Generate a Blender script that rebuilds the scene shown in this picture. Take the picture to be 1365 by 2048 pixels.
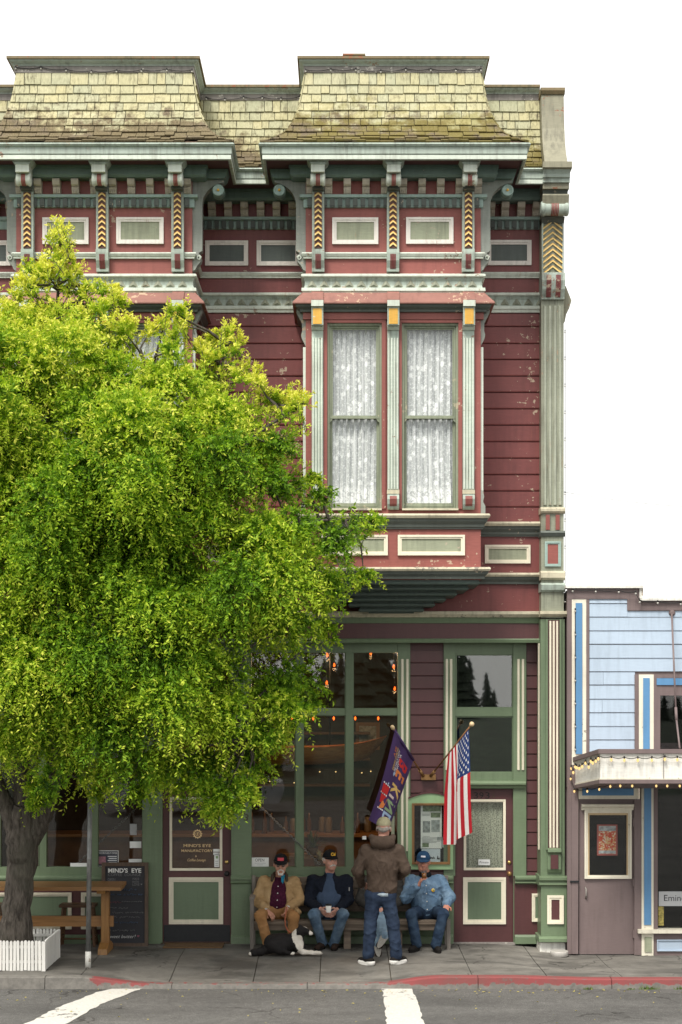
import bpy, bmesh, math, random
import numpy as np
from mathutils import Vector, Matrix

random.seed(7)
RNG = np.random.default_rng(7)
for o in list(bpy.data.objects):
    bpy.data.objects.remove(o)
SC = bpy.context.scene
COL = SC.collection

# ------------------------------------------------------------------ camera
D, F, CX, HY = 22.0, 3300.0, 682.5, 1390.0      # metres to the facade, focal length in photo pixels, lens axis
CZ = (1890 - HY) * D / F                        # eye height over the pavement
cam_data = bpy.data.cameras.new('camera')
cam = bpy.data.objects.new('camera', cam_data)
COL.objects.link(cam)
cam.location = (0, -D, CZ)
cam.rotation_euler = (math.radians(90), 0, 0)
cam_data.sensor_fit = 'VERTICAL'
cam_data.sensor_height = 36.0
cam_data.sensor_width = 24.0
cam_data.lens = 36.0 * F / 2048.0
cam_data.shift_y = (HY - 1024.0) / 2048.0
cam_data.clip_end = 2000
SC.camera = cam

# ------------------------------------------------------------------ sky (bright overcast) and soft sun
SUN_EL, SUN_AZ = math.radians(56), math.radians(-26)   # from the camera's left, in front of the facade
world = bpy.data.worlds.new('World')
SC.world = world
world.use_nodes = True
wn = world.node_tree
wn.nodes.clear()
wout = wn.nodes.new('ShaderNodeOutputWorld')
wsky = wn.nodes.new('ShaderNodeTexSky')
wsky.sky_type = 'NISHITA'
wsky.sun_disc = False
wsky.sun_elevation = SUN_EL
wsky.sun_rotation = math.pi + SUN_AZ
wb1 = wn.nodes.new('ShaderNodeBackground')
wb1.inputs[1].default_value = 0.10
wb2 = wn.nodes.new('ShaderNodeBackground')      # even cloud cover
wb2.inputs[0].default_value = (1.0, 0.985, 0.955, 1)
wb2.inputs[1].default_value = 0.82
wmx = wn.nodes.new('ShaderNodeMixShader')
wmx.inputs[0].default_value = 0.93
wn.links.new(wsky.outputs[0], wb1.inputs[0])
wn.links.new(wb1.outputs[0], wmx.inputs[1])
wn.links.new(wb2.outputs[0], wmx.inputs[2])
wn.links.new(wmx.outputs[0], wout.inputs[0])

sun_data = bpy.data.lights.new('sun', 'SUN')
sun_data.energy = 2.6
sun_data.angle = math.radians(20)
sun_data.color = (1.0, 0.95, 0.87)
sun = bpy.data.objects.new('sun', sun_data)
COL.objects.link(sun)
sdir = Vector((math.sin(SUN_AZ) * math.cos(SUN_EL), -math.cos(SUN_AZ) * math.cos(SUN_EL), math.sin(SUN_EL)))
sun.rotation_euler = (-sdir).to_track_quat('-Z', 'Y').to_euler()
sun.location = sdir * 30

SC.view_settings.view_transform = 'Standard'
SC.view_settings.look = 'None'
SC.view_settings.exposure = 0.90
SC.view_settings.gamma = 1.0
SC.view_settings.use_curve_mapping = False
SC.render.engine = 'CYCLES'
SC.cycles.max_bounces = 8
SC.cycles.transparent_max_bounces = 16
SC.cycles.caustics_reflective = False
SC.cycles.caustics_refractive = False

# ------------------------------------------------------------------ measuring
def X(px, Y=0.0): return (px - CX) * (D + Y) / F
def Z(py, Y=0.0): return CZ - (py - HY) * (D + Y) / F
def J(px, py, Y): return Vector((X(px, Y), Y, Z(py, Y)))

def smooth(a, b, t):
    t = max(0.0, min(1.0, (t - a) / (b - a)))
    return t * t * (3 - 2 * t)

def gz(x, y):
    """pavement height: drops to the kerb ramp in the middle and falls to the right along the wall"""
    t = smooth(-1.0, -2.36, y)
    ramp = smooth(-3.2, -2.2, x) * (1 - smooth(0.35, 1.2, x))
    right = smooth(1.9, 3.1, x)
    return -0.085 * ramp * t - right * (0.08 * (1 - t) + 0.025 * t)

# ------------------------------------------------------------------ materials
MATS = {}
def srgb(r, g, b):
    f = lambda c: (c / 255 / 12.92) if c / 255 <= 0.04045 else ((c / 255 + 0.055) / 1.055) ** 2.4
    return (f(r), f(g), f(b), 1.0)

class NT:
    """small node-tree writer"""
    def __init__(self, name):
        self.m = bpy.data.materials.new(name)
        self.m.use_nodes = True
        self.t = self.m.node_tree
        self.t.nodes.clear()
        self.out = self.n('ShaderNodeOutputMaterial')
    def n(self, typ, **kw):
        nd = self.t.nodes.new(typ)
        for k, v in kw.items():
            setattr(nd, k, v)
        return nd
    def l(self, a, b):
        self.t.links.new(a, b)
    def val(self, sock, v):
        if hasattr(v, 'links'):
            self.l(v, sock)
        else:
            sock.default_value = v
    def pos(self, scale=(1, 1, 1), obj=False):
        mp = self.n('ShaderNodeMapping')
        mp.inputs['Scale'].default_value = scale
        if obj:
            self.l(self.n('ShaderNodeTexCoord').outputs['Object'], mp.inputs[0])
        else:
            self.l(self.n('ShaderNodeNewGeometry').outputs['Position'], mp.inputs[0])
        return mp.outputs[0]
    def noise(self, vec, scale, detail=4, rough=0.55, dist=0.0):
        nd = self.n('ShaderNodeTexNoise')
        nd.inputs['Scale'].default_value = scale
        nd.inputs['Detail'].default_value = detail
        nd.inputs['Roughness'].default_value = rough
        nd.inputs['Distortion'].default_value = dist
        self.l(vec, nd.inputs['Vector'])
        return nd.outputs['Fac']
    def ramp(self, fac, a, b, ca=0.0, cb=1.0):
        nd = self.n('ShaderNodeMapRange')
        nd.inputs['From Min'].default_value = a
        nd.inputs['From Max'].default_value = b
        nd.inputs['To Min'].default_value = ca
        nd.inputs['To Max'].default_value = cb
        self.l(fac, nd.inputs['Value'])
        return nd.outputs[0]
    def math(self, op, a, b=None):
        nd = self.n('ShaderNodeMath', operation=op)
        self.val(nd.inputs[0], a)
        if b is not None:
            self.val(nd.inputs[1], b)
        return nd.outputs[0]
    def mix(self, fac, a, b, blend='MIX'):
        nd = self.n('ShaderNodeMix', data_type='RGBA', blend_type=blend)
        self.val(nd.inputs[0], fac)
        self.val(nd.inputs[6], a)
        self.val(nd.inputs[7], b)
        return nd.outputs[2]
    def grey(self, v):
        nd = self.n('ShaderNodeCombineColor')
        for i in range(3):
            self.l(v, nd.inputs[i])
        return nd.outputs[0]
    def bsdf(self, col, rough=0.6, metal=0.0, spec=0.4, bump=None, bstr=0.3, bdist=0.01):
        b = self.n('ShaderNodeBsdfPrincipled')
        self.val(b.inputs['Base Color'], col)
        self.val(b.inputs['Roughness'], rough)
        b.inputs['Metallic'].default_value = metal
        b.inputs['Specular IOR Level'].default_value = spec
        if bump is not None:
            bp = self.n('ShaderNodeBump')
            bp.inputs['Strength'].default_value = bstr
            bp.inputs['Distance'].default_value = bdist
            self.l(bump, bp.inputs['Height'])
            self.l(bp.outputs[0], b.inputs['Normal'])
        self.l(b.outputs[0], self.out.inputs[0])
        return b

def paint(name, col, rough=0.55, peel=0.0, peelcol=None, grime=0.35, grimecol=None, rust=0.0, var=0.12):
    """weathered house paint on wood: faint unevenness, run-down grime, flaking down to wood, rust runs"""
    t = NT(name)
    p = t.pos()
    big = t.noise(p, 1.3, 3)
    fine = t.noise(t.pos((3, 3, 14)), 4.0, 5)
    v = t.math('ADD', t.ramp(big, 0.3, 0.7, 1 - var, 1 + var), t.ramp(fine, 0.3, 0.7, -var * 0.6, var * 0.6))
    oi = t.n('ShaderNodeObjectInfo')
    v = t.math('MULTIPLY', v, t.ramp(oi.outputs['Random'], 0, 1, 0.95, 1.05))
    c = t.mix(1.0, col, t.grey(v), 'MULTIPLY')
    streak = t.noise(t.pos((9, 9, 0.8)), 2.2, 6, 0.6)
    patch = t.noise(p, 2.1, 4)
    g = t.math('MULTIPLY', t.ramp(streak, 0.44, 0.66), t.ramp(patch, 0.34, 0.58))
    gc = grimecol or tuple([x * 0.35 for x in col[:3]] + [1])
    c = t.mix(t.math('MULTIPLY', g, grime), c, gc)
    if rust > 0:
        rs = t.noise(t.pos((14, 14, 2.5)), 1.6, 5, 0.6)
        rm = t.math('MULTIPLY', t.ramp(rs, 0.60, 0.72), t.ramp(t.noise(p, 1.1, 2), 0.5, 0.62))
        c = t.mix(t.math('MULTIPLY', rm, rust), c, (0.30, 0.11, 0.03, 1))
    hgt = t.noise(t.pos((2, 30, 30)), 3.0, 4)
    if peel > 0:
        pc = peelcol or (0.42, 0.36, 0.27, 1)
        m1 = t.noise(p, 16.0, 7, 0.62)
        m2 = t.noise(p, 1.7, 3)
        m3 = t.noise(t.pos((1, 1, 5)), 7.0, 3)
        msk = t.ramp(t.math('ADD', m1, t.math('ADD', t.ramp(m2, 0.35, 0.7, -0.12, 0.16), t.ramp(m3, 0.3, 0.7, -0.05, 0.05))), 0.735 - peel * 0.2, 0.755 - peel * 0.2)
        c = t.mix(msk, c, pc)
        hgt = t.math('SUBTRACT', hgt, t.math('MULTIPLY', msk, 0.5))
    t.bsdf(c, rough, bump=hgt, bstr=0.25, bdist=0.004)
    MATS[name] = t.m
    return t.m

def plain(name, col, rough=0.6, metal=0.0, spec=0.4, var=0.1, scale=30.0, bstr=0.15, obj=True):
    t = NT(name)
    p = t.pos(obj=obj)
    n = t.noise(p, scale, 4)
    c = t.mix(1.0, col, t.grey(t.ramp(n, 0.25, 0.75, 1 - var, 1 + var)), 'MULTIPLY')
    t.bsdf(c, rough, metal, spec, n, bstr, 0.003)
    MATS[name] = t.m
    return t.m

def emit(name, col, strength):
    t = NT(name)
    e = t.n('ShaderNodeEmission')
    e.inputs[0].default_value = col
    e.inputs[1].default_value = strength
    t.l(e.outputs[0], t.out.inputs[0])
    MATS[name] = t.m
    return t.m

def glass(name, ior=1.9, tint=(0.9, 0.93, 0.92, 1), wav=0.0):
    t = NT(name)
    fr = t.n('ShaderNodeFresnel')
    gb = t.n('ShaderNodeNewGeometry')
    t.l(t.math('ADD', t.math('MULTIPLY', gb.outputs['Backfacing'], 1.0 / ior - ior), ior), fr.inputs[0])   # thin sheet: same reflectance from both sides
    tr = t.n('ShaderNodeBsdfTransparent')
    tr.inputs[0].default_value = tint
    gl = t.n('ShaderNodeBsdfGlossy')
    gl.inputs['Roughness'].default_value = 0.015
    if wav > 0:
        bp = t.n('ShaderNodeBump')
        bp.inputs['Strength'].default_value = wav
        bp.inputs['Distance'].default_value = 0.02
        t.l(t.noise(t.pos(), 1.6, 1), bp.inputs['Height'])
        t.l(bp.outputs[0], gl.inputs['Normal'])
    mx = t.n('ShaderNodeMixShader')
    t.l(fr.outputs[0], mx.inputs[0])
    t.l(tr.outputs[0], mx.inputs[1])
    t.l(gl.outputs[0], mx.inputs[2])
    t.l(mx.outputs[0], t.out.inputs[0])
    MATS[name] = t.m
    return t.m

WOODBARE = (0.40, 0.34, 0.25, 1)
paint('maroon', (0.188, 0.053, 0.050, 1), 0.5, peel=0.33, peelcol=(0.42, 0.33, 0.24, 1), grime=0.3, rust=0.15)
paint('bay_red', (0.255, 0.080, 0.067, 1), 0.55, peel=0.16, peelcol=(0.45, 0.33, 0.24, 1), grime=0.22, rust=0.3)
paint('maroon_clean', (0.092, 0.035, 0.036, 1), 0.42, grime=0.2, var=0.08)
paint('hood_red', (0.27, 0.125, 0.10, 1), 0.65, peel=0.42, peelcol=(0.44, 0.30, 0.21, 1), grime=0.3)
paint('mint', (0.365, 0.430, 0.375, 1), 0.6, peel=0.08, peelcol=(0.27, 0.20, 0.15, 1), grime=0.6, grimecol=(0.10, 0.10, 0.08, 1), rust=0.5)
paint('mint_light', (0.56, 0.615, 0.54, 1), 0.6, peel=0.05, peelcol=(0.3, 0.24, 0.18, 1), grime=0.32, grimecol=(0.16, 0.15, 0.11, 1), rust=0.7)
paint('teal', (0.135, 0.200, 0.175, 1), 0.55, peel=0.03, grime=0.3)
paint('stone_green', (0.255, 0.270, 0.205, 1), 0.6, peel=0.06, peelcol=(0.35, 0.27, 0.19, 1), grime=0.7, grimecol=(0.09, 0.09, 0.065, 1), rust=0.5)
paint('stone_light', (0.36, 0.385, 0.305, 1), 0.6, grime=0.6, grimecol=(0.12, 0.12, 0.09, 1), rust=0.4)
paint('brown_field', (0.10, 0.042, 0.030, 1), 0.5)
paint('teal_shaded', (0.080, 0.112, 0.100, 1), 0.5, grime=0.3)  # teal darkened, puts the shade under the bays into the colour
paint('teal_light', (0.31, 0.42, 0.38, 1), 0.55, peel=0.03, grime=0.35)
paint('slate', (0.095, 0.110, 0.098, 1), 0.6, peel=0.10, peelcol=(0.40, 0.33, 0.25, 1), grime=0.3)
paint('slate_flaky', (0.25, 0.27, 0.24, 1), 0.65, peel=0.30, peelcol=(0.42, 0.34, 0.25, 1), grime=0.4)
paint('cream', (0.74, 0.69, 0.55, 1), 0.5, grime=0.2, var=0.05)
paint('white_frame', (0.78, 0.74, 0.68, 1), 0.5, grime=0.3, var=0.05, rust=0.4)
paint('bone', (0.50, 0.455, 0.37, 1), 0.6, grime=0.45)
paint('sage', (0.31, 0.335, 0.235, 1), 0.6, grime=0.45, rust=0.3, peel=0.03)
paint('sage_dark', (0.085, 0.105, 0.095, 1), 0.5, grime=0.3)
paint('sill_old', (0.50, 0.46, 0.34, 1), 0.7, peel=0.30, peelcol=(0.23, 0.21, 0.17, 1), grime=0.5)
paint('sash_green', (0.25, 0.28, 0.20, 1), 0.6, peel=0.16, peelcol=(0.42, 0.38, 0.27, 1), grime=0.5)
paint('gold', (0.70, 0.40, 0.07, 1), 0.5, peel=0.10, peelcol=(0.66, 0.60, 0.42, 1), grime=0.15)
paint('gold_edge', (0.82, 0.62, 0.26, 1), 0.5, grime=0.1)
paint('green', (0.138, 0.190, 0.112, 1), 0.42, grime=0.22, var=0.07)
paint('green_light', (0.24, 0.37, 0.20, 1), 0.42, grime=0.15, var=0.06)
paint('green_panel', (0.130, 0.180, 0.112, 1), 0.45, grime=0.15, var=0.05)
paint('corner_flash', (0.245, 0.235, 0.168, 1), 0.6, peel=0.27, peelcol=(0.24, 0.10, 0.055, 1), grime=0.6, rust=0.9)
paint('grey_board', (0.26, 0.24, 0.22, 1), 0.75, peel=0.35, peelcol=(0.52, 0.50, 0.44, 1), grime=0.6)
paint('cap_metal', (0.20, 0.155, 0.085, 1), 0.7, peel=0.32, peelcol=(0.25, 0.10, 0.05, 1), grime=0.6, grimecol=(0.05, 0.06, 0.03, 1))
paint('blue_pale', (0.405, 0.495, 0.60, 1), 0.5, grime=0.18, var=0.04)
paint('blue_strong', (0.10, 0.245, 0.44, 1), 0.5, grime=0.15, var=0.05)
paint('mauve', (0.17, 0.128, 0.125, 1), 0.55, grime=0.25, var=0.07)
paint('ivory', (0.72, 0.68, 0.56, 1), 0.55, peel=0.02, peelcol=(0.35, 0.32, 0.25, 1), grime=0.25, var=0.05)
paint('white_worn', (0.72, 0.71, 0.66, 1), 0.6, peel=0.06, peelcol=(0.35, 0.30, 0.24, 1), grime=0.45, grimecol=(0.2, 0.19, 0.15, 1))
paint('picket_white', (0.78, 0.77, 0.73, 1), 0.55, grime=0.25, grimecol=(0.3, 0.28, 0.22, 1), var=0.04)
plain('black_iron', (0.012, 0.012, 0.012, 1), 0.5)
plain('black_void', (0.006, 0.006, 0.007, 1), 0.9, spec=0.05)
plain('brass', (0.65, 0.45, 0.16, 1), 0.3, 1.0)
plain('bronze', (0.30, 0.17, 0.07, 1), 0.4, 0.7)
plain('dark_metal', (0.03, 0.032, 0.035, 1), 0.45, 0.5)
plain('chain_steel', (0.24, 0.24, 0.23, 1), 0.4, 0.9)
plain('gold_leaf', (0.80, 0.58, 0.30, 1), 0.5)
plain('paper', (0.82, 0.83, 0.82, 1), 0.7, var=0.03)
plain('paper_blue', (0.60, 0.66, 0.74, 1), 0.7, var=0.05)
plain('ink', (0.03, 0.03, 0.035, 1), 0.8)
plain('ink_faint', (0.35, 0.36, 0.37, 1), 0.8)
plain('photo_grey', (0.30, 0.33, 0.33, 1), 0.7, var=0.6, scale=22)
plain('photo_green', (0.16, 0.22, 0.12, 1), 0.7, var=0.6, scale=26)
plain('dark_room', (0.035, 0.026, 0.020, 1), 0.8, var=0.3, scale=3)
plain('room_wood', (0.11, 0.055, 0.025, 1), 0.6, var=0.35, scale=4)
glass('transom_glass', 2.10, (0.85, 0.88, 0.86, 1), wav=0.012)
glass('shop_glass', 1.60, (0.88, 0.90, 0.88, 1), wav=0.012)
glass('sash_glass', 1.5, (0.97, 0.98, 0.98, 1), wav=0.03)
emit('bulb_warm', (1.0, 0.12, 0.012, 1), 2.4)
emit('bulb_soft', (1.0, 0.66, 0.26, 1), 0.75)

# ------------------------------------------------------------------ mesh building
class MB:
    """collects faces; build() links them as one mesh object"""
    def __init__(self):
        self.v, self.f, self.m, self.s = [], [], [], []
    def add(self, verts, faces, m=0, sm=False):
        o = len(self.v)
        self.v += [tuple(p) for p in verts]
        for fc in faces:
            self.f.append([i + o for i in fc])
            self.m.append(m)
            self.s.append(sm)
        return self
    def box(self, x0, x1, y0, y1, z0, z1, m=0):
        if x0 > x1: x0, x1 = x1, x0
        if y0 > y1: y0, y1 = y1, y0
        if z0 > z1: z0, z1 = z1, z0
        v = [(x0, y0, z0), (x1, y0, z0), (x1, y1, z0), (x0, y1, z0), (x0, y0, z1), (x1, y0, z1), (x1, y1, z1), (x0, y1, z1)]
        return self.add(v, [(0, 3, 2, 1), (4, 5, 6, 7), (0, 1, 5, 4), (1, 2, 6, 5), (2, 3, 7, 6), (3, 0, 4, 7)], m)
    def ext(self, poly, axis, a0, a1, m=0, sm=False):
        """polygon extruded along an axis; poly holds the two other coordinates in x,y,z order"""
        def P(p, a):
            return {'x': (a, p[0], p[1]), 'y': (p[0], a, p[1]), 'z': (p[0], p[1], a)}[axis]
        n = len(poly)
        v = [P(p, a0) for p in poly] + [P(p, a1) for p in poly]
        area = sum(poly[i][0] * poly[(i + 1) % n][1] - poly[(i + 1) % n][0] * poly[i][1] for i in range(n))
        flip = (area < 0) ^ (axis == 'y') ^ (a1 < a0)
        side = [(i, (i + 1) % n, n + (i + 1) % n, n + i) for i in range(n)]
        cap = [tuple(range(n - 1, -1, -1)), tuple(range(n, 2 * n))]
        if flip:
            side = [s[::-1] for s in side]
            cap = [c[::-1] for c in cap]
        self.add(v, side, m, sm)
        o = len(self.v) - 2 * n
        for c in cap:
            self.f.append([i + o for i in c]); self.m.append(m); self.s.append(False)
        return self
    def sweep(self, prof, path, m=0, caps=True, sm=False):
        """profile (out, z) swept along a plan path of axis-aligned runs, mitred at the corners.
        the outward side is the right-hand one looking along the path from left to right (towards -y)"""
        n, k = len(path), len(prof)
        nor = []
        for i in range(n - 1):
            dx, dy = path[i + 1][0] - path[i][0], path[i + 1][1] - path[i][1]
            L = math.hypot(dx, dy)
            nor.append((dy / L, -dx / L))
        v = []
        for i, (x, y) in enumerate(path):
            if i == 0: ox, oy = nor[0]
            elif i == n - 1: ox, oy = nor[-1]
            else:
                a, b = nor[i - 1], nor[i]
                dt = a[0] * b[0] + a[1] * b[1]
                ox, oy = (a[0] + b[0]) / (1 + dt), (a[1] + b[1]) / (1 + dt)
            v += [(x + ox * o, y + oy * o, z) for o, z in prof]
        f = []
        for i in range(n - 1):
            for j in range(k):
                a, b = i * k + j, i * k + (j + 1) % k
                f.append((a, b, b + k, a + k))
        self.add(v, f, m, sm)
        if caps:
            o = len(self.v) - n * k
            self.f.append([o + j for j in range(k - 1, -1, -1)]); self.m.append(m); self.s.append(False)
            self.f.append([o + (n - 1) * k + j for j in range(k)]); self.m.append(m); self.s.append(False)
        return self
    def tube(self, pts, rads, n=8, m=0, sm=True, caps=True):
        pts = [Vector(p) for p in pts]
        if not isinstance(rads, (list, tuple)): rads = [rads] * len(pts)
        v, up = [], None
        for i, p in enumerate(pts):
            d = (pts[min(i + 1, len(pts) - 1)] - pts[max(i - 1, 0)]).normalized()
            if up is None:
                up = Vector((0, 0, 1)) if abs(d.z) < 0.9 else Vector((0, 1, 0))
            s = d.cross(up).normalized(); up = s.cross(d).normalized()
            for j in range(n):
                a = 2 * math.pi * j / n
                v.append(p + (s * math.cos(a) + up * math.sin(a)) * rads[i])
        f = [(i * n + j, (i) * n + (j + 1) % n, (i + 1) * n + (j + 1) % n, (i + 1) * n + j) for i in range(len(pts) - 1) for j in range(n)]
        f = [q[::-1] for q in f]
        self.add(v, f, m, sm)
        if caps:
            o = len(self.v) - len(v)
            self.f.append([o + j for j in range(n)]); self.m.append(m); self.s.append(False)
            self.f.append([o + len(v) - n + j for j in range(n - 1, -1, -1)]); self.m.append(m); self.s.append(False)
        return self
    def lathe(self, prof, origin, axis, n=16, m=0, sm=True):
        """prof: (r, t) pairs along the axis"""
        ax = Vector(axis).normalized(); o = Vector(origin)
        return self.tube_r([o + ax * t for r, t in prof], [max(r, 1e-4) for r, t in prof], ax, n, m, sm)
    def tube_r(self, pts, rads, ax, n, m, sm):
        up = Vector((0, 0, 1)) if abs(ax.z) < 0.9 else Vector((0, 1, 0))
        s = ax.cross(up).normalized(); up = s.cross(ax).normalized()
        v = [p + (s * math.cos(2 * math.pi * j / n) + up * math.sin(2 * math.pi * j / n)) * r for p, r in zip(pts, rads) for j in range(n)]
        f = [(i * n + j, (i + 1) * n + j, (i + 1) * n + (j + 1) % n, i * n + (j + 1) % n) for i in range(len(pts) - 1) for j in range(n)]
        self.add(v, f, m, sm)
        o = len(self.v) - len(v)
        self.f.append([o + j for j in range(n)]); self.m.append(m); self.s.append(False)
        self.f.append([o + len(v) - n + j for j in range(n - 1, -1, -1)]); self.m.append(m); self.s.append(False)
        return self
    def grid(self, fn, nu, nv, m=0, sm=True):
        v = [fn(i / nu, j / nv) for j in range(nv + 1) for i in range(nu + 1)]
        f = [(j * (nu + 1) + i, j * (nu + 1) + i + 1, (j + 1) * (nu + 1) + i + 1, (j + 1) * (nu + 1) + i) for j in range(nv) for i in range(nu)]
        return self.add(v, f, m, sm)
    def frame(self, x0, x1, z0, z1, w, y0, y1, m=0):
        """picture-frame of four mitred bars with a stepped inner edge"""
        for (i, yy) in ((0, y0), (w * 0.55, y0 + (y1 - y0) * 0.35)):
            a, b = i, (w * 0.55 if i == 0 else w)
            X0, X1, Z0, Z1 = x0 + a, x1 - a, z0 + a, z1 - a
            x0i, x1i, z0i, z1i = x0 + b, x1 - b, z0 + b, z1 - b
            o = [(X0, Z0), (X1, Z0), (X1, Z1), (X0, Z1)]
            n = [(x0i, z0i), (x1i, z0i), (x1i, z1i), (x0i, z1i)]
            v = [(p[0], yy, p[1]) for p in o] + [(p[0], yy, p[1]) for p in n] + [(p[0], y1, p[1]) for p in o] + [(p[0], y1, p[1]) for p in n]
            f = []
            for k in range(4):
                q = (k + 1) % 4
                f += [(k, q, 4 + q, 4 + k), (8 + k, 8 + q, q, k), (4 + k, 4 + q, 12 + q, 12 + k)]
            self.add(v, f, m)
        return self
    def build(self, name, mats, parent=None):
        me = bpy.data.meshes.new(name)
        me.from_pydata(self.v, [], self.f)
        for mt in ([mats] if isinstance(mats, str) else mats):
            me.materials.append(MATS[mt])
        me.polygons.foreach_set('material_index', self.m)
        me.polygons.foreach_set('use_smooth', self.s)
        me.update()
        o = bpy.data.objects.new(name, me)
        COL.objects.link(o)
        if parent is not None:
            o.parent = parent
        return o

def tag(o, label=None, cat=None, group=None, kind=None):
    if label: o['label'] = label
    if cat: o['category'] = cat
    if group: o['group'] = group
    if kind: o['kind'] = kind
    return o

def thing(name, label, cat, group=None):
    o = bpy.data.objects.new(name, None)
    o.empty_display_size = 0.2
    COL.objects.link(o)
    return tag(o, label, cat, group)

def copy_part(o, parent, delta=(0, 0, 0)):
    c = o.copy()
    COL.objects.link(c)
    c.parent = parent
    c.location = Vector(o.location) + Vector(delta)
    for ch in list(o.children):
        d = ch.copy(); COL.objects.link(d); d.parent = c
    return c

def box(name, x0, x1, y0, y1, z0, z1, mt, parent=None):
    return MB().box(x0, x1, y0, y1, z0, z1).build(name, mt, parent)

def text_mesh(s, size=1.0, spacing=1.0, thin=0.0, res=3):
    """flat lettering as (verts, faces), baseline start at the origin"""
    cu = bpy.data.curves.new('lettering', 'FONT')
    cu.body = s; cu.size = size; cu.space_character = spacing; cu.resolution_u = res
    cu.offset = thin
    ob = bpy.data.objects.new('lettering', cu)
    COL.objects.link(ob)
    dg = bpy.context.evaluated_depsgraph_get()
    me = ob.evaluated_get(dg).to_mesh()
    v = [tuple(p.co) for p in me.vertices]
    f = [tuple(p.vertices) for p in me.polygons]
    ob.evaluated_get(dg).to_mesh_clear()
    bpy.data.objects.remove(ob)
    bpy.data.curves.remove(cu)
    return v, f

def lettering(name, s, x, z, y, height, mt, parent, width=None, rot=0.0, align='L', thin=0.0, spacing=1.0, shear=0.0):
    """lettering standing on a plane facing the street (-y): x,z is the baseline start"""
    v, f = text_mesh(s, 1.0, spacing, thin)
    if not v: return None
    xs = [p[0] for p in v]; w = max(xs) - min(xs); x_0 = min(xs)
    sy = height / 0.72
    sx = sy if width is None else width / max(w, 1e-6)
    off = {'L': 0, 'C': -w * sx / 2, 'R': -w * sx}[align]
    c, s_ = math.cos(rot), math.sin(rot)
    out = []
    for p in v:
        a, b = (p[0] - x_0) * sx + off + p[1] * sy * shear, p[1] * sy
        out.append((x + a * c - b * s_, y, z + a * s_ + b * c))
    return MB().add(out, f).build(name, mt, parent)

# ------------------------------------------------------------------ more materials
def ground_mat(name, c1, c2, scale, speck, bstr, stain=None, stainamt=0.5, rough=0.85, crack=0.8):
    t = NT(name)
    p = t.pos()
    n1 = t.noise(p, scale, 8, 0.7)
    n2 = t.noise(p, 0.55, 4)
    n3 = t.noise(p, 160.0, 2)
    c = t.mix(t.ramp(n2, 0.3, 0.7), c1, c2)
    c = t.mix(1.0, c, t.grey(t.ramp(n1, 0.25, 0.75, 0.72, 1.28)), 'MULTIPLY')
    c = t.mix(t.ramp(n3, 0.62, 0.70, 0, speck), c, (0.42, 0.41, 0.38, 1))
    c = t.mix(t.ramp(n3, 0.36, 0.30, 0, speck), c, (0.02, 0.02, 0.02, 1))
    if stain:
        s = t.noise(t.pos((0.8, 1.6, 1)), 1.1, 6, 0.6, 0.4)
        c = t.mix(t.ramp(s, 0.50, 0.60, 0, stainamt), c, stain)
        s2 = t.noise(p, 6.0, 3)
        c = t.mix(t.ramp(s2, 0.70, 0.73, 0, 0.5), c, tuple([x * 0.4 for x in stain[:3]] + [1]))
    wp = t.n('ShaderNodeVectorMath', operation='ADD')
    nv = t.n('ShaderNodeTexNoise'); nv.inputs['Scale'].default_value = 2.2; nv.inputs['Detail'].default_value = 5
    t.l(p, nv.inputs['Vector'])
    sc_ = t.n('ShaderNodeVectorMath', operation='SCALE'); sc_.inputs['Scale'].default_value = 0.55
    t.l(nv.outputs['Color'], sc_.inputs[0]); t.l(p, wp.inputs[0]); t.l(sc_.outputs[0], wp.inputs[1])
    vo = t.n('ShaderNodeTexVoronoi'); vo.feature = 'DISTANCE_TO_EDGE'; vo.inputs['Scale'].default_value = crack
    t.l(wp.outputs[0], vo.inputs['Vector'])
    cm = t.math('MULTIPLY', t.ramp(vo.outputs['Distance'], 0.004, 0.010, 1.0, 0.0), t.ramp(t.noise(p, 0.9, 2), 0.48, 0.58))
    c = t.mix(t.math('MULTIPLY', cm, 0.8), c, (0.03, 0.028, 0.025, 1))
    pt = t.noise(t.pos((0.35, 1.1, 1)), 1.4, 3, 0.5, 0.3)
    c = t.mix(1.0, c, t.grey(t.ramp(pt, 0.38, 0.62, 0.84, 1.14)), 'MULTIPLY')
    t.bsdf(c, rough, spec=0.3, bump=n3, bstr=bstr, bdist=0.006)
    MATS[name] = t.m
ground_mat('asphalt', (0.078, 0.076, 0.072, 1), (0.102, 0.099, 0.094, 1), 9.0, 0.75, 0.7)
ground_mat('concrete', (0.135, 0.127, 0.113, 1), (0.185, 0.175, 0.156, 1), 5.0, 0.40, 0.4, (0.085, 0.080, 0.072, 1), 0.8)
ground_mat('earth', (0.06, 0.045, 0.03, 1), (0.09, 0.07, 0.045, 1), 14.0, 0.3, 0.6)

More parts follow.
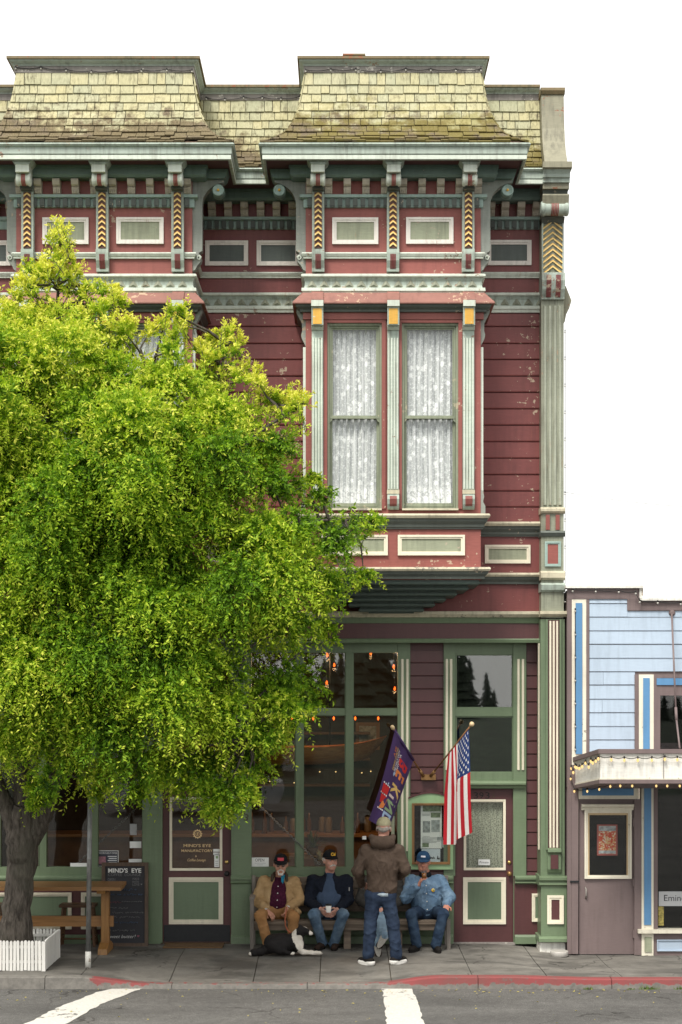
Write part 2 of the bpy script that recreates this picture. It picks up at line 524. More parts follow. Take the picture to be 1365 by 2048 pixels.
def red_kerb():
    t = NT('kerb_red')
    p = t.pos()
    geo = t.n('ShaderNodeNewGeometry')
    sep = t.n('ShaderNodeSeparateXYZ'); t.l(geo.outputs['Position'], sep.inputs[0])
    n = t.noise(p, 11.0, 7, 0.7)
    c = t.mix(t.ramp(t.noise(p, 5, 5), 0.3, 0.7), (0.235, 0.048, 0.05, 1), (0.17, 0.06, 0.055, 1))
    conc = t.mix(t.ramp(n, 0.3, 0.7), (0.20, 0.188, 0.168, 1), (0.10, 0.094, 0.085, 1))
    # paint lost towards the gutter, and none of it left of the ramp
    low = t.ramp(sep.outputs['Z'], -0.06, -0.125, 0.0, 0.34)
    left = t.math('ADD', t.ramp(sep.outputs['X'], -2.9, -3.25, 0.0, 1.0), t.math('MULTIPLY', t.ramp(sep.outputs['X'], -2.3, -1.9, 0.0, 0.07), t.ramp(sep.outputs['X'], 0.4, 0.9, 1.0, 0.0)))
    m = t.ramp(t.math('ADD', t.math('ADD', n, low), left), 0.60, 0.67)
    t.bsdf(t.mix(m, c, conc), 0.7, bump=n, bstr=0.4, bdist=0.01)
    MATS['kerb_red'] = t.m
red_kerb()

def road_paint():
    t = NT('road_paint')
    p = t.pos()
    n = t.noise(p, 9.0, 8, 0.72)
    n2 = t.noise(p, 1.6, 3)
    m = t.ramp(t.math('ADD', n, t.ramp(n2, 0.3, 0.7, -0.09, 0.09)), 0.615, 0.645)
    c = t.mix(t.ramp(t.noise(p, 40, 4), 0.3, 0.7), (0.46, 0.445, 0.405, 1), (0.60, 0.585, 0.54, 1))
    t.bsdf(t.mix(m, c, (0.13, 0.127, 0.12, 1)), 0.7, bump=t.noise(p, 160, 2), bstr=0.35, bdist=0.006)
    MATS['road_paint'] = t.m
road_paint()

def shingle_mat():
    t = NT('shingle')
    p = t.pos()
    oi = t.n('ShaderNodeObjectInfo')
    geo = t.n('ShaderNodeNewGeometry')
    sep = t.n('ShaderNodeSeparateXYZ'); t.l(geo.outputs['Position'], sep.inputs[0])
    grain = t.noise(t.pos((26, 26, 1.5)), 2.5, 5, 0.6)
    rnd = t.n('ShaderNodeTexWhiteNoise', noise_dimensions='3D')
    cell = t.n('ShaderNodeVectorMath', operation='FLOOR')
    t.l(t.pos((4.6, 0.01, 8.5)), cell.inputs[0]); t.l(cell.outputs[0], rnd.inputs[0])
    c = t.mix(t.ramp(oi.outputs['Random'], 0, 1, 0, 1), (0.47, 0.435, 0.255, 1), (0.38, 0.385, 0.26, 1))
    c = t.mix(t.ramp(rnd.outputs[0], 0.5, 1.0, 0, 0.35), c, (0.52, 0.49, 0.33, 1))
    c = t.mix(1.0, c, t.grey(t.ramp(grain, 0.25, 0.75, 0.78, 1.16)), 'MULTIPLY')
    stv = t.noise(t.pos((20, 20, 1.0)), 1.5, 5, 0.65)
    c = t.mix(t.math('MULTIPLY', t.ramp(stv, 0.50, 0.68), t.ramp(t.noise(p, 1.8, 3), 0.40, 0.58, 0.05, 0.9)), c, (0.11, 0.10, 0.06, 1))
    # old bare cedar and lichen where the courses kick out over the eaves
    low = t.ramp(sep.outputs['Z'], 10.86, 10.25, 0.0, 1.0)
    mid = t.ramp(sep.outputs['Z'], 10.95, 10.55, 0.0, 1.0)
    n = t.noise(p, 7.0, 7, 0.66)
    n2 = t.noise(p, 2.0, 3)
    mb = t.ramp(t.math('ADD', t.math('MULTIPLY', low, 0.52), t.math('ADD', n, t.ramp(n2, 0.3, 0.7, -0.12, 0.12))), 0.60, 0.78)
    c = t.mix(t.math('MULTIPLY', mb, 0.9), c, t.mix(t.ramp(grain, 0.3, 0.7), (0.030, 0.024, 0.017, 1), (0.19, 0.14, 0.095, 1)))
    n4 = t.noise(t.pos((1.2, 1.2, 1.2)), 3.1, 6, 0.65)
    xr = t.ramp(sep.outputs['X'], -1.2, -0.2, 0.25, 1.0)
    mm = t.math('MULTIPLY', t.ramp(t.math('ADD', t.math('MULTIPLY', mid, 0.22), n4), 0.58, 0.72), xr)
    c = t.mix(t.math('MULTIPLY', mm, 0.55), c, (0.17, 0.145, 0.02, 1))
    t.bsdf(c, 0.85, spec=0.2, bump=grain, bstr=0.45, bdist=0.006)
    MATS['shingle'] = t.m
shingle_mat()

def wood(name, c1, c2, axis=0, rough=0.6, scale=1.0):
    t = NT(name)
    s = [22, 22, 22]; s[axis] = 1.2
    n = t.noise(t.pos(tuple(x * scale for x in s)), 1.6, 6, 0.6, 0.3)
    c = t.mix(t.ramp(n, 0.28, 0.72), c1, c2)
    oi = t.n('ShaderNodeObjectInfo')
    c = t.mix(1.0, c, t.grey(t.ramp(oi.outputs['Random'], 0, 1, 0.85, 1.12)), 'MULTIPLY')
    t.bsdf(c, rough, bump=n, bstr=0.3, bdist=0.004)
    MATS[name] = t.m
wood('bench_wood', (0.115, 0.085, 0.062, 1), (0.235, 0.185, 0.14, 1), 0, 0.75)
wood('bench_post', (0.13, 0.115, 0.10, 1), (0.23, 0.205, 0.18, 1), 2, 0.8)
wood('table_wood', (0.17, 0.080, 0.026, 1), (0.30, 0.155, 0.055, 1), 0, 0.45)
wood('table_leg', (0.19, 0.092, 0.028, 1), (0.31, 0.16, 0.052, 1), 2, 0.45)
wood('stool_wood', (0.06, 0.03, 0.014, 1), (0.12, 0.06, 0.026, 1), 0, 0.5)
wood('oak_frame', (0.17, 0.085, 0.03, 1), (0.28, 0.15, 0.055, 1), 2, 0.5)
wood('walnut_frame', (0.055, 0.035, 0.024, 1), (0.11, 0.07, 0.045, 1), 2, 0.6)
wood('canoe_wood', (0.30, 0.12, 0.03, 1), (0.52, 0.25, 0.07, 1), 0, 0.3)
wood('pole_wood', (0.16, 0.07, 0.025, 1), (0.26, 0.12, 0.045, 1), 2, 0.5)
wood('pale_wood', (0.55, 0.40, 0.22, 1), (0.65, 0.50, 0.30, 1), 2, 0.5)

# ------------------------------------------------------------------ setting: road, pavement, kerb
KY = -2.36
road = MB().grid(lambda u, v: (-400 + 800 * u, KY + 0.05 - 420 * v, -0.14), 8, 8, sm=False).build('road', 'asphalt')
tag(road, 'worn grey asphalt road along the foot of the picture', 'road', kind='structure')
ground = MB().grid(lambda u, v: (-400 + 800 * u, -0.2 + 400 * v, -0.16), 4, 4, sm=False).build('ground', 'earth')
tag(ground, 'bare ground under and behind the buildings', 'ground', kind='structure')

sidewalk = thing('sidewalk', 'stained grey concrete pavement in front of the shops', 'pavement')
tag(sidewalk, kind='structure')
joints = [-6.4, -5.2, -4.15, -3.1, -2.05, -1.05, -0.255, 0.60, 1.56, 2.45, 3.35, 4.4, 5.4, 6.5]
rows = [(0.35, -1.32), (-1.32, KY)]
for r, (ya, yb) in enumerate(rows):
    for i in range(len(joints) - 1):
        x0, x1 = joints[i] + 0.005, joints[i + 1] - 0.005
        nx, ny = 6, 8
        mb = MB()
        hh = random.uniform(-0.002, 0.002)
        fn = lambda u, v: (x0 + (x1 - x0) * u, ya + (yb - ya) * v - (0.004 if (r == 0 and v == 1) else 0) * -1, gz(x0 + (x1 - x0) * u, ya + (yb - ya) * v) + hh)
        mb.grid(fn, nx, ny, sm=True)
        top = list(mb.v)
        ring = [i2 for i2 in range(nx + 1)] + [j * (nx + 1) + nx for j in range(1, ny + 1)] + [ny * (nx + 1) + i2 for i2 in range(nx - 1, -1, -1)] + [j * (nx + 1) for j in range(ny - 1, 0, -1)]
        vs = [top[k] for k in ring] + [(top[k][0], top[k][1], top[k][2] - 0.11) for k in ring]
        n = len(ring)
        mb.add(vs, [(k, n + k, n + (k + 1) % n, (k + 1) % n) for k in range(n)])
        mb.f = [q[::-1] for q in mb.f]
        mb.build('paving_slab', 'concrete', sidewalk)
bed = MB().grid(lambda u, v: (-6.5 + 13 * u, 0.4 + (KY - 0.4) * v, gz(-6.5 + 13 * u, 0.4 + (KY - 0.4) * v) - 0.022), 80, 16).build('joint_bed', 'earth', sidewalk)

kerb = thing('kerb', 'kerb with worn red paint, dipping to a ramp', 'kerb')
tag(kerb, kind='structure')
kx = [-6.5, -5.0, -3.5, -2.0, -0.4, 1.62, 3.2, 4.8, 6.5]
for i in range(len(kx) - 1):
    a, b = kx[i] + 0.004, kx[i + 1] - 0.004
    mb = MB()
    n = 14
    prof = lambda x: [(KY - 0.002, -0.16), (KY - 0.002, gz(x, KY) + 0.003), (KY - 0.11, gz(x, KY) + 0.001), (KY - 0.135, gz(x, KY) - 0.012), (KY - 0.155, -0.16)]
    vs = []
    for k in range(n + 1):
        x = a + (b - a) * k / n
        vs += [(x, y, z) for y, z in prof(x)]
    fs = [(k * 5 + j, (k + 1) * 5 + j, (k + 1) * 5 + j + 1, k * 5 + j + 1) for k in range(n) for j in range(4)]
    fs = [q for q in fs] + [(0, 1, 2, 3, 4), tuple(n * 5 + j for j in (4, 3, 2, 1, 0))]
    mb.add(vs, fs).build('kerb_stone', 'kerb_red', kerb)

def road_line(pts, label):
    """worn stripe between two (px, py) edges on the road, with ragged sides"""
    E = []
    for px, py in pts:
        d = (CZ + 0.136) * F / (py - HY)
        E.append(Vector(((px - CX) * d / F, d - D, -0.136)))
    L, R = E[0::2], E[1::2]
    rows = []
    for i in range(len(L) - 1):
        for k in range(10):
            rows.append((L[i].lerp(L[i + 1], k / 10), R[i].lerp(R[i + 1], k / 10)))
    rows.append((L[-1], R[-1]))
    v, f = [], []
    for a, b in rows:
        w = (b - a)
        v += [a + w * random.gauss(0, 0.022), a + w * 0.5, b + w * random.gauss(0, 0.022)]
    for i in range(len(rows) - 1):
        f += [(3 * i, 3 * i + 3, 3 * i + 4, 3 * i + 1), (3 * i + 1, 3 * i + 4, 3 * i + 5, 3 * i + 2)]
    o = MB().add(v, f).build('crosswalk_line', 'road_paint')
    tag(o, label, 'road marking', kind='structure')
road_line([(262, 1969), (328, 1966.5), (196, 1984), (272, 1981), (120, 2013), (204, 2008), (52, 2047), (138, 2044), (-120, 2120), (-20, 2120)], 'white crosswalk line slanting to the lower left corner')
road_line([(764, 1972), (822, 1971), (768, 2005), (836, 2005), (774, 2050), (850, 2050), (786, 2120), (876, 2120)], 'white crosswalk line below the standing man')

# ------------------------------------------------------------------ the Victorian building, upper storey and roof
BLD = thing('victorian_building', 'tall maroon and green Victorian commercial building with two bay windows and shingled mansard roof', 'building')
B = 0.98
bl0, bl1, br0, br1 = -4.137, -1.895, -0.449, 1.780
DXB = bl0 - br0
PILX0, PILX1 = X(1083, -0.22), X(1128, -0.22)
PATH = [(-6.5, 0), (bl0, 0), (bl0, -B), (bl1, -B), (bl1, 0), (br0, 0), (br0, -B), (br1, -B), (br1, 0), (PILX0, 0)]
BAYR = [(br0, 0), (br0, -B), (br1, -B), (br1, 0)]
BAYL = [(bl0, 0), (bl0, -B), (bl1, -B), (bl1, 0)]

def swept(name, prof, mt, path=PATH, parent=BLD):
    return MB().sweep(prof[::-1], path).build(name, mt, parent)

box('main_wall', -6.5, PILX1 - 0.02, 0.0, 9.0, 4.30, 11.20, 'maroon', BLD)
box('roof_deck', -6.5, PILX1 - 0.03, 0.02, 9.0, 11.20, 11.33, 'cap_metal', BLD)
for b0, b1 in ((bl0, bl1), (br0, br1)):
    box('bay_roof_deck', b0 + 0.03, b1 - 0.03, -B + 0.03, 0.02, 11.0, 11.40, 'cap_metal', BLD)

# continuous mouldings that follow wall and bays
swept('crown_cornice', [(0.02, 10.185), (0.555, 10.185), (0.575, 10.165), (0.56, 10.145), (0.535, 10.135), (0.535, 10.055), (0.515, 10.045), (0.515, 9.985), (0.49, 9.985), (0.49, 10.05), (0.02, 10.09)], 'mint')
swept('crown_fillet', [(0.515, 10.041), (0.528, 10.041), (0.528, 9.990), (0.515, 9.990)], 'mint_light')
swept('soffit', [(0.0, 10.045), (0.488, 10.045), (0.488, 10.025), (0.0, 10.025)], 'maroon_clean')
swept('bed_moulding', [(0.0, 10.022), (0.21, 10.022), (0.21, 9.985), (0.195, 9.985), (0.195, 9.905), (0.165, 9.878), (0.0, 9.878)], 'teal')
swept('modillion_ledge', [(0.0, 9.69), (0.075, 9.69), (0.075, 9.655), (0.05, 9.645), (0.0, 9.645)], 'teal_light')
swept('dentil_backing', [(0.0, 9.643), (0.028, 9.643), (0.028, 9.545), (0.015, 9.535), (0.0, 9.535)], 'teal_light')
swept('frieze_moulding', [(0.0, 8.962), (0.045, 8.962), (0.055, 8.945), (0.04, 8.915), (0.03, 8.905), (0.03, 8.888), (0.0, 8.888)], 'mint_light')
swept('torus_moulding', [(0.0, 8.69), (0.04, 8.69), (0.058, 8.678), (0.058, 8.655), (0.04, 8.643), (0.0, 8.643)], 'mint_light')
swept('zigzag_band', [(0.0, 8.641), (0.034, 8.641), (0.012, 8.60), (0.012, 8.55), (0.024, 8.512), (0.0, 8.512)], 'mint')
swept('band_moulding', [(0.0, 8.510), (0.052, 8.510), (0.056, 8.470), (0.04, 8.460), (0.036, 8.425), (0.0, 8.425)], 'mint_light')
swept('sill_course', [(0.0, 5.635), (0.10, 5.635), (0.115, 5.610), (0.10, 5.578), (0.0, 5.578)], 'sill_old')
swept('sill_crown', [(0.0, 5.576), (0.085, 5.576), (0.075, 5.54), (0.045, 5.50), (0.04, 5.47), (0.025, 5.46), (0.025, 5.445), (0.0, 5.445)], 'slate')
swept('base_course', [(0.0, 4.955), (0.11, 4.955), (0.12, 4.93), (0.105, 4.905), (0.0, 4.905)], 'sill_old')
swept('base_crown', [(0.0, 4.903), (0.095, 4.903), (0.08, 4.87), (0.05, 4.84), (0.045, 4.81), (0.0, 4.81)], 'slate')

# parapet cap of the mansard
swept('parapet_board', [(0.0, 11.335), (0.022, 11.335), (0.022, 11.255), (0.0, 11.255)], 'grey_board')
swept('parapet_crown', [(0.0, 11.402), (0.085, 11.402), (0.075, 11.382), (0.035, 11.352), (0.03, 11.337), (0.0, 11.337)], 'mint')
swept('parapet_cap', [(-0.25, 11.43), (0.105, 11.436), (0.105, 11.404), (-0.25, 11.404)], 'cap_metal')
MB().box(X(690, -0.9), X(727, -0.9), -1.0, -0.75, 11.436, 11.463).box(X(686, -0.9), X(731, -0.9), -1.04, -0.70, 11.464, 11.483).build('roof_vent', 'cap_metal', BLD)

# mansard: concave slope, cedar shingles course by course
MAN = [(0.005, 11.255), (0.03, 11.03), (0.075, 10.79), (0.14, 10.61), (0.21, 10.46), (0.33, 10.315), (0.545, 10.19)]
swept('mansard_roof', [(-0.03, 11.25)] + [(o - 0.012, z - 0.008) for o, z in MAN] + [(0.40, 10.187), (-0.03, 10.187)], 'walnut_frame')
fine = []
for (o0, z0), (o1, z1) in zip(MAN[:-1], MAN[1:]):
    for k in range(12):
        t = k / 12
        fine.append((o0 + (o1 - o0) * t, z0 + (z1 - z0) * t))
fine.append(MAN[-1])
# smooth the polyline
for _ in range(30):
    fine = [fine[0]] + [((a[0] + 2 * b[0] + c[0]) / 4, (a[1] + 2 * b[1] + c[1]) / 4) for a, b, c in zip(fine[:-2], fine[1:-1], fine[2:])] + [fine[-1]]
arc = [0.0]
for a, b in zip(fine[:-1], fine[1:]):
    arc.append(arc[-1] + math.hypot(b[0] - a[0], b[1] - a[1]))
def man_at(s):
    s = max(0.0, min(arc[-1], s))
    for i in range(len(arc) - 1):
        if arc[i + 1] >= s:
            t = (s - arc[i]) / (arc[i + 1] - arc[i])
            return (fine[i][0] + (fine[i + 1][0] - fine[i][0]) * t, fine[i][1] + (fine[i + 1][1] - fine[i][1]) * t)
    return fine[-1]
NC = 10
cuts = [0.0, 0.165]
while len(cuts) < NC + 1:
    cuts.append(cuts[-1] + (arc[-1] - 0.165) / (NC - 1))
shingles = []
def shingle_row(a_fn, b_fn, place, ci):
    s0, s1 = cuts[ci], cuts[ci + 1]
    (o0, z0), (o1, z1) = man_at(s0 - 0.02), man_at(s1)
    L = math.hypot(o1 - o0, z1 - z0)
    ang = math.atan2(o1 - o0, z0 - z1)
    a0, b0_ = a_fn(o1), b_fn(o1)
    at, bt = a_fn(o0), b_fn(o0)
    x = a0 + random.uniform(-0.1, 0)
    while x < b0_ - 0.01:
        w = random.choice([0.10, 0.13, 0.16, 0.19, 0.23]) * random.uniform(0.9, 1.1)
        xa, xb = max(x, a0), min(x + w, b0_)
        if xb - xa > 0.02 and not (ci >= 8 and random.random() < 0.03):
            cl = max(0.0, at - xa) if xa < at else 0.0
            cr = max(0.0, xb - bt) if xb > bt else 0.0
            drop = random.uniform(-0.006, 0.006) * (1 + 1.2 * (ci > 6))
            shingles.append((place, xa + 0.0035, xb - 0.0035, o1, z1 - drop, L, ang, cl, cr, random.uniform(-0.03, 0.05) * (1 + (ci > 6)), random.uniform(-0.012, 0.012) * (1 + 2 * (ci > 7))))
        x += w
for ci in range(NC):
    shingle_row(lambda o: br0 - o, lambda o: br1 + o, ('f', -B), ci)
    shingle_row(lambda o: bl0 - o, lambda o: bl1 + o, ('f', -B), ci)
    shingle_row(lambda o: bl1 + o, lambda o: br0 - o, ('f', 0.0), ci)
    shingle_row(lambda o: br1 + o, lambda o: PILX0, ('f', 0.0), ci)
    shingle_row(lambda o: -5.6, lambda o: bl0 - o, ('f', 0.0), ci)
    for xs, sg in ((bl1, 1), (br0, -1), (br1, 1)):
        shingle_row(lambda o: -B - o, lambda o: -o, ('s', xs, sg), ci)
sh_me = bpy.data.meshes.new('shingle')
sh_v = [(0, 0, 0), (1, 0, 0), (1, -0.026, 0), (0, -0.026, 0), (0, 0, 1), (1, 0, 1), (1, -0.006, 1), (0, -0.006, 1)]
sh_f = [(0, 1, 2, 3), (4, 7, 6, 5), (3, 2, 6, 7), (0, 3, 7, 4), (1, 5, 6, 2), (0, 4, 5, 1)]
sh_me.from_pydata(sh_v, [], sh_f)
sh_me.materials.append(MATS['shingle'])
full = [s for s in shingles if s[0][0] == 'f' and s[7] < 0.004 and s[8] < 0.004]
full.sort(key=lambda s: -(s[2] - s[1]) * s[5] * math.cos(s[6]) * (1.05 if s[0][1] < -0.5 else 1.0) * (0.2 if s[2] < -4.6 else 1))
roof_part = bpy.data.objects['mansard_roof']
keep = set(id(s) for s in full[:300])
rest = MB()
for s in shingles:
    place, xa, xb, o1, z1, L, ang, cl, cr, tilt, roll = s
    if id(s) in keep:
        o = bpy.data.objects.new('shingle', sh_me)
        COL.objects.link(o)
        o.parent = roof_part
        o.matrix_local = Matrix.LocRotScale(Vector((xa, place[1] - o1 - 0.004, z1)), Matrix.Rotation(roll, 3, 'Y') @ Matrix.Rotation(-(ang + tilt * 0.3), 3, 'X'), Vector((xb - xa, 1, L)))
    else:
        vs = []
        for (u, t, h) in sh_v:
            e = (xa + cl * h) if u == 0 else (xb - cr * h)
            oo = o1 - math.sin(ang) * L * h - t * math.cos(ang) + 0.004
            zz = z1 + math.cos(ang) * L * h - t * math.sin(ang)
            if place[0] == 'f':
                vs.append((e, place[1] - oo, zz))
            else:
                vs.append((place[1] + place[2] * oo, e, zz))
        rest.add(vs, sh_f)
tag(rest.build('edge_shingles', 'shingle', roof_part), kind='stuff')

# wall boards
def z0p(py): return Z(py, 0)
gaps = [627, 654, 688, 720, 753, 785.5, 818.5, 851, 884, 917, 950, 982.5, 1014.5, 1046]
for (xa, xb) in ((-6.5, bl0), (bl1, br0), (br1, PILX0)):
    for t_, b_ in zip(gaps[:-1], gaps[1:]):
        zt, zb = z0p(t_), z0p(b_)
        j = random.uniform(-0.003, 0.003)
        MB().ext([(-0.004, zt - 0.004), (-0.018 + j, zt - 0.008), (-0.026 + j, zb + 0.018), (-0.022 + j, zb + 0.006), (-0.008, zb + 0.002), (-0.004, zb + 0.002)], 'x', xa + 0.001, xb - 0.001).build('siding_board', 'maroon', BLD)

# framed panels on the flat wall
def framed(px0, px1, py0, py1, Y, w, fm, pm, parent=BLD, out=0.03):
    x0, x1, zt, zb = X(px0, Y), X(px1, Y), Z(py0, Y), Z(py1, Y)
    fr = MB().frame(x0, x1, zb, zt, w, Y - out, Y - 0.001).build('panel_frame', fm, parent)
    box('panel', x0 + w * 0.98, x1 - w * 0.98, Y - 0.006, Y - 0.001, zb + w * 0.98, zt - w * 0.98, pm, fr if parent is BLD else parent)
    return fr
framed(411, 497, 482, 532, 0, 0.058, 'white_frame', 'sage_dark')
framed(514, 600, 482, 532, 0, 0.058, 'white_frame', 'sage_dark')
framed(974, 1063, 481, 531, 0, 0.058, 'white_frame', 'sage_dark')
framed(-40, 22, 482, 532, 0, 0.058, 'white_frame', 'sage_dark')
framed(970, 1061, 1090, 1127, 0, 0.05, 'cream', 'sage')
framed(412, 500, 1090, 1127, 0, 0.05, 'cream', 'sage')

# modillions and dentils
def modillion(x, Y, parent=BLD, wd=0.092):
    mb = MB()
    mb.ext([(Y, 9.868), (Y - 0.15, 9.868), (Y - 0.155, 9.845), (Y - 0.135, 9.80), (Y - 0.10, 9.785), (Y, 9.785)], 'x', x - wd / 2, x + wd / 2)
    mb.ext([(Y, 9.785), (Y - 0.085, 9.785), (Y - 0.105, 9.765), (Y - 0.085, 9.73), (Y - 0.06, 9.694), (Y, 9.694)], 'x', x - wd / 2, x + wd / 2)
    for k in range(4):
        xx = x - wd / 2 + wd * (k + 0.5) / 4
        mb.box(xx - 0.006, xx + 0.006, Y - 0.098, Y - 0.09, 9.70, 9.755)
    return mb.build('modillion', 'bone', parent)
m_front = modillion(0, -B)
m_wall = modillion(0, 0, wd=0.10)
pos_f = [br0 + 0.055 + 0.237 * k for k in range(10)]
first = True
for base in (0, DXB):
    for x in pos_f:
        if first:
            m_front.location.x = x; first = False
        else:
            copy_part(m_front, BLD).location.x = x + base
first = True
for px in [-12, 20, 424, 456.5, 489, 521.5, 553.5, 585, 983, 1011, 1043, 1073.5]:
    if first:
        m_wall.location.x = X(px, -0.1); first = False
    else:
        copy_part(m_wall, BLD).location.x = X(px, -0.1)
dent = MB().box(-0.029, 0.029, -0.068, -0.029, 9.55, 9.640).box(-0.026, 0.026, -0.060, -0.029, 9.535, 9.549).build('dentil', 'slate', BLD)
spots = []
for base in (0, DXB):
    n = 23
    spots += [(br0 + 0.05 + base + (br1 - br0 - 0.1) * k / (n - 1), -B) for k in range(n)]
spots += [(bl1 + 0.05 + (br0 - bl1 - 0.1) * k / 14, 0) for k in range(15)]
spots += [(br1 + 0.05 + (PILX0 - br1 - 0.1) * k / 8, 0) for k in range(9)]
for i, (x, y) in enumerate(spots):
    d_ = dent if i == 0 else copy_part(dent, BLD)
    d_.location = (x, y, 0)

# raised triangles of the zigzag band
tri = MB().add([(-0.075, -0.014, 8.515), (0.075, -0.014, 8.515), (0, -0.014, 8.625), (0, -0.045, 8.55)], [(0, 1, 3), (1, 2, 3), (2, 0, 3)]).build('zigzag_tooth', 'stone_green', BLD)
tri_spots = [(br0 + 0.08 + 0.157 * k, -B) for k in range(14)] + [(br0 + DXB + 0.08 + 0.157 * k, -B) for k in range(14)] + [(bl1 + 0.10 + 0.157 * k, 0) for k in range(9)] + [(br1 + 0.09 + 0.157 * k, 0) for k in range(6)]
for i, (x, y) in enumerate(tri_spots):
    c = tri if i == 0 else copy_part(tri, BLD)
    c.location = (x, y, 0)

# flag-pole style side brackets of the bays, seen in profile
def side_bracket(xe, sg):
    """xe: the bay's edge, sg: +1 on its right side"""
    mb = MB()
    pts = [(0, 9.90), (0.40, 9.90), (0.40, 9.87), (0.33, 9.855), (0.25, 9.815), (0.18, 9.75), (0.14, 9.68), (0.125, 9.60), (0.125, 9.0), (0.075, 8.97), (0.10, 8.945), (0.118, 8.905), (0.105, 8.86), (0.06, 8.81), (0.035, 8.76), (0, 8.74)]
    mb.ext([(xe + sg * a, z) for a, z in pts], 'y', -0.955, -0.82)
    br = mb.build('side_bracket', 'slate_flaky', BLD)
    MB().ext([(xe + sg * a, z) for a, z in ((0.0, 10.02), (0.46, 10.02), (0.43, 9.93), (0.40, 9.902), (0.0, 9.902))], 'y', -1.03, -0.72).build('bracket_cap', 'teal', br)
    c = (xe + sg * 0.335, -0.80, 9.745)
    MB().lathe([(0.078, 0.08), (0.080, 0.13), (0.074, 0.14), (0.074, 0.20), (0.080, 0.21), (0.080, 0.235), (0.072, 0.245)], c, (0, -1, 0), 24).build('roundel', 'teal', br)
    MB().lathe([(0.071, 0.2455), (0.068, 0.254), (0.058, 0.254), (0.055, 0.248), (0.02, 0.248)], c, (0, -1, 0), 24).build('roundel_face', 'teal_light', br)
    MB().lathe([(0.018, 0.254), (0.015, 0.268), (0.004, 0.273)], c, (0, -1, 0), 12).build('roundel_stud', 'gold', br)
    curl = [(0.085 + 0.03 * math.cos(a) * (1 - a / 14), 8.905 + 0.03 * math.sin(a) * (1 - a / 14)) for a in [k * 0.6 for k in range(14)]]
    MB().tube([(xe + sg * a, -0.965, z) for a, z in curl], 0.008, 6).build('scroll', 'mint_light', br)
    # bracket under the window hood, and the corner casing
    hb = MB().ext([(xe + sg * a, z) for a, z in ((0, 8.29), (0.115, 8.29), (0.12, 8.22), (0.085, 8.15), (0.05, 8.08), (0.045, 7.98), (0.06, 7.93), (0.05, 7.88), (0.02, 7.82), (0, 7.78))], 'y', -0.95, -0.84).build('hood_bracket', 'slate_flaky', BLD)
    MB().box(xe, xe + sg * 0.035, -0.955, -0.87, 5.66, 7.77).build('corner_casing', 'mint_light', BLD)
    MB().ext([(xe + sg * a, z) for a, z in ((0, 5.95), (0.03, 5.94), (0.045, 5.86), (0.03, 5.80), (0.06, 5.74), (0.06, 5.64), (0, 5.64))], 'y', -0.97, -0.88).build('sill_bracket', 'slate_flaky', BLD)
for xe, sg in ((bl0, -1), (bl1, 1), (br0, -1), (br1, 1)):
    side_bracket(xe, sg)

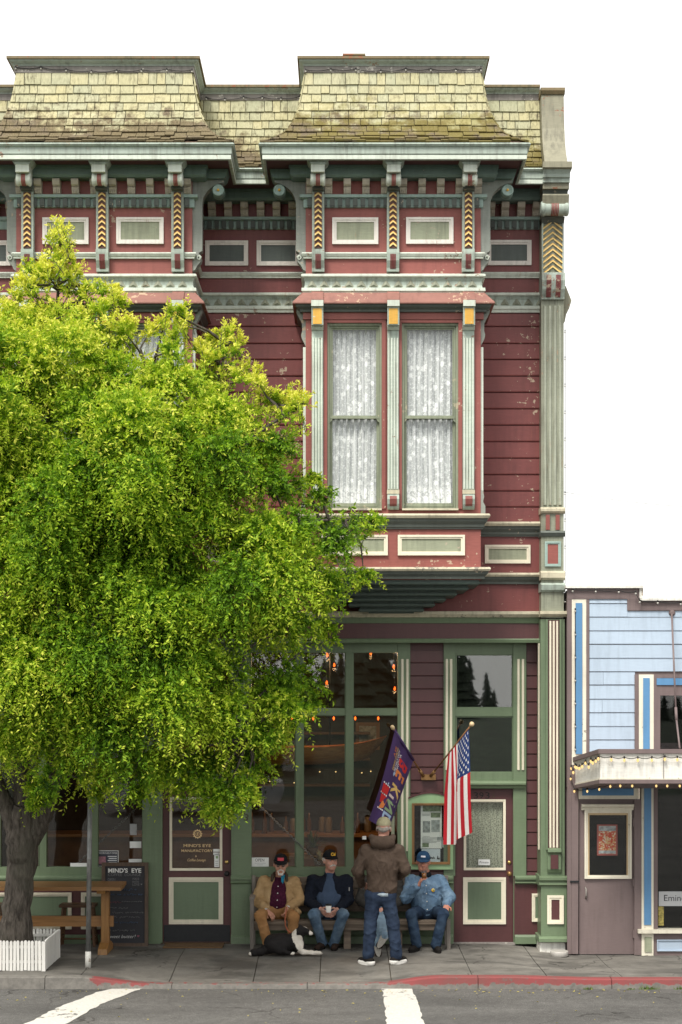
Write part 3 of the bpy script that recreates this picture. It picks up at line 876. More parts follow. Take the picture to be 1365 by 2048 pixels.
# ---- one bay, then its twin
def xb(px): return X(px, -B)
def zb(py): return Z(py, -B)
def bay(bx, path, dx):
    """all fixed pieces of one bay; dx shifts the right-hand bay's measures"""
    b0, b1 = bx
    W = [(xb(655) + dx, xb(764) + dx), (xb(804) + dx, xb(917) + dx)]
    zt, zbm = zb(646), zb(1018)
    mb = MB()
    yf, yk = -B, -B + 0.14
    mb.box(b0, b1, yf, yk, 4.80, zbm).box(b0, b1, yf, yk, zt, 10.03)
    mb.box(b0, W[0][0], yf, yk, zbm, zt).box(W[0][1], W[1][0], yf, yk, zbm, zt).box(W[1][1], b1, yf, yk, zbm, zt)
    mb.box(b0, b0 + 0.12, yk, 0, 4.80, 10.03).box(b1 - 0.12, b1, yk, 0, 4.80, 10.03)
    mb.box(b0 + 0.12, b1 - 0.12, yk, 0, 4.80, 4.86)
    bw = mb.build('bay_wall', 'bay_red', BLD)
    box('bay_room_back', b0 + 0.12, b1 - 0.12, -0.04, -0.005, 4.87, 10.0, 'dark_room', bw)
    # hood
    swept('window_hood', [(0.0, 8.452), (0.04, 8.452), (0.165, 8.302), (0.165, 8.285), (0.0, 8.285)], 'hood_red', path)
    swept('hood_moulding', [(0.0, 8.284), (0.13, 8.284), (0.12, 8.255), (0.075, 8.225), (0.07, 8.20), (0.0, 8.20)], 'slate', path)
    swept('hood_fascia', [(0.0, 8.199), (0.035, 8.199), (0.035, 8.115), (0.0, 8.115)], 'bay_red', path)
    # casing round the sashes
    for x0, x1 in W:
        cs = MB()
        w = 0.05
        cs.box(x0 - w, x0, yf - 0.022, yf - 0.001, zbm, zt + w).box(x1, x1 + w, yf - 0.022, yf - 0.001, zbm, zt + w).box(x0 - 0.0, x1 + 0.0, yf - 0.022, yf - 0.001, zt, zt + w)
        cs.build('window_casing', 'bay_red', BLD)
        sash_window(x0, x1, zbm, zt, dx)
    for k, (p0, p1) in enumerate(((643, 776), (796, 930))):
        framed_at(xb(p0) + dx, xb(p1) + dx, zb(1111), zb(1070), -B, 0.05, 'cream', 'sage')
    framed_at(xb(665) + dx, xb(757) + dx, zb(489), zb(436), -B, 0.055, 'white_frame', 'sage')
    framed_at(xb(812.5) + dx, xb(907) + dx, zb(488.5), zb(435.5), -B, 0.055, 'white_frame', 'sage')
    # stepped underside
    n = 6
    cx = (b0 + b1) / 2
    for k in range(n):
        t = k / n
        hw = (b1 - b0) / 2 * (1 - t) + 0.30 * t - 0.02
        dp = B * (1 - t) + 0.16 * t - 0.02
        zt_, zb_ = 4.808 - 0.062 * k, 4.808 - 0.062 * (k + 1) - 0.004
        MB().sweep([(0.0, zb_), (0.012, zb_ + 0.01), (0.018, zb_ + 0.03), (0.0, zb_ + 0.035), (0.0, zt_ + 0.002), (-0.22, zt_ + 0.002), (-0.22, zb_)], [(cx - hw, 0), (cx - hw, -dp), (cx + hw, -dp), (cx + hw, 0)]).build('bay_step', 'teal_shaded', BLD)
    box('bay_step_base', cx - 0.30, cx + 0.30, -0.16, -0.001, 4.415, 4.435, 'teal_shaded', BLD)

def framed_at(x0, x1, za, zt, Y, w, fm, pm):
    fr = MB().frame(x0, x1, za, zt, w, Y - 0.03, Y - 0.001).build('panel_frame', fm, BLD)
    box('panel', x0 + w * 0.98, x1 - w * 0.98, Y - 0.006, Y - 0.001, za + w * 0.98, zt - w * 0.98, pm, fr)

def lace_mat():
    t = NT('lace')
    uv = t.n('ShaderNodeTexCoord').outputs['UV']
    def mp(s):
        m = t.n('ShaderNodeMapping'); m.inputs['Scale'].default_value = s
        t.l(uv, m.inputs[0]); return m.outputs[0]
    vo = t.n('ShaderNodeTexVoronoi'); vo.inputs['Scale'].default_value = 1.0
    t.l(mp((7, 21, 1)), vo.inputs['Vector'])
    petal = t.noise(mp((48, 150, 1)), 1.0, 2, 0.5, 0.5)
    flow = t.ramp(t.math('ADD', vo.outputs['Distance'], t.ramp(petal, 0.3, 0.7, -0.14, 0.14)), 0.26, 0.34, 1.0, 0.0)
    vine = t.ramp(t.noise(mp((30, 92, 1)), 1.0, 3, 0.6, 0.8), 0.54, 0.58)
    sep = t.n('ShaderNodeSeparateXYZ'); t.l(uv, sep.inputs[0])
    hem = t.ramp(sep.outputs['Y'], 0.15, 0.10)
    hemf = t.ramp(t.noise(mp((16, 46, 1)), 1, 2, 0.5, 1.4), 0.46, 0.50)
    pat = t.math('MAXIMUM', flow, t.math('MAXIMUM', t.math('MULTIPLY', vine, 0.75), t.math('MULTIPLY', hem, hemf)))
    gather = t.ramp(t.noise(mp((17, 0.5, 1)), 1.0, 3, 0.6), 0.50, 0.66)
    pat = t.math('MAXIMUM', pat, t.math('MULTIPLY', gather, 0.85))
    c = t.mix(pat, (0.62, 0.635, 0.63, 1), (0.97, 0.97, 0.96, 1))
    df = t.n('ShaderNodeBsdfDiffuse'); t.l(c, df.inputs[0])
    tr = t.n('ShaderNodeBsdfTransparent')
    m1 = t.n('ShaderNodeMixShader')
    t.l(t.ramp(pat, 0, 1, 0.90, 1.0), m1.inputs[0]); t.l(tr.outputs[0], m1.inputs[1]); t.l(df.outputs[0], m1.inputs[2])
    t.l(m1.outputs[0], t.out.inputs[0])
    MATS['lace'] = t.m
lace_mat()

def curtain(x0, x1, za, zt, Y, parent, mt='lace', seed=1, folds=8, amp=0.02):
    rs = random.Random(seed)
    ph = [rs.uniform(0, 6.28) for _ in range(5)]
    mb = MB()
    nu, nv = 70, 14
    def fn(u, v):
        g = u + 0.03 * math.sin(3 * v + ph[3]) * (1 - v)
        y = amp * math.sin(folds * 6.28 * g + ph[0] + 1.2 * math.sin(5 * g + ph[1])) + amp * 0.6 * math.sin(folds * 2.7 * 6.28 * g + ph[2] + v)
        x = x0 + (x1 - x0) * u
        return (x, Y + y, za + (zt - za) * v)
    mb.grid(fn, nu, nv)
    o = mb.build('lace_curtain', mt, parent)
    uvl = o.data.uv_layers.new(name='uv')
    for p in o.data.polygons:
        for li, vi in zip(p.loop_indices, p.vertices):
            uvl.data[li].uv = ((vi % (nu + 1)) / nu, (vi // (nu + 1)) / nv)
    return o

def sash_window(x0, x1, za, zt, dx):
    w = 0.055
    Y = -B
    fr = MB()
    fr.box(x0, x0 + 0.028, Y + 0.012, Y + 0.13, za, zt).box(x1 - 0.028, x1, Y + 0.012, Y + 0.13, za, zt).box(x0 + 0.028, x1 - 0.028, Y + 0.012, Y + 0.13, zt - 0.03, zt)
    fo = fr.build('sash_window', 'sash_green', BLD)
    zm = zb(833)
    x0 += 0.03; x1 -= 0.03
    up = MB()
    up.frame(x0, x1, zm - 0.02, zt - 0.032, 0.042, Y + 0.04, Y + 0.085)
    # horns under the meeting rail
    for s, xx in ((1, x0), (-1, x1)):
        up.ext([(xx, zm - 0.02), (xx + s * 0.04, zm - 0.02), (xx + s * 0.025, zm - 0.05), (xx, zm - 0.07)], 'y', Y + 0.045, Y + 0.08)
    up.build('upper_sash', 'sash_green', fo)
    lo = MB().frame(x0, x1, za + 0.012, zm + 0.02, 0.036, Y + 0.088, Y + 0.125)
    lo.box(x0 + 0.03, x1 - 0.03, Y + 0.09, Y + 0.12, za + 0.04, za + 0.085)
    lo.build('lower_sash', 'sash_green', fo)
    box('pane', x0 + 0.04, x1 - 0.04, Y + 0.062, Y + 0.065, zm + 0.02, zt - 0.07, 'sash_glass', fo)
    box('pane', x0 + 0.033, x1 - 0.033, Y + 0.104, Y + 0.107, za + 0.08, zm - 0.015, 'sash_glass', fo)
    MB().ext([(Y - 0.06, za - 0.02), (Y - 0.055, za + 0.002), (Y + 0.12, za + 0.014), (Y + 0.12, za - 0.02)], 'x', x0 - 0.028, x1 + 0.028).build('sill', 'sill_old', fo)
    curtain(x0 + 0.01, x1 - 0.01, za + 0.02, zt - 0.03, Y + 0.15, fo, seed=int(x0 * 100) % 97, amp=0.026)
bay((br0, br1), BAYR, 0)
bay((bl0, bl1), BAYL, DXB)

# ---- bay pilasters (three to a bay)
def bay_pilaster(cx):
    Y = -B
    h = 0.073
    p = MB().box(cx - h, cx + h, Y - 0.05, Y - 0.0235, zb(1020), zb(606)).build('bay_pilaster', 'mint', BLD)
    MB().box(cx - h - 0.004, cx + h + 0.004, Y - 0.185, Y - 0.055, Z(612, -B - 0.18), Z(600, -B - 0.18)).build('capital_block', 'mint_light', p)
    MB().ext([(Y - 0.055, 8.46), (Y - 0.175, 8.335), (Y - 0.175, 8.318), (Y - 0.055, 8.318)], 'x', cx - h - 0.003, cx + h + 0.003).build('capital_cover', 'hood_red', p)
    MB().box(cx - h - 0.002, cx + h + 0.002, Y - 0.15, Y - 0.051, Z(650, -B - 0.15), Z(613, -B - 0.15)).build('capital', 'mint', p)
    g = MB()
    for k in range(7):
        xx = cx - 0.056 + 0.112 * (k + 0.5) / 7
        g.box(xx - 0.0072, xx + 0.0072, Y - 0.158 - 0.003 * (k % 2), Y - 0.151, Z(648, -B - 0.15), Z(617, -B - 0.15))
    g.build('gold_panel', 'gold', p)
    MB().ext([(Y - 0.051, zb(662)), (Y - 0.07, zb(662)), (Y - 0.095, zb(657)), (Y - 0.095, zb(653)), (Y - 0.13, zb(650)), (Y - 0.13, zb(647)), (Y - 0.051, zb(647))], 'x', cx - h - 0.004, cx + h + 0.004).build('necking', 'mint_light', p)
    for k in range(4):
        xx = cx - h + 2 * h * (k + 0.5) / 4
        MB().ext([(xx - 0.0125, Y - 0.051), (xx - 0.008, Y - 0.066), (xx + 0.008, Y - 0.066), (xx + 0.0125, Y - 0.051)], 'z', zb(979), zb(678)).build('flute', 'mint_light', p)
    MB().box(cx - h - 0.006, cx + h + 0.006, Y - 0.075, Y - 0.051, zb(989), zb(981)).build('base_block', 'sill_old', p)
    MB().ext([(Y - 0.051, zb(990)), (Y - 0.10, zb(991)), (Y - 0.115, zb(1000)), (Y - 0.10, zb(1010)), (Y - 0.075, zb(1017)), (Y - 0.051, zb(1020))], 'x', cx - h - 0.002, cx + h + 0.002).build('console', 'mint', p)
    r = MB()
    for k in range(5):
        xx = cx - 0.045 + 0.09 * (k + 0.5) / 5
        r.ext([(Y - 0.095, zb(993)), (Y - 0.112, zb(994)), (Y - 0.124, zb(1000)), (Y - 0.108, zb(1010)), (Y - 0.09, zb(1014)), (Y - 0.08, zb(1005))], 'x', xx - 0.008, xx + 0.008)
    r.build('console_reeds', 'bay_red', p)
    return p
bp = bay_pilaster(xb(635.5))
for px, dx in ((786.5, 0), (937, 0), (635.5, DXB), (786.5, DXB), (937, DXB)):
    copy_part(bp, BLD, (xb(px) - xb(635.5) + dx, 0, 0))

# ---- cornice brackets of the bays
def chevron(cx, z, half, Y, gap=0.0, th=0.020):
    mb = MB()
    rise = half * 0.78
    for s in (-1, 1):
        q = [(cx, z), (cx + s * half, z - rise), (cx + s * half, z - rise - th), (cx, z - th)]
        mb.ext(q, 'y', Y - 0.018, Y - 0.001)
        q = [(cx, z + 0.011), (cx + s * half, z - rise + 0.011), (cx + s * half, z - rise), (cx, z)]
        mb.ext(q, 'y', Y - 0.012, Y - 0.001, m=1)
    return mb

def cornice_bracket(cx):
    Y = -B
    h = 0.077
    br = MB().box(cx - h, cx + h, Y - 0.10, Y - 0.001, Z(500, -B - 0.1), 9.86).build('cornice_bracket', 'mint', BLD)
    MB().box(cx - h + 0.005, cx + h - 0.005, Y - 0.22, Y - 0.101, Z(382, -1.1), 9.86).build('shaded_neck', 'slate', br)  # dark slate puts the shade under the drum into the colour
    MB().ext([(cx - 0.135, 10.023), (cx + 0.135, 10.023), (cx + 0.125, 9.995), (cx + 0.09, 9.955), (cx - 0.09, 9.955), (cx - 0.125, 9.995)], 'y', Y - 0.455, Y - 0.211).build('bracket_cap', 'mint', br)
    MB().box(cx - 0.085, cx + 0.085, Y - 0.44, Y - 0.212, 9.862, 9.954).build('cap_block', 'mint_light', br)
    c = (cx - 0.093, Y - 0.315, 9.80)
    MB().lathe([(0.068, 0), (0.082, 0.012), (0.082, 0.03), (0.070, 0.045), (0.070, 0.141), (0.082, 0.156), (0.082, 0.174), (0.068, 0.186)], c, (1, 0, 0), 20).build('drum', 'mint_light', br)
    r = MB()
    for k in range(3):
        r.lathe([(0.074, 0.068 + k * 0.018), (0.0765, 0.072 + k * 0.018), (0.0765, 0.080 + k * 0.018), (0.074, 0.083 + k * 0.018)], c, (1, 0, 0), 20)
    r.build('drum_reeds', 'bay_red', br)
    zt, za = Z(385, -1.08), Z(497, -1.08)
    box('chevron_field', cx - 0.047, cx + 0.047, Y - 0.112, Y - 0.101, za, zt, 'brown_field', br)
    for k in range(10):
        chevron(cx, zt - 0.012 - 0.0705 * k, 0.044, Y - 0.112, th=0.016).build('chevron', ['gold_edge', 'gold'], br)
    MB().ext([(Y - 0.001, Z(498, -1.1)), (Y - 0.125, Z(498, -1.1)), (Y - 0.125, Z(505, -1.1)), (Y - 0.11, Z(520, -1.1)), (Y - 0.07, Z(535, -1.07)), (Y - 0.065, zb(545.5)), (Y - 0.001, zb(545.5))], 'x', cx - h - 0.002, cx + h + 0.002).build('bracket_foot', 'mint', br)
    r = MB()
    for k in range(4):
        xx = cx - 0.036 + 0.072 * (k + 0.5) / 4
        r.ext([(Y - 0.10, Z(508, -1.1)), (Y - 0.130, Z(508, -1.1)), (Y - 0.118, Z(521, -1.1)), (Y - 0.078, Z(536, -1.07)), (Y - 0.06, Z(538, -1.07))], 'x', xx - 0.007, xx + 0.007)
    r.build('foot_reeds', 'maroon', br)
    return br
cb = cornice_bracket(xb(637))
for px, dx in ((786, 0), (936, 0), (637, DXB), (786, DXB), (936, DXB)):
    copy_part(cb, BLD, (xb(px) - xb(637) + dx, 0, 0))

# ---- corner pilaster
PY = -0.22
def xp(px): return X(px, PY)
def zp(py, e=0.0): return Z(py, PY - e)
cp = box('corner_pilaster', PILX0, PILX1, PY, 0.3, zp(1236), 10.1, 'stone_green', BLD)
x0, x1 = PILX0, PILX1
def prof(name, pts, mt, a=x0 - 0.012, b=x1 + 0.012):
    return MB().ext([(0.2, pts[0][1])] + [(PY - o, z) for o, z in pts] + [(0.2, pts[-1][1])], 'x', a, b).build(name, mt, cp)
prof('flared_cap', [(0.0, 11.27)] + [(o * 0.95 + 0.0, z) for o, z in MAN[1:6]] + [(0.36, 10.24)], 'corner_flash', x0, x1)
prof('cap_top', [(0.0, 11.337), (0.045, 11.337), (0.045, 11.30), (0.02, 11.26), (0.0, 11.26)], 'cap_metal')
prof('pilaster_ledge', [(0.40, 10.24), (0.44, 10.235), (0.44, 10.16), (0.40, 10.15)], 'corner_flash', x0 - 0.03, x1 + 0.05)
prof('pilaster_crown', [(0.39, 10.15), (0.36, 10.10), (0.36, 10.06), (0.33, 10.05), (0.33, 10.0)], 'mint', x0 - 0.02, x1 + 0.035)
prof('pilaster_board', [(0.30, 10.0), (0.30, 9.925)], 'corner_flash', x0 - 0.015, x1 + 0.03)
prof('pilaster_cove', [(0.25, 9.925), (0.22, 9.86)], 'slate', x0 - 0.01, x1 + 0.02)
prof('pilaster_block', [(0.29, 9.86), (0.30, 9.84), (0.27, 9.735)], 'corner_flash', x0 - 0.015, x1 + 0.03)
c = (x0 - 0.035, PY - 0.20, 9.69)
MB().lathe([(0.075, 0), (0.095, 0.015), (0.095, 0.04), (0.085, 0.06), (0.085, x1 - x0 + 0.01), (0.095, x1 - x0 + 0.03), (0.095, x1 - x0 + 0.055), (0.075, x1 - x0 + 0.07)], c, (1, 0, 0), 22).build('pilaster_drum', 'mint', cp)
r = MB()
for k in range(5):
    t0 = (x1 - x0) / 2 + 0.035 - 0.05 + k * 0.02
    r.lathe([(0.088, t0 + 0.002), (0.091, t0 + 0.005), (0.091, t0 + 0.014), (0.088, t0 + 0.017)], c, (1, 0, 0), 22)
r.build('drum_reeds', 'bay_red', cp)
prof('pilaster_neck', [(0.10, 9.62), (0.02, 9.545)], 'slate', x0, x1)
prof('chevron_border', [(0.018, zp(436)), (0.018, zp(546))], 'stone_green', x0 + 0.002, x1 - 0.002)
cxp = (x0 + x1) / 2 - 0.0
for k in range(9):
    chevron(cxp, zp(443) - 0.0745 * k, 0.128, PY - 0.018, th=0.015).build('chevron', ['gold_edge', 'gold'], cp)
for s in (-1, 1):
    box('border_strip', cxp + s * 0.133 - 0.008, cxp + s * 0.133 + 0.008, PY - 0.03, PY - 0.019, zp(545), zp(438), 'mint', cp)
prof('pilaster_console', [(0.06, zp(547)), (0.11, zp(550)), (0.125, zp(565)), (0.10, zp(582)), (0.05, zp(595)), (0.04, zp(600))], 'mint', x0 - 0.004, x1 + 0.004)
for s in (-0.062, 0.062):
    r = MB()
    for k in range(5):
        xx = cxp + s - 0.032 + 0.064 * (k + 0.5) / 5
        r.ext([(PY - 0.09, zp(553)), (PY - 0.122, zp(554)), (PY - 0.135, zp(566)), (PY - 0.112, zp(582)), (PY - 0.062, zp(596)), (PY - 0.04, zp(597))], 'x', xx - 0.0055, xx + 0.0055)
    r.build('console_reeds', 'maroon', cp)
for k in range(4):
    xx = x0 + (x1 - x0) * (k + 0.75) / 4.5 + 0.0
    MB().ext([(xx - 0.024, PY - 0.001), (xx - 0.012, PY - 0.020), (xx + 0.012, PY - 0.020), (xx + 0.024, PY - 0.001)], 'z', zp(1010), zp(612)).build('flute', 'stone_light', cp)
prof('pilaster_band', [(0.02, zp(1015)), (0.045, zp(1018)), (0.045, zp(1023)), (0.02, zp(1027))], 'sill_old')
for s in (-0.065, 0.065):
    r = MB()
    for k in range(4):
        xx = cxp + s - 0.026 + 0.052 * (k + 0.5) / 4
        r.box(xx - 0.0055, xx + 0.0055, PY - 0.03, PY - 0.001, zp(1060), zp(1030))
    r.build('block_reeds', 'bay_red', cp)
prof('pilaster_band', [(0.03, zp(1062)), (0.05, zp(1066)), (0.02, zp(1073))], 'slate')
framed(1090, 1122, 1083, 1133, PY, 0.035, 'teal_light', 'bay_red', cp, out=0.022)
prof('pilaster_band', [(0.02, zp(1142)), (0.05, zp(1146)), (0.055, zp(1156)), (0.02, zp(1160))], 'sill_old')
prof('pilaster_band', [(0.02, zp(1166)), (0.06, zp(1170)), (0.045, zp(1180)), (0.015, zp(1184))], 'mint')
# carved ears on the building's right flank
for (pz, s) in ((600, 1.0), (322, 0.55)):
    z_ = zp(pz)
    MB().ext([(PILX1, z_ + 0.28 * s), (PILX1 + 0.05 * s, z_ + 0.20 * s), (PILX1 + 0.12 * s, z_ + 0.02 * s), (PILX1 + 0.09 * s, z_ - 0.08 * s), (PILX1 + 0.05 * s, z_ - 0.16 * s), (PILX1 + 0.03 * s, z_ - 0.26 * s), (PILX1, z_ - 0.30 * s)], 'y', -0.10, 0.05).build('flank_bracket', 'corner_flash', cp)
box('flank_wall', PILX1 - 0.05, PILX1 - 0.002, 0.3, 9.0, 0.0, 10.1, 'sage', BLD)

# ------------------------------------------------------------------ ground floor shopfront
SY = 0.20
def xs(px, e=0.0): return X(px, SY - e)
def zs(py, e=0.0): return Z(py, SY - e)
def pbox(name, px0, px1, py0, py1, e0, e1, mt, parent=BLD):
    """box in front of the shopfront plane, from e1 to e0 metres proud"""
    Y0, Y1 = SY - e0, SY - e1
    return box(name, X(px0, Y0), X(px1, Y0), Y0, Y1, Z(py1, Y0), Z(py0, Y0), mt, parent)

XR = PILX1 + 0.035
def longmould(name, pts, mt, xa=-6.5, xb_=PILX0):
    return MB().ext([(0.15, pts[0][1])] + [(-o, z) for o, z in pts] + [(0.15, pts[-1][1])], 'x', xa, xb_).build(name, mt, BLD)
longmould('shop_cornice', [(0.10, 4.445), (0.125, 4.44), (0.125, 4.405), (0.09, 4.365)], 'sill_old', -6.5, PILX0 - 0.001)
longmould('shop_bed', [(0.07, 4.365), (0.06, 4.335), (0.05, 4.30), (0.045, 4.288)], 'green')
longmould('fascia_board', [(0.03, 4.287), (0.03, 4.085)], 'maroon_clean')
longmould('fascia_bead', [(0.05, 4.084), (0.06, 4.07), (0.05, 4.03)], 'green')
MB().ext([(0.2, 4.44)] + [(PY - o, z) for o, z in [(0.02, 4.44), (0.055, 4.435), (0.055, 4.40), (0.02, 4.365)]] + [(0.2, 4.365)], 'x', PILX0 - 0.02, XR).build('pilaster_cornice', 'sill_old', BLD)

# corner pilaster, lower part
lp = box('shop_pilaster', PILX0 - 0.008, PILX1 + 0.012, PY, 0.3, 0.0 - 0.06, zp(1238), 'green', BLD)
box('pilaster_field', xp(1094), xp(1121), PY - 0.006, PY - 0.001, zp(1697), zp(1240), 'maroon_clean', lp)
for s in (-1, 1):
    xx = xp(1094) if s < 0 else xp(1121)
    box('field_edge', xx - 0.012, xx + 0.012, PY - 0.03, PY - 0.001, zp(1700), zp(1239), 'green', lp)
for k in range(3):
    xx = xp(1101 + 6.8 * k)
    MB().ext([(xx - 0.015, PY - 0.007), (xx - 0.010, PY - 0.024), (xx + 0.010, PY - 0.024), (xx + 0.015, PY - 0.007)], 'z', zp(1695), zp(1242)).build('reed', 'cream', lp)
prof_l = lambda name, pts, mt, a, b: MB().ext([(0.2, pts[0][1])] + [(PY - o, z) for o, z in pts] + [(0.2, pts[-1][1])], 'x', a, b).build(name, mt, lp)
prof_l('lower_console', [(0.03, zp(1696)), (0.07, zp(1698)), (0.075, zp(1703)), (0.04, zp(1708)), (0.04, zp(1738)), (0.02, zp(1745))], 'green', xp(1095), xp(1122))
box('console_field', xp(1101), xp(1116), PY - 0.055, PY - 0.041, zp(1737), zp(1709), 'maroon_clean', lp)
prof_l('pedestal_cap', [(0.05, zp(1752)), (0.08, zp(1754)), (0.08, zp(1759)), (0.055, zp(1762)), (0.055, zp(1766)), (0.07, zp(1768)), (0.04, zp(1772))], 'green', xp(1078), xp(1135))
prof_l('pedestal', [(0.035, zp(1772)), (0.035, zp(1872))], 'green', xp(1082), xp(1133))
framed_p = MB().frame(xp(1094), xp(1127), zp(1847), zp(1790), 0.055, PY - 0.06, PY - 0.036).build('pedestal_frame', 'cream', lp)
box('pedestal_field', xp(1102), xp(1119), PY - 0.042, PY - 0.036, zp(1839), zp(1798), 'maroon_clean', lp)
prof_l('pedestal_base', [(0.05, zp(1872)), (0.085, zp(1876)), (0.085, zp(1882)), (0.05, zp(1884))], 'green', xp(1077), xp(1134))
box('base_stone', xp(1080), xp(1131), PY - 0.01, 0.2, -0.12, zp(1885), 'white_worn', lp)
# flank of the pilaster towards the recess: cream strip
box('flank_strip', PILX0 - 0.022, PILX0 - 0.009, PY + 0.12, PY + 0.20, zs(1695), 4.02, 'cream', lp)

# structural posts and rails of the shopfront
def post(px0, px1, name='post', e=0.08):
    return pbox(name, px0, px1, 1280, 1889, e, -0.06, 'green')
postA = post(463, 503)
postB = post(286, 325)
pbox('head_rail', -260, 795.5, 1278, 1305, 0.066, -0.06, 'green')
def window_bay(edges, px_first, px_last, name):
    """frame with mullions; panes are parts of the window"""
    w = pbox(name, px_first, px_last, 1734, 1751, 0.062, -0.04, 'green')
    pbox('transom_rail', px_first, px_last, 1417.5, 1430.5, 0.045, -0.03, 'green', w)
    xs_all = [px_first] + [q for e in edges for q in e] + [px_last]
    for a, b in edges:
        pbox('mullion', a, b, 1300, 1737, 0.055, -0.035, 'green', w)
    for i in range(0, len(xs_all), 2):
        a, b = xs_all[i], xs_all[i + 1]
        for (t, bt) in ((1304, 1418), (1430, 1735)):
            o = pbox('pane', a - 1, b + 1, t - 1, bt + 1, 0.0, -0.004, 'shop_glass' if t > 1400 else 'transom_glass', w)
            st = 0.008
            x0_, x1_, z0_, z1_ = X(a, SY), X(b, SY), Z(bt, SY), Z(t, SY)
            MB().frame(x0_, x1_, z0_, z1_, 0.014, SY - 0.022, SY - 0.005).build('glazing_bead', 'green', w)
    return w
winR = window_bay([(592, 606.5), (692, 706)], 502, 797, 'shop_window')
winL = window_bay([(-113, -100), (-12, 1), (80, 93), (183, 196)], -215, 287, 'shop_window')
# jamb strip with cream flutes, right of the large window
def fluted_strip(px0, px1, xsf, top, bot, e=0.07):
    s = pbox('fluted_strip', px0, px1, 1286, 1752, e, -0.06, 'green')
    Y = SY - e
    for f in xsf:
        xx = X(f, Y)
        MB().ext([(xx - 0.018, Y - 0.001), (xx - 0.010, Y - 0.016), (xx + 0.010, Y - 0.016), (xx + 0.018, Y - 0.001)], 'z', Z(bot, Y), Z(top, Y)).build('flute', 'cream', s)
    return s
fluted_strip(796, 821, (805, 815), 1318, 1702)
fluted_strip(888, 911, (894, 902.5), 1318, 1540)
fluted_strip(1027, 1053, (1037.5, 1046.5), 1318, 1540)
# maroon boards between window and door and beside the pilaster
for (a, b) in ((821, 888), (1053, 1084)):
    pbox('board_backing', a, b, 1280, 1752, 0.012, -0.06, 'maroon_clean')
    y = 1300.0
    while y < 1745:
        y2 = min(y + 26.1, 1752)
        Y = SY - 0.02
        zt, zb_ = Z(y, Y), Z(y2, Y)
        MB().ext([(SY - 0.013, zt - 0.003), (SY - 0.026, zt - 0.006), (SY - 0.034, zb_ + 0.014), (SY - 0.028, zb_ + 0.005), (SY - 0.013, zb_ + 0.003)], 'x', X(a, Y) + 0.002, X(b, Y) - 0.002).build('siding_board', 'maroon_clean', BLD)
        y = y2
# dado: bulkhead, ledges, plinth
def dado(px0, px1, mt='green'):
    pbox('bulkhead', px0, px1, 1752, 1875, 0.055, -0.06, mt)
    Y = SY
    MB().ext([(SY, zs(1750)), (SY - 0.10, zs(1750)), (SY - 0.125, zs(1753)), (SY - 0.125, zs(1757)), (SY - 0.095, zs(1759)), (SY - 0.095, zs(1762)), (SY - 0.11, zs(1764)), (SY - 0.085, zs(1767)), (SY, zs(1767))], 'x', xs(px0), xs(px1)).build('dado_ledge', 'green', BLD)
    MB().ext([(SY, zs(1868)), (SY - 0.075, zs(1868)), (SY - 0.095, zs(1872)), (SY - 0.10, 0.0), (SY, 0.0)], 'x', xs(px0), xs(px1)).build('plinth', 'green', BLD)
dado(463, 906)
dado(-260, 300, 'maroon_clean')
dado(1029, 1082, 'maroon_clean')
for a, b in ((-60, 30), (50, 144), (163, 256)):
    Y = SY - 0.055
    fr = MB().frame(X(a, Y), X(b, Y), Z(1858, Y), Z(1785, Y), 0.05, Y - 0.025, Y - 0.001).build('panel_frame', 'cream', BLD)
    box('panel', X(a, Y) + 0.049, X(b, Y) - 0.049, Y - 0.006, Y - 0.001, Z(1858, Y) + 0.049, Z(1785, Y) - 0.049, 'green_panel', fr)
Y = SY - 0.055
fr = MB().frame(X(1064, Y), X(1092, Y), Z(1843, Y), Z(1787, Y), 0.045, Y - 0.025, Y - 0.001).build('panel_frame', 'cream', BLD)
box('panel', X(1070, Y), X(1088, Y), Y - 0.006, Y - 0.001, Z(1837, Y), Z(1793, Y), 'green_panel', fr)
for a, b in ((512, 596), (606, 690), (700, 790), (800, 895)):
    Y = SY - 0.055
    MB().frame(X(a, Y), X(b, Y), Z(1862, Y), Z(1780, Y), 0.02, Y - 0.012, Y - 0.001).build('panel_frame', 'green', BLD)

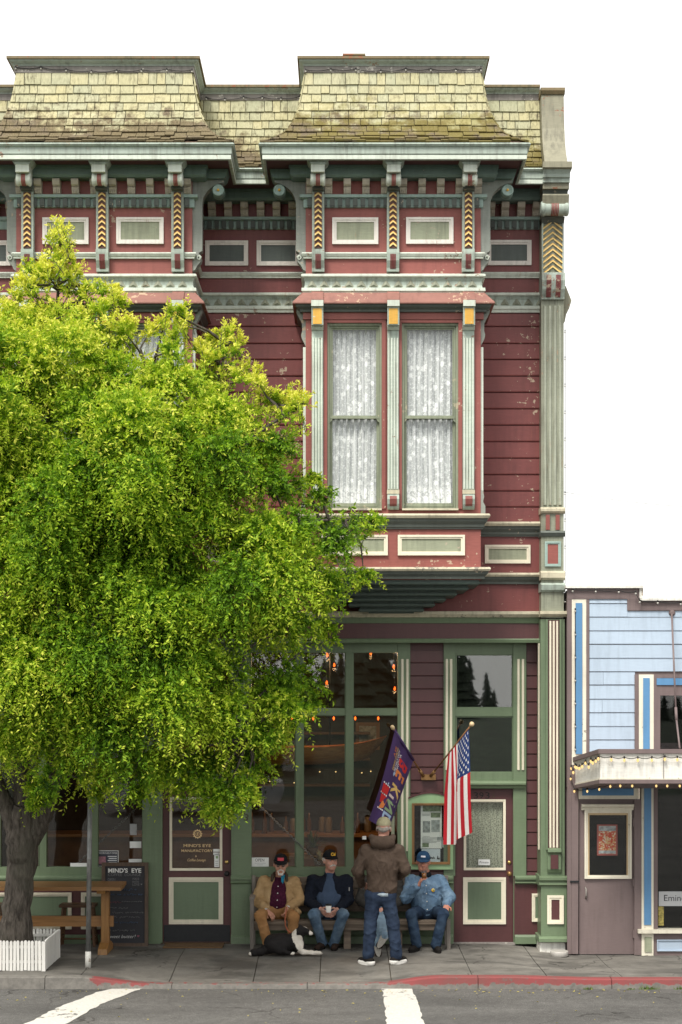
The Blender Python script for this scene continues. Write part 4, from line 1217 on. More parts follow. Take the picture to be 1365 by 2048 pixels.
# doors
def door(px0, px1, top, gx0, gx1, gtop, gbot, pf, knob, kick, curtain_seed):
    e = 0.01
    d_ = MB()
    Y0, Y1 = SY - 0.012, SY + 0.035
    xa, xb_, zt, zb_ = X(px0, Y0), X(px1, Y0), Z(top, Y0), 0.012
    ga, gb, gt, gbm = X(gx0, Y0), X(gx1, Y0), Z(gtop, Y0), Z(gbot, Y0)
    d_.box(xa, ga, Y0, Y1, zb_, zt).box(gb, xb_, Y0, Y1, zb_, zt).box(ga, gb, Y0, Y1, gt, zt).box(ga, gb, Y0, Y1, zb_, gbm)
    dr = d_.build('door', 'maroon_clean', BLD)
    MB().frame(ga - 0.028, gb + 0.028, gbm - 0.028, gt + 0.028, 0.034, Y0 - 0.018, Y0 - 0.001).build('glass_frame', 'cream', dr)
    box('pane', ga, gb, SY + 0.01, SY + 0.014, gbm, gt, 'shop_glass', dr)
    a, b, t, bt = [f(q, Y0) for f, q in zip((X, X, Z, Z), pf)]
    MB().frame(a, b, bt, t, 0.062, Y0 - 0.024, Y0 - 0.001).build('panel_frame', 'cream', dr)
    box('panel', a + 0.06, b - 0.06, Y0 - 0.006, Y0 - 0.001, bt + 0.06, t - 0.06, 'green_panel', dr)
    kx, kz, lz = X(knob[0], Y0), Z(knob[1], Y0), Z(knob[2], Y0)
    MB().lathe([(0.034, 0), (0.034, 0.006), (0.014, 0.012), (0.014, 0.04), (0.026, 0.048), (0.032, 0.062), (0.026, 0.076), (0.006, 0.082)], (kx, Y0 - 0.001, kz), (0, -1, 0), 16).build('knob', knob[3], dr)
    MB().lathe([(0.026, 0), (0.026, 0.008), (0.018, 0.016), (0.004, 0.018)], (kx, Y0 - 0.001, lz), (0, -1, 0), 16).build('lock', 'brass', dr)
    if kick:
        box('kick_plate', xa + 0.02, xb_ - 0.02, Y0 - 0.006, Y0 - 0.001, Z(1883, Y0), Z(1850, Y0), 'dark_metal', dr)
    return dr, Y0, (ga, gb, gbm, gt)
doorR, DY, gR = door(907, 1028, 1578, 932, 1007.5, 1603, 1736, (926.5, 1012, 1754.5, 1848), (1019, 1747, 1725, 'bronze'), False, 3)
doorL, DY, gL = door(325.5, 463.5, 1576, 344, 441, 1598, 1737, (338.5, 447, 1754.5, 1848), (454, 1747, 1724, 'black_iron'), True, 5)
doorR['label'] = 'maroon street door with lace curtain and house number'
doorL['label'] = 'maroon shop door with gold lettering on its glass'
box('threshold', xs(905), xs(1030), SY - 0.08, SY + 0.05, -0.02, 0.012, 'grey_board', doorR)
box('threshold', xs(323), xs(465), SY - 0.08, SY + 0.05, -0.01, 0.012, 'walnut_frame', doorL)

# door surrounds: jambs, lintel, transom lights
for (a, b, c, d_) in ((888, 911, 1027, 1053), (300, 326, 463, 500)):
    if a == 888:
        pbox('jamb', 897, 908, 1545, 1889, 0.05, -0.06, 'green')
        pbox('jamb', 1027.5, 1053, 1545, 1889, 0.05, -0.06, 'green')
    x_0, x_1 = (b + 0.0, c + 0.0)
    pbox('transom_head', x_0 - 4, x_1 + 4, 1286, 1308, 0.04, -0.05, 'green')
    pbox('transom_bar', x_0 - 4, x_1 + 4, 1417, 1432, 0.04, -0.05, 'green')
    pbox('transom_sill', x_0 - 4, x_1 + 4, 1546, 1577, 0.04, -0.05, 'green')
    for (t, bt) in ((1308, 1417), (1432, 1546)):
        pbox('transom_pane', x_0 - 2, x_1 + 2, t - 1, bt + 1, 0.0, -0.004, 'transom_glass')
        MB().frame(xs(x_0), xs(x_1), zs(bt), zs(t), 0.02, SY - 0.03, SY - 0.005).build('glazing_bead', 'green', BLD)
    Yl = SY - 0.075
    MB().ext([(SY, zs(1560)), (SY - 0.12, zs(1562)), (SY - 0.14, zs(1565)), (SY - 0.14, zs(1568)), (SY - 0.11, zs(1571)), (SY - 0.10, zs(1576)), (SY, zs(1576))], 'x', xs(x_0 - 17), xs(x_1 + 23)).build('door_lintel', 'green', BLD)
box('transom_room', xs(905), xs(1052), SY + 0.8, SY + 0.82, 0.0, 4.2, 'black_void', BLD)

# lettering on doors and posts
for i, (ch, px) in enumerate((('3', 948), ('9', 959), ('3', 971))):
    lettering('house_number', ch, X(px, DY), Z(1597, DY), DY - 0.004, 0.088, 'black_iron', doorR, width=0.058)
lettering('house_number', 'A', X(984, DY), Z(1597, DY), DY - 0.004, 0.075, 'walnut_frame', doorR, width=0.05)
box('card', X(957.5, DY), X(980.5, DY), SY + 0.002, SY + 0.006, Z(1730.5, DY), Z(1719, DY), 'paper', doorR)
lettering('card_lettering', 'Private', X(959.5, DY), Z(1727, DY), SY + 0.0005, 0.032, 'ink', doorR, width=0.122, shear=0.2)
Yg = SY + 0.007
lettering('gold_lettering', "MIND'S EYE", X(395, Yg), Z(1694, Yg), Yg, 0.040, 'gold_leaf', doorL, width=X(423, Yg) - X(368, Yg), align='C', thin=0.005)
lettering('gold_lettering', 'MANUFACTORY', X(394.5, Yg), Z(1704, Yg), Yg, 0.036, 'gold_leaf', doorL, width=X(425.5, Yg) - X(363, Yg), align='C', thin=0.005)
lettering('gold_lettering', '&', X(392.5, Yg), Z(1714, Yg), Yg, 0.026, 'gold_leaf', doorL, align='C')
lettering('gold_lettering', 'Coffee Lounge', X(393, Yg), Z(1722.5, Yg), Yg, 0.036, 'gold_leaf', doorL, width=X(411, Yg) - X(374, Yg), align='C', shear=0.35)
em = MB()
cx_, cz_ = X(395.5, Yg), Z(1668, Yg)
n = 48
ring_o = [(cx_ + math.cos(6.2832 * k / n) * (0.064 if k % 4 < 2 else 0.053), cz_ + math.sin(6.2832 * k / n) * (0.064 if k % 4 < 2 else 0.053)) for k in range(n)]
ring_i = [(cx_ + math.cos(6.2832 * k / n) * 0.040, cz_ + math.sin(6.2832 * k / n) * 0.040) for k in range(n)]
em.add([(a, Yg, b) for a, b in ring_o + ring_i], [(k, (k + 1) % n, n + (k + 1) % n, n + k) for k in range(n)])
for s in (1, -1):
    arcp = [(cx_ - 0.034 + 0.068 * k / 10, cz_ + s * 0.017 * math.sin(math.pi * k / 10)) for k in range(11)]
    em.add([(a, Yg, b) for a, b in arcp] + [(a, Yg, b + s * 0.006) for a, b in arcp], [(k, k + 1, 12 + k, 11 + k) for k in range(10)])
em.add([(cx_ + 0.010 * math.cos(6.2832 * k / 12), Yg, cz_ + 0.010 * math.sin(6.2832 * k / 12)) for k in range(12)], [tuple(range(12))])
em.build('eye_emblem', 'gold_leaf', doorL)
# stickers on the shop door
st = MB().box(X(429, Yg), X(439, Yg), Yg - 0.001, Yg + 0.001, Z(1734, Yg), Z(1708, Yg)).box(X(427, Yg), X(443, Yg), Yg - 0.001, Yg + 0.001, Z(1703.5, Yg), Z(1698, Yg)).box(X(427, Yg), X(443, Yg), Yg - 0.001, Yg + 0.001, Z(1709.5, Yg), Z(1705, Yg)).build('sticker', 'paper', doorL)
box('sticker_mark', X(432, Yg), X(436.5, Yg), Yg - 0.002, Yg - 0.0012, Z(1717, Yg), Z(1712, Yg), 'green_light', doorL)
for k in range(3):
    box('sticker_lines', X(431, Yg), X(437, Yg), Yg - 0.002, Yg - 0.0012, Z(1722 + 4 * k + 1, Yg), Z(1722 + 4 * k, Yg), 'ink_faint', doorL)
Yp = SY - 0.082
for ch, px, py in (('3', 471, 1626), ('9', 481, 1632), ('3', 488, 1640)):
    lettering('house_number', ch, X(px, Yp), Z(py, Yp), Yp - 0.002, 0.088, 'walnut_frame', postA, width=0.052, rot=-0.25)

# lace behind the street door
t = NT('door_lace')
pz = t.pos((1, 1, 1))
wv = t.n('ShaderNodeTexVoronoi'); wv.feature = 'DISTANCE_TO_EDGE'; wv.inputs['Scale'].default_value = 34
t.l(pz, wv.inputs['Vector'])
net = t.ramp(wv.outputs['Distance'], 0.10, 0.18, 1.0, 0.55)
df = t.n('ShaderNodeBsdfDiffuse'); df.inputs[0].default_value = (0.62, 0.62, 0.52, 1)
tr = t.n('ShaderNodeBsdfTransparent')
mx = t.n('ShaderNodeMixShader'); t.l(net, mx.inputs[0]); t.l(tr.outputs[0], mx.inputs[1]); t.l(df.outputs[0], mx.inputs[2])
t.l(mx.outputs[0], t.out.inputs[0])
MATS['door_lace'] = t.m
curtain(gR[0], gR[1], gR[2], gR[3], SY + 0.06, doorR, 'door_lace', 8, 7, 0.012)

# ------------------------------------------------------------------ the room behind the glass
room = thing('shop_interior', 'dark coffee shop interior seen through the large windows', 'interior')
tag(room, kind='structure')
RX0, RX1, RY1 = -6.4, X(890, SY), 7.0
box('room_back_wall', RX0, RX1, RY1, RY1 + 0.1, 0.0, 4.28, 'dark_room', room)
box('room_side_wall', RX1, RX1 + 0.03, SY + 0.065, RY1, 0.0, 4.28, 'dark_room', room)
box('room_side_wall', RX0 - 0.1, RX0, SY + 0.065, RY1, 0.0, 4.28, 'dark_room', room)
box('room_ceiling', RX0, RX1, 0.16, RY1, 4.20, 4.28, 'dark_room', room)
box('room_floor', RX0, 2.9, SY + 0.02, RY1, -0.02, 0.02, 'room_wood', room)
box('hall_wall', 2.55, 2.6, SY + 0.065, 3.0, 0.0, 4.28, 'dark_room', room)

# ------------------------------------------------------------------ the pale blue neighbour
BB = thing('blue_shop_building', 'low pale blue clapboard shop building with white canopy at the right edge', 'building')
BY = -0.35
def nb(name, px0, px1, py0, py1, e0, e1, mt, parent=BB):
    Y0, Y1 = BY - e0, BY - e1
    return box(name, X(px0, Y0), X(px1, Y0), Y0, Y1, Z(py1, Y0), Z(py0, Y0), mt, parent)
RX = 2050
wall_b = MB()
for a, b, t, bt in ((1136, 1280, 1180, 1575), (1280, 1321, 1203, 1575), (1321, 1420, 1203, 1389), (1420, RX, 1203, 1575), (1321, 1420, 1500, 1575)):
    wall_b.box(X(a, BY), X(b, BY), BY, BY + 0.2, Z(bt, BY), Z(t, BY))
wall_b.box(X(1136, BY), X(1136, BY) + 0.15, BY + 0.2, 9.0, -0.12, Z(1182, BY))
wall_b.build('upper_wall', 'mauve', BB)
nb('frieze', 1135, 1279, 1176, 1198, 0.03, 0.0, 'mauve')
nb('frieze', 1255, 1279, 1198, 1221, 0.03, 0.0, 'mauve')
nb('frieze', 1279, RX, 1200, 1221, 0.03, 0.0, 'mauve')
nb('parapet_cap', 1132, 1288, 1170.5, 1176, 0.08, -0.2, 'white_worn')
nb('parapet_cap', 1279.5, 1287, 1176.2, 1196, 0.05, -0.2, 'white_worn')
nb('parapet_cap', 1281, RX, 1196.2, 1201, 0.08, -0.2, 'white_worn')
nb('corner_board', 1135, 1144, 1198.5, 1908, 0.03, 0.001, 'mauve')
cpan = nb('side_panel', 1144.2, 1173, 1198.5, 1530, 0.025, 0.001, 'ivory')
nb('side_panel_inset', 1152, 1165, 1206, 1508, 0.04, 0.0255, 'blue_strong', cpan)
nb('side_strip', 1173.2, 1178.8, 1198.5, 1530, 0.03, 0.001, 'mauve')
ys = [1198.5, 1207.5, 1234.6, 1262, 1288.8, 1316.5, 1343.7, 1370, 1398, 1425, 1452.6, 1480, 1507, 1534]
for t_, b_ in zip(ys[:-1], ys[1:]):
    zt, zb_ = Z(t_, BY), Z(b_, BY)
    segs = []
    if b_ <= 1345: segs = [(1179, RX)]
    else: segs = [(1179, 1270), (1440, RX)]
    if t_ < 1215: segs = [(1179, 1255)]
    elif t_ < 1222: segs = [(1179, 1255)]
    cut = []
    for a, b in segs:
        q = a + (b - a) * random.uniform(0.25, 0.75)
        cut += [(a, q - 0.25), (q + 0.25, b)] if random.random() < 0.35 and b - a > 70 else [(a, b)]
    for a, b in cut:
        jz = random.uniform(-0.003, 0.003)
        zt, zb_ = Z(t_, BY) + jz, Z(b_, BY) + jz
        MB().ext([(BY - 0.002, zt - 0.002), (BY - 0.012, zt - 0.003), (BY - 0.022, zb_ + 0.006), (BY - 0.018, zb_ + 0.002), (BY - 0.002, zb_ + 0.002)], 'x', X(a, BY), X(b, BY)).build('clapboard', 'blue_pale', BB)
MB().ext([(BY - 0.002, Z(1222, BY)), (BY - 0.013, Z(1222, BY)), (BY - 0.018, Z(1234, BY)), (BY - 0.002, Z(1234, BY))], 'x', X(1255.3, BY), X(RX, BY)).build('clapboard', 'blue_pale', BB)
# upper window
nb('casing', 1270, 1278, 1349, 1530, 0.035, 0.001, 'mauve')
uw = nb('casing_panel', 1278.2, 1308, 1349, 1530, 0.028, 0.001, 'ivory')
nb('casing_inset', 1287, 1300, 1356, 1530, 0.04, 0.0285, 'blue_strong', uw)
nb('casing', 1308.2, 1321, 1349, 1530, 0.035, 0.001, 'mauve')
nb('casing', 1321, 1440, 1349, 1356, 0.034, 0.001, 'mauve')
nb('casing_inset', 1314, 1432, 1356.5, 1370, 0.05, 0.0355, 'blue_strong', uw)
nb('casing', 1314, 1432, 1370.5, 1391, 0.034, 0.001, 'mauve')
nb('upper_pane', 1320, 1421, 1388, 1505, -0.08, -0.085, 'shop_glass')
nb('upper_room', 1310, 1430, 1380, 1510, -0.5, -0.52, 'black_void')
# canopy, tilted up towards the street
cxL_f, cxL_b, cxR = X(1197, -1.55), X(1145, BY), X(RX, -1.55)
f_t, f_b, b_t, b_b = Z(1498, -1.55), Z(1567, -1.55), Z(1515, BY), Z(1577, BY)
def can_slab(name, u0, u1, inset, mt, parent=BB):
    """slab between fractions of the canopy height"""
    zf0, zf1 = f_b + (f_t - f_b) * u0, f_b + (f_t - f_b) * u1
    zb0, zb1 = b_b + (b_t - b_b) * u0, b_b + (b_t - b_b) * u1
    i = inset
    v = [(cxL_f + i, -1.55 + i, zf0), (cxR, -1.55 + i, zf0), (cxR, BY, zb0), (cxL_b + i, BY, zb0), (cxL_f + i, -1.55 + i, zf1), (cxR, -1.55 + i, zf1), (cxR, BY, zb1), (cxL_b + i, BY, zb1)]
    return MB().add(v, [(0, 3, 2, 1), (4, 5, 6, 7), (0, 1, 5, 4), (1, 2, 6, 5), (2, 3, 7, 6), (3, 0, 4, 7)]).build(name, mt, parent)
can = can_slab('canopy', 0.11, 0.87, 0.03, 'white_worn')
can_slab('canopy_top_trim', 0.871, 1.0, 0.0, 'mauve', can)
can_slab('canopy_bottom_trim', 0.0, 0.109, 0.015, 'mauve', can)
can_slab('canopy_bead', 0.112, 0.155, 0.022, 'ivory', can)
box('canopy_joint', X(1327, -1.53), X(1328.5, -1.53), -1.532, -1.519, f_b + 0.06, f_t - 0.06, 'grey_board', can)
MB().tube([J(1344, 1228, BY - 0.05), J(1352, 1415, -1.0)], 0.012, 8).tube([J(1352, 1415, -1.0), J(1353.5, 1440, -1.08)], 0.018, 8).tube([J(1353.5, 1440, -1.08), J(1360, 1497, -1.45)], 0.012, 8).lathe([(0.045, 0), (0.045, 0.02), (0.02, 0.05)], J(1344, 1226, BY - 0.001), (0, -1, 0), 12).build('canopy_tie_rod', 'mauve', BB)
# transom board, door, pier, window
tb = nb('transom_board', 1157.5, 1277.5, 1571, 1598, 0.02, -0.1, 'ivory')
nb('transom_inset', 1165, 1268, 1577, 1591, 0.028, 0.021, 'blue_strong', tb)
nb('corner_post', 1144.3, 1157, 1531, 1908, 0.035, -0.1, 'mauve')
bd = MB()
gx = (1179, 1253.5, 1630, 1751)
ydn = BY + 0.02
a, b, t_, b_ = X(1158.5, ydn), X(1268.5, ydn), Z(1599, ydn), -0.07
ga, gb, gt, gbm = X(gx[0], ydn), X(gx[1], ydn), Z(gx[2], ydn), Z(gx[3], ydn)
bd.box(a, ga, ydn, ydn + 0.05, b_, t_).box(gb, b, ydn, ydn + 0.05, b_, t_).box(ga, gb, ydn, ydn + 0.05, gt, t_).box(ga, gb, ydn, ydn + 0.05, b_, gbm)
bdo = bd.build('door', 'mauve', BB)
bdo['label'] = 'mauve plank door with a framed window and a poster'
nb('head_strip', 1157.5, 1269, 1598.5, 1602, 0.0, -0.1, 'mauve')
MB().frame(X(1169, ydn), X(1263, ydn), Z(1757, ydn), Z(1619, ydn), 0.045, ydn - 0.035, ydn - 0.001).build('glass_frame', 'ivory', bdo)
MB().frame(ga - 0.035, gb + 0.035, gbm - 0.03, gt + 0.035, 0.035, ydn - 0.015, ydn - 0.001).build('inner_frame', 'pale_wood', bdo)
MB().ext([(ydn, Z(1608, ydn)), (ydn - 0.09, Z(1608, ydn)), (ydn - 0.085, Z(1612, ydn)), (ydn - 0.05, Z(1616, ydn)), (ydn - 0.04, Z(1620, ydn)), (ydn, Z(1620, ydn))], 'x', X(1163, ydn), X(1266.5, ydn)).build('window_hood', 'ivory', bdo)
box('pane', ga, gb, ydn + 0.02, ydn + 0.024, gbm, gt, 'shop_glass', bdo)
box('pane_backing', ga - 0.01, gb + 0.01, ydn + 0.052, ydn + 0.06, gbm - 0.01, gt + 0.01, 'black_void', bdo)  # near-black sheet close behind the glass
MB().tube([J(1171, 1775, ydn - 0.005), J(1172.5, 1778, ydn - 0.04), J(1173, 1790, ydn - 0.045), J(1172, 1797, ydn - 0.005)], 0.010, 8).build('handle', 'grey_board', bdo)
for py in (1645, 1765, 1868):
    nb('hinge', 1266, 1272, py - 8, py + 8, 0.012, -0.02, 'mauve', bdo)
nb('hasp', 1141, 1158, 1761.5, 1765, 0.05, 0.036, 'dark_metal', bdo)
t = NT('poster_art')
pp = t.pos((1, 1, 1))
vo = t.n('ShaderNodeTexVoronoi'); vo.inputs['Scale'].default_value = 55
t.l(pp, vo.inputs['Vector'])
cr = t.n('ShaderNodeValToRGB')
for k, (q, cc) in enumerate(((0.0, (0.42, 0.07, 0.04, 1)), (0.35, (0.50, 0.32, 0.16, 1)), (0.6, (0.45, 0.13, 0.08, 1)), (0.85, (0.55, 0.5, 0.40, 1)))):
    el = cr.color_ramp.elements[k] if k < 2 else cr.color_ramp.elements.new(q)
    el.position = q; el.color = cc
cr.color_ramp.interpolation = 'CONSTANT'
sepc = t.n('ShaderNodeSeparateColor'); t.l(vo.outputs['Color'], sepc.inputs[0])
t.l(sepc.outputs[0], cr.inputs[0])
t.bsdf(cr.outputs[0], 0.7)
MATS['poster_art'] = t.m
yp = ydn + 0.018
pst = box('poster', X(1194.5, yp), X(1235.5, yp), yp, yp + 0.001, Z(1711, yp), Z(1649, yp), 'poster_art')
tag(pst, 'patterned red and cream poster taped in the mauve door window', 'poster')
MB().frame(X(1194.5, yp), X(1235.5, yp), Z(1711, yp), Z(1649, yp), 0.022, yp - 0.002, yp - 0.0005).build('poster_border', 'bay_red', pst)
box('poster_heading', X(1198, yp), X(1232, yp), yp - 0.002, yp - 0.001, Z(1662, yp), Z(1652, yp), 'photo_grey', pst)
box('poster_footer', X(1198, yp), X(1232, yp), yp - 0.002, yp - 0.001, Z(1707, yp), Z(1701, yp), 'photo_grey', pst)
nb('door_jamb', 1269.2, 1283.4, 1599, 1910, 0.02, -0.1, 'mauve')
pier = nb('pier', 1283.8, 1307.6, 1570, 1913, 0.03, -0.1, 'ivory')
nb('pier_inset', 1289, 1303, 1572, 1850, 0.045, 0.0305, 'blue_strong', pier)
nb('pier_foot_inset', 1290, 1304, 1874, 1904, 0.045, 0.0305, 'sage', pier)
nb('window_sill', 1277, RX, 1859.7, 1867, 0.09, -0.1, 'ivory')
nb('window_jamb', 1308, 1316, 1570, 1859.5, 0.02, -0.1, 'mauve')
nb('shop_pane', 1315, RX, 1571, 1859, -0.05, -0.055, 'shop_glass')
nb('bulkhead', 1308, RX, 1867.2, 1914, 0.01, -0.1, 'mauve')
bf = MB().frame(X(1314, BY - 0.01), X(1400, BY - 0.01), Z(1902, BY - 0.01), Z(1879, BY - 0.01), 0.02, BY - 0.035, BY - 0.011).build('bulkhead_frame', 'blue_pale', BB)
nb('bulkhead_panel', 1317, 1397, 1882, 1899, 0.016, 0.011, 'blue_pale', BB)
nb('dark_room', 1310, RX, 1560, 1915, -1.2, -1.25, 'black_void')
nb('casing', 1421, 1440, 1356.2, 1530, 0.033, 0.001, 'mauve')
nb('end_wall', RX - 20, RX, 1203, 1915, -0.21, -9.0, 'mauve')
nb('end_pier', RX - 24, RX, 1576, 1914, 0.03, -0.2, 'mauve')
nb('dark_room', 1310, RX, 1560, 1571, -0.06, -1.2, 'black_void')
box('roof_deck', X(1136, BY) + 0.16, X(RX, BY), BY + 0.21, 9.0, Z(1215, BY), Z(1210, BY), 'cap_metal', BB)
plain('sign_grey', (0.42, 0.43, 0.44, 1), 0.5, var=0.03)
ysn = BY + 0.035
sgn = box('window_sign', X(1318, ysn), X(1455, ysn), ysn, ysn + 0.006, Z(1812, ysn), Z(1783, ysn), 'sign_grey')
tag(sgn, 'grey sign with black letters inside the blue shop window', 'sign')
lettering('sign_lettering', 'Emine', X(1328.5, ysn), Z(1802, ysn), ysn - 0.002, 0.085, 'ink', sgn, width=X(1371, ysn) - X(1328.5, ysn))
plain('leaf_print', (0.30, 0.25, 0.07, 1), 0.6, var=0.7, scale=40)
ban = nb('banner', 1317, 1328, 1813, 1851, -0.04, -0.045, 'leaf_print', None)
tag(ban, 'narrow yellow patterned strip under the grey window sign', 'banner')

def string_lights(name, pts, label, bulb_r=0.016, bulb_l=0.044, mt='bulb_soft', hang=0.02, cable=True, shade=None):
    """cable through points, a bulb hanging at each"""
    th = thing(name, label, 'string lights')
    cab = MB()
    P = []
    for a, b in zip(pts[:-1], pts[1:]):
        for k in range(6):
            u = k / 6
            p = a.lerp(b, u); p.z -= 0.02 * 4 * u * (1 - u)
            P.append(p)
    P.append(pts[-1])
    if cable:
        cab.tube(P, 0.005, 5).build('cable', 'black_iron', th)
    base = None
    for p in pts:
        if base is None:
            base = MB().lathe([(0.3 * bulb_r, 0), (bulb_r, bulb_l * 0.35), (bulb_r * 0.9, bulb_l * 0.65), (bulb_r * 0.2, bulb_l)], (0, 0, -hang), (0, 0, -1), 10).build('bulb', mt, th)
            sk = MB().lathe([(bulb_r * 0.6, -0.012), (bulb_r * 0.6, hang)], (0, 0, 0), (0, 0, -1), 8).build('bulb_socket', 'black_iron', base)
            base.location = p
        else:
            copy_part(base, th).location = p
    return th
front = [Vector((X(px, -1.56), -1.565, Z(py, -1.56))) for px, py in ((1197, 1511), (1223, 1513), (1249, 1514), (1276, 1514), (1304, 1514), (1330, 1512), (1355, 1513), (1382, 1513))]
def side_pt(u, py_f, py_b):
    Yv = -1.57 + (BY + 1.57) * u
    xL = cxL_f + (cxL_b - cxL_f) * u - 0.02
    return Vector((xL, Yv, Z(py_f + (py_b - py_f) * u, Yv)))
sidep = [side_pt(u, 1511, 1530) + Vector((0, 0, -0.07 * math.sin(2.5 * 6.28 * u) ** 2)) for u in (0.04, 0.15, 0.22, 0.30, 0.42, 0.55, 0.66, 0.76, 0.82, 0.9, 0.98)]
string_lights('string_lights', front, 'warm bulbs strung along the front of the white canopy')
string_lights('string_lights', sidep, 'warm bulbs bunched along the left end of the white canopy')
under = [J(px, py, yy) for px, py, yy in ((1142, 1552, -0.42), (1149, 1577, -0.45), (1175, 1577, -0.6), (1199, 1573, -0.9), (1221, 1567, -1.2), (1241, 1566, -1.25), (1265, 1566, -1.25), (1313, 1566, -1.25), (1335, 1566, -1.25), (1360, 1566, -1.25))]
string_lights('string_lights', under, 'small warm bulbs hanging under the white canopy', 0.014, 0.036)
plain('bulb_clear', (0.45, 0.44, 0.40, 1), 0.2)
sideb = [J(1151, y, BY - 0.045) for y in (1218, 1265, 1311, 1357, 1403, 1449, 1495)]
string_lights('string_lights', sideb, 'unlit bulbs down the cream edge strip of the blue building', 0.014, 0.03, 'bulb_clear', 0.015)
roofb = [J(px, py, BY - 0.1) for px, py in ((1146, 1178), (1192, 1179), (1238, 1180), (1272, 1183), (1280, 1200), (1316, 1202), (1362, 1204))]
string_lights('string_lights', roofb, 'unlit bulbs along the roof edge of the blue building', 0.014, 0.03, 'bulb_clear', 0.015)
edgeb = [Vector((PILX1 + 0.02, PY + 0.02, Z(y, PY))) for y in range(660, 1230, 54)]
string_lights('string_lights', edgeb, 'unlit bulbs down the right corner of the maroon building', 0.012, 0.028, 'bulb_clear', 0.012, cable=True)
for nm, a0, a1, Yr, lab in (('string_lights', br0, br1, -B - 0.035, 'unlit bulbs along the eaves board of the right mansard'), ('string_lights', bl0, bl1, -B - 0.035, 'unlit bulbs along the eaves board of the left mansard'), ('string_lights', bl1 + 0.1, br0 - 0.1, -0.035, 'unlit bulbs along the low parapet between the mansards')):
    n = max(5, int((a1 - a0) / 0.30))
    string_lights(nm, [Vector((a0 + (a1 - a0) * k / n, Yr, 11.30 + random.uniform(-0.03, 0.025))) for k in range(n + 1)], lab, 0.012, 0.026, 'bulb_clear', 0.010)

# ------------------------------------------------------------------ things behind the glass
def canoe(x0, x1, y, z):
    n = 40
    mb = MB()
    vs, ring = [], 12
    for i in range(n + 1):
        u = i / n
        w = 0.42 * (1 - abs(2 * u - 1) ** 2.6) + 0.004
        sh = 0.16 * abs(2 * u - 1) ** 4
        for j in range(ring + 1):
            a = math.pi * j / ring
            vs.append((x0 + (x1 - x0) * u, y - w * math.cos(a), z + sh - 0.26 * math.sin(a) ** 0.7 * min(1, w / 0.16)))
    fs = [(i * (ring + 1) + j, i * (ring + 1) + j + 1, (i + 1) * (ring + 1) + j + 1, (i + 1) * (ring + 1) + j) for i in range(n) for j in range(ring)]
    return mb.add(vs, fs, 0, True)
cn = thing('canoe', 'varnished wooden canoe hung inside behind the large window', 'canoe')
canoe(X(300, 1.5), X(775, 1.5), 1.7, Z(1494, 1.5)).build('hull', 'canoe_wood', cn)
for px in (420, 660):
    MB().tube([(X(px, 1.5), 1.7, Z(1490, 1.5)), (X(px, 1.5), 1.7, 4.2)], 0.01, 6).build('hanging_rope', 'black_void', cn)
bulbs = [(627, 1430, 0.9), (668, 1430, 0.9), (711, 1430, 0.9), (757, 1430, 0.9)]
string_lights('string_lights', [J(a, b, c) for a, b, c in [(540, 1430, 0.9), (584, 1430, 0.9)] + bulbs], 'row of glowing orange bulbs inside at the window crossbar', 0.014, 0.055, 'bulb_warm', 0.02, cable=True)
for px, py, yy, lab in ((655, 1310, 1.6, 'glowing orange bulb high in the window, top left of the mullion'), (742, 1306, 1.6, 'glowing orange bulb at the top of the right window pane'), (788, 1333, 2.2, 'glowing orange bulb near the right edge of the upper pane'), (790, 1377, 2.6, 'glowing orange bulb low at the right edge of the upper pane'), (669, 1330, 2.4, 'glowing bulb left of the centre mullion, second from top'), (654, 1365, 3.0, 'glowing bulb left of the centre mullion, third from top')):
    th = thing('pendant_bulb', lab, 'light bulb', 'bulbs hanging in the shop')
    p = J(px, py, yy)
    MB().lathe([(0.005, 0.0), (0.014, 0.02), (0.017, 0.038), (0.010, 0.056), (0.003, 0.06)], p + Vector((0, 0, 0.03)), (0, 0, -1), 12).build('bulb', 'bulb_warm', th)
    MB().tube([p + Vector((0, 0, 0.03)), (p.x, p.y, 4.2)], 0.004, 5).build('cord', 'black_void', th)
    ld = bpy.data.lights.new('bulb_light', 'POINT')
    ld.energy = 20.0; ld.color = (1.0, 0.55, 0.25); ld.shadow_soft_size = 0.03
    lo_ = bpy.data.objects.new('bulb_light', ld); COL.objects.link(lo_); lo_.parent = th
    lo_.location = p + Vector((0, 0, -0.06))
shelf = thing('back_counter', 'long dark counter with shelves deep inside the shop', 'counter')
MB().box(-5.0, 0.6, 4.6, 5.2, 0.02, 1.05).build('counter_body', 'room_wood', shelf)
MB().box(-5.05, 0.65, 4.52, 5.22, 1.05, 1.10).build('counter_top', 'table_wood', shelf)
for k, zz in enumerate((1.75, 2.2, 2.65)):
    MB().box(-4.6, 0.5, 6.55, 6.95, zz, zz + 0.04).build('shelf', 'room_wood', shelf)
glint = [(540, 1560, 3.2), (589, 1563, 3.2), (640, 1541, 3.4), (672, 1541, 3.4), (724, 1543, 3.0), (742, 1540, 3.0)]
string_lights('string_lights', [J(a, b, c) for a, b, c in glint], 'small glowing lamps deep inside over the shop counter', 0.012, 0.02, 'bulb_soft', 0.01, cable=False)
plain('bottle_amber', (0.10, 0.045, 0.015, 1), 0.25)
plain('jar_pale', (0.17, 0.13, 0.085, 1), 0.4)
bot = None
rb = random.Random(3)
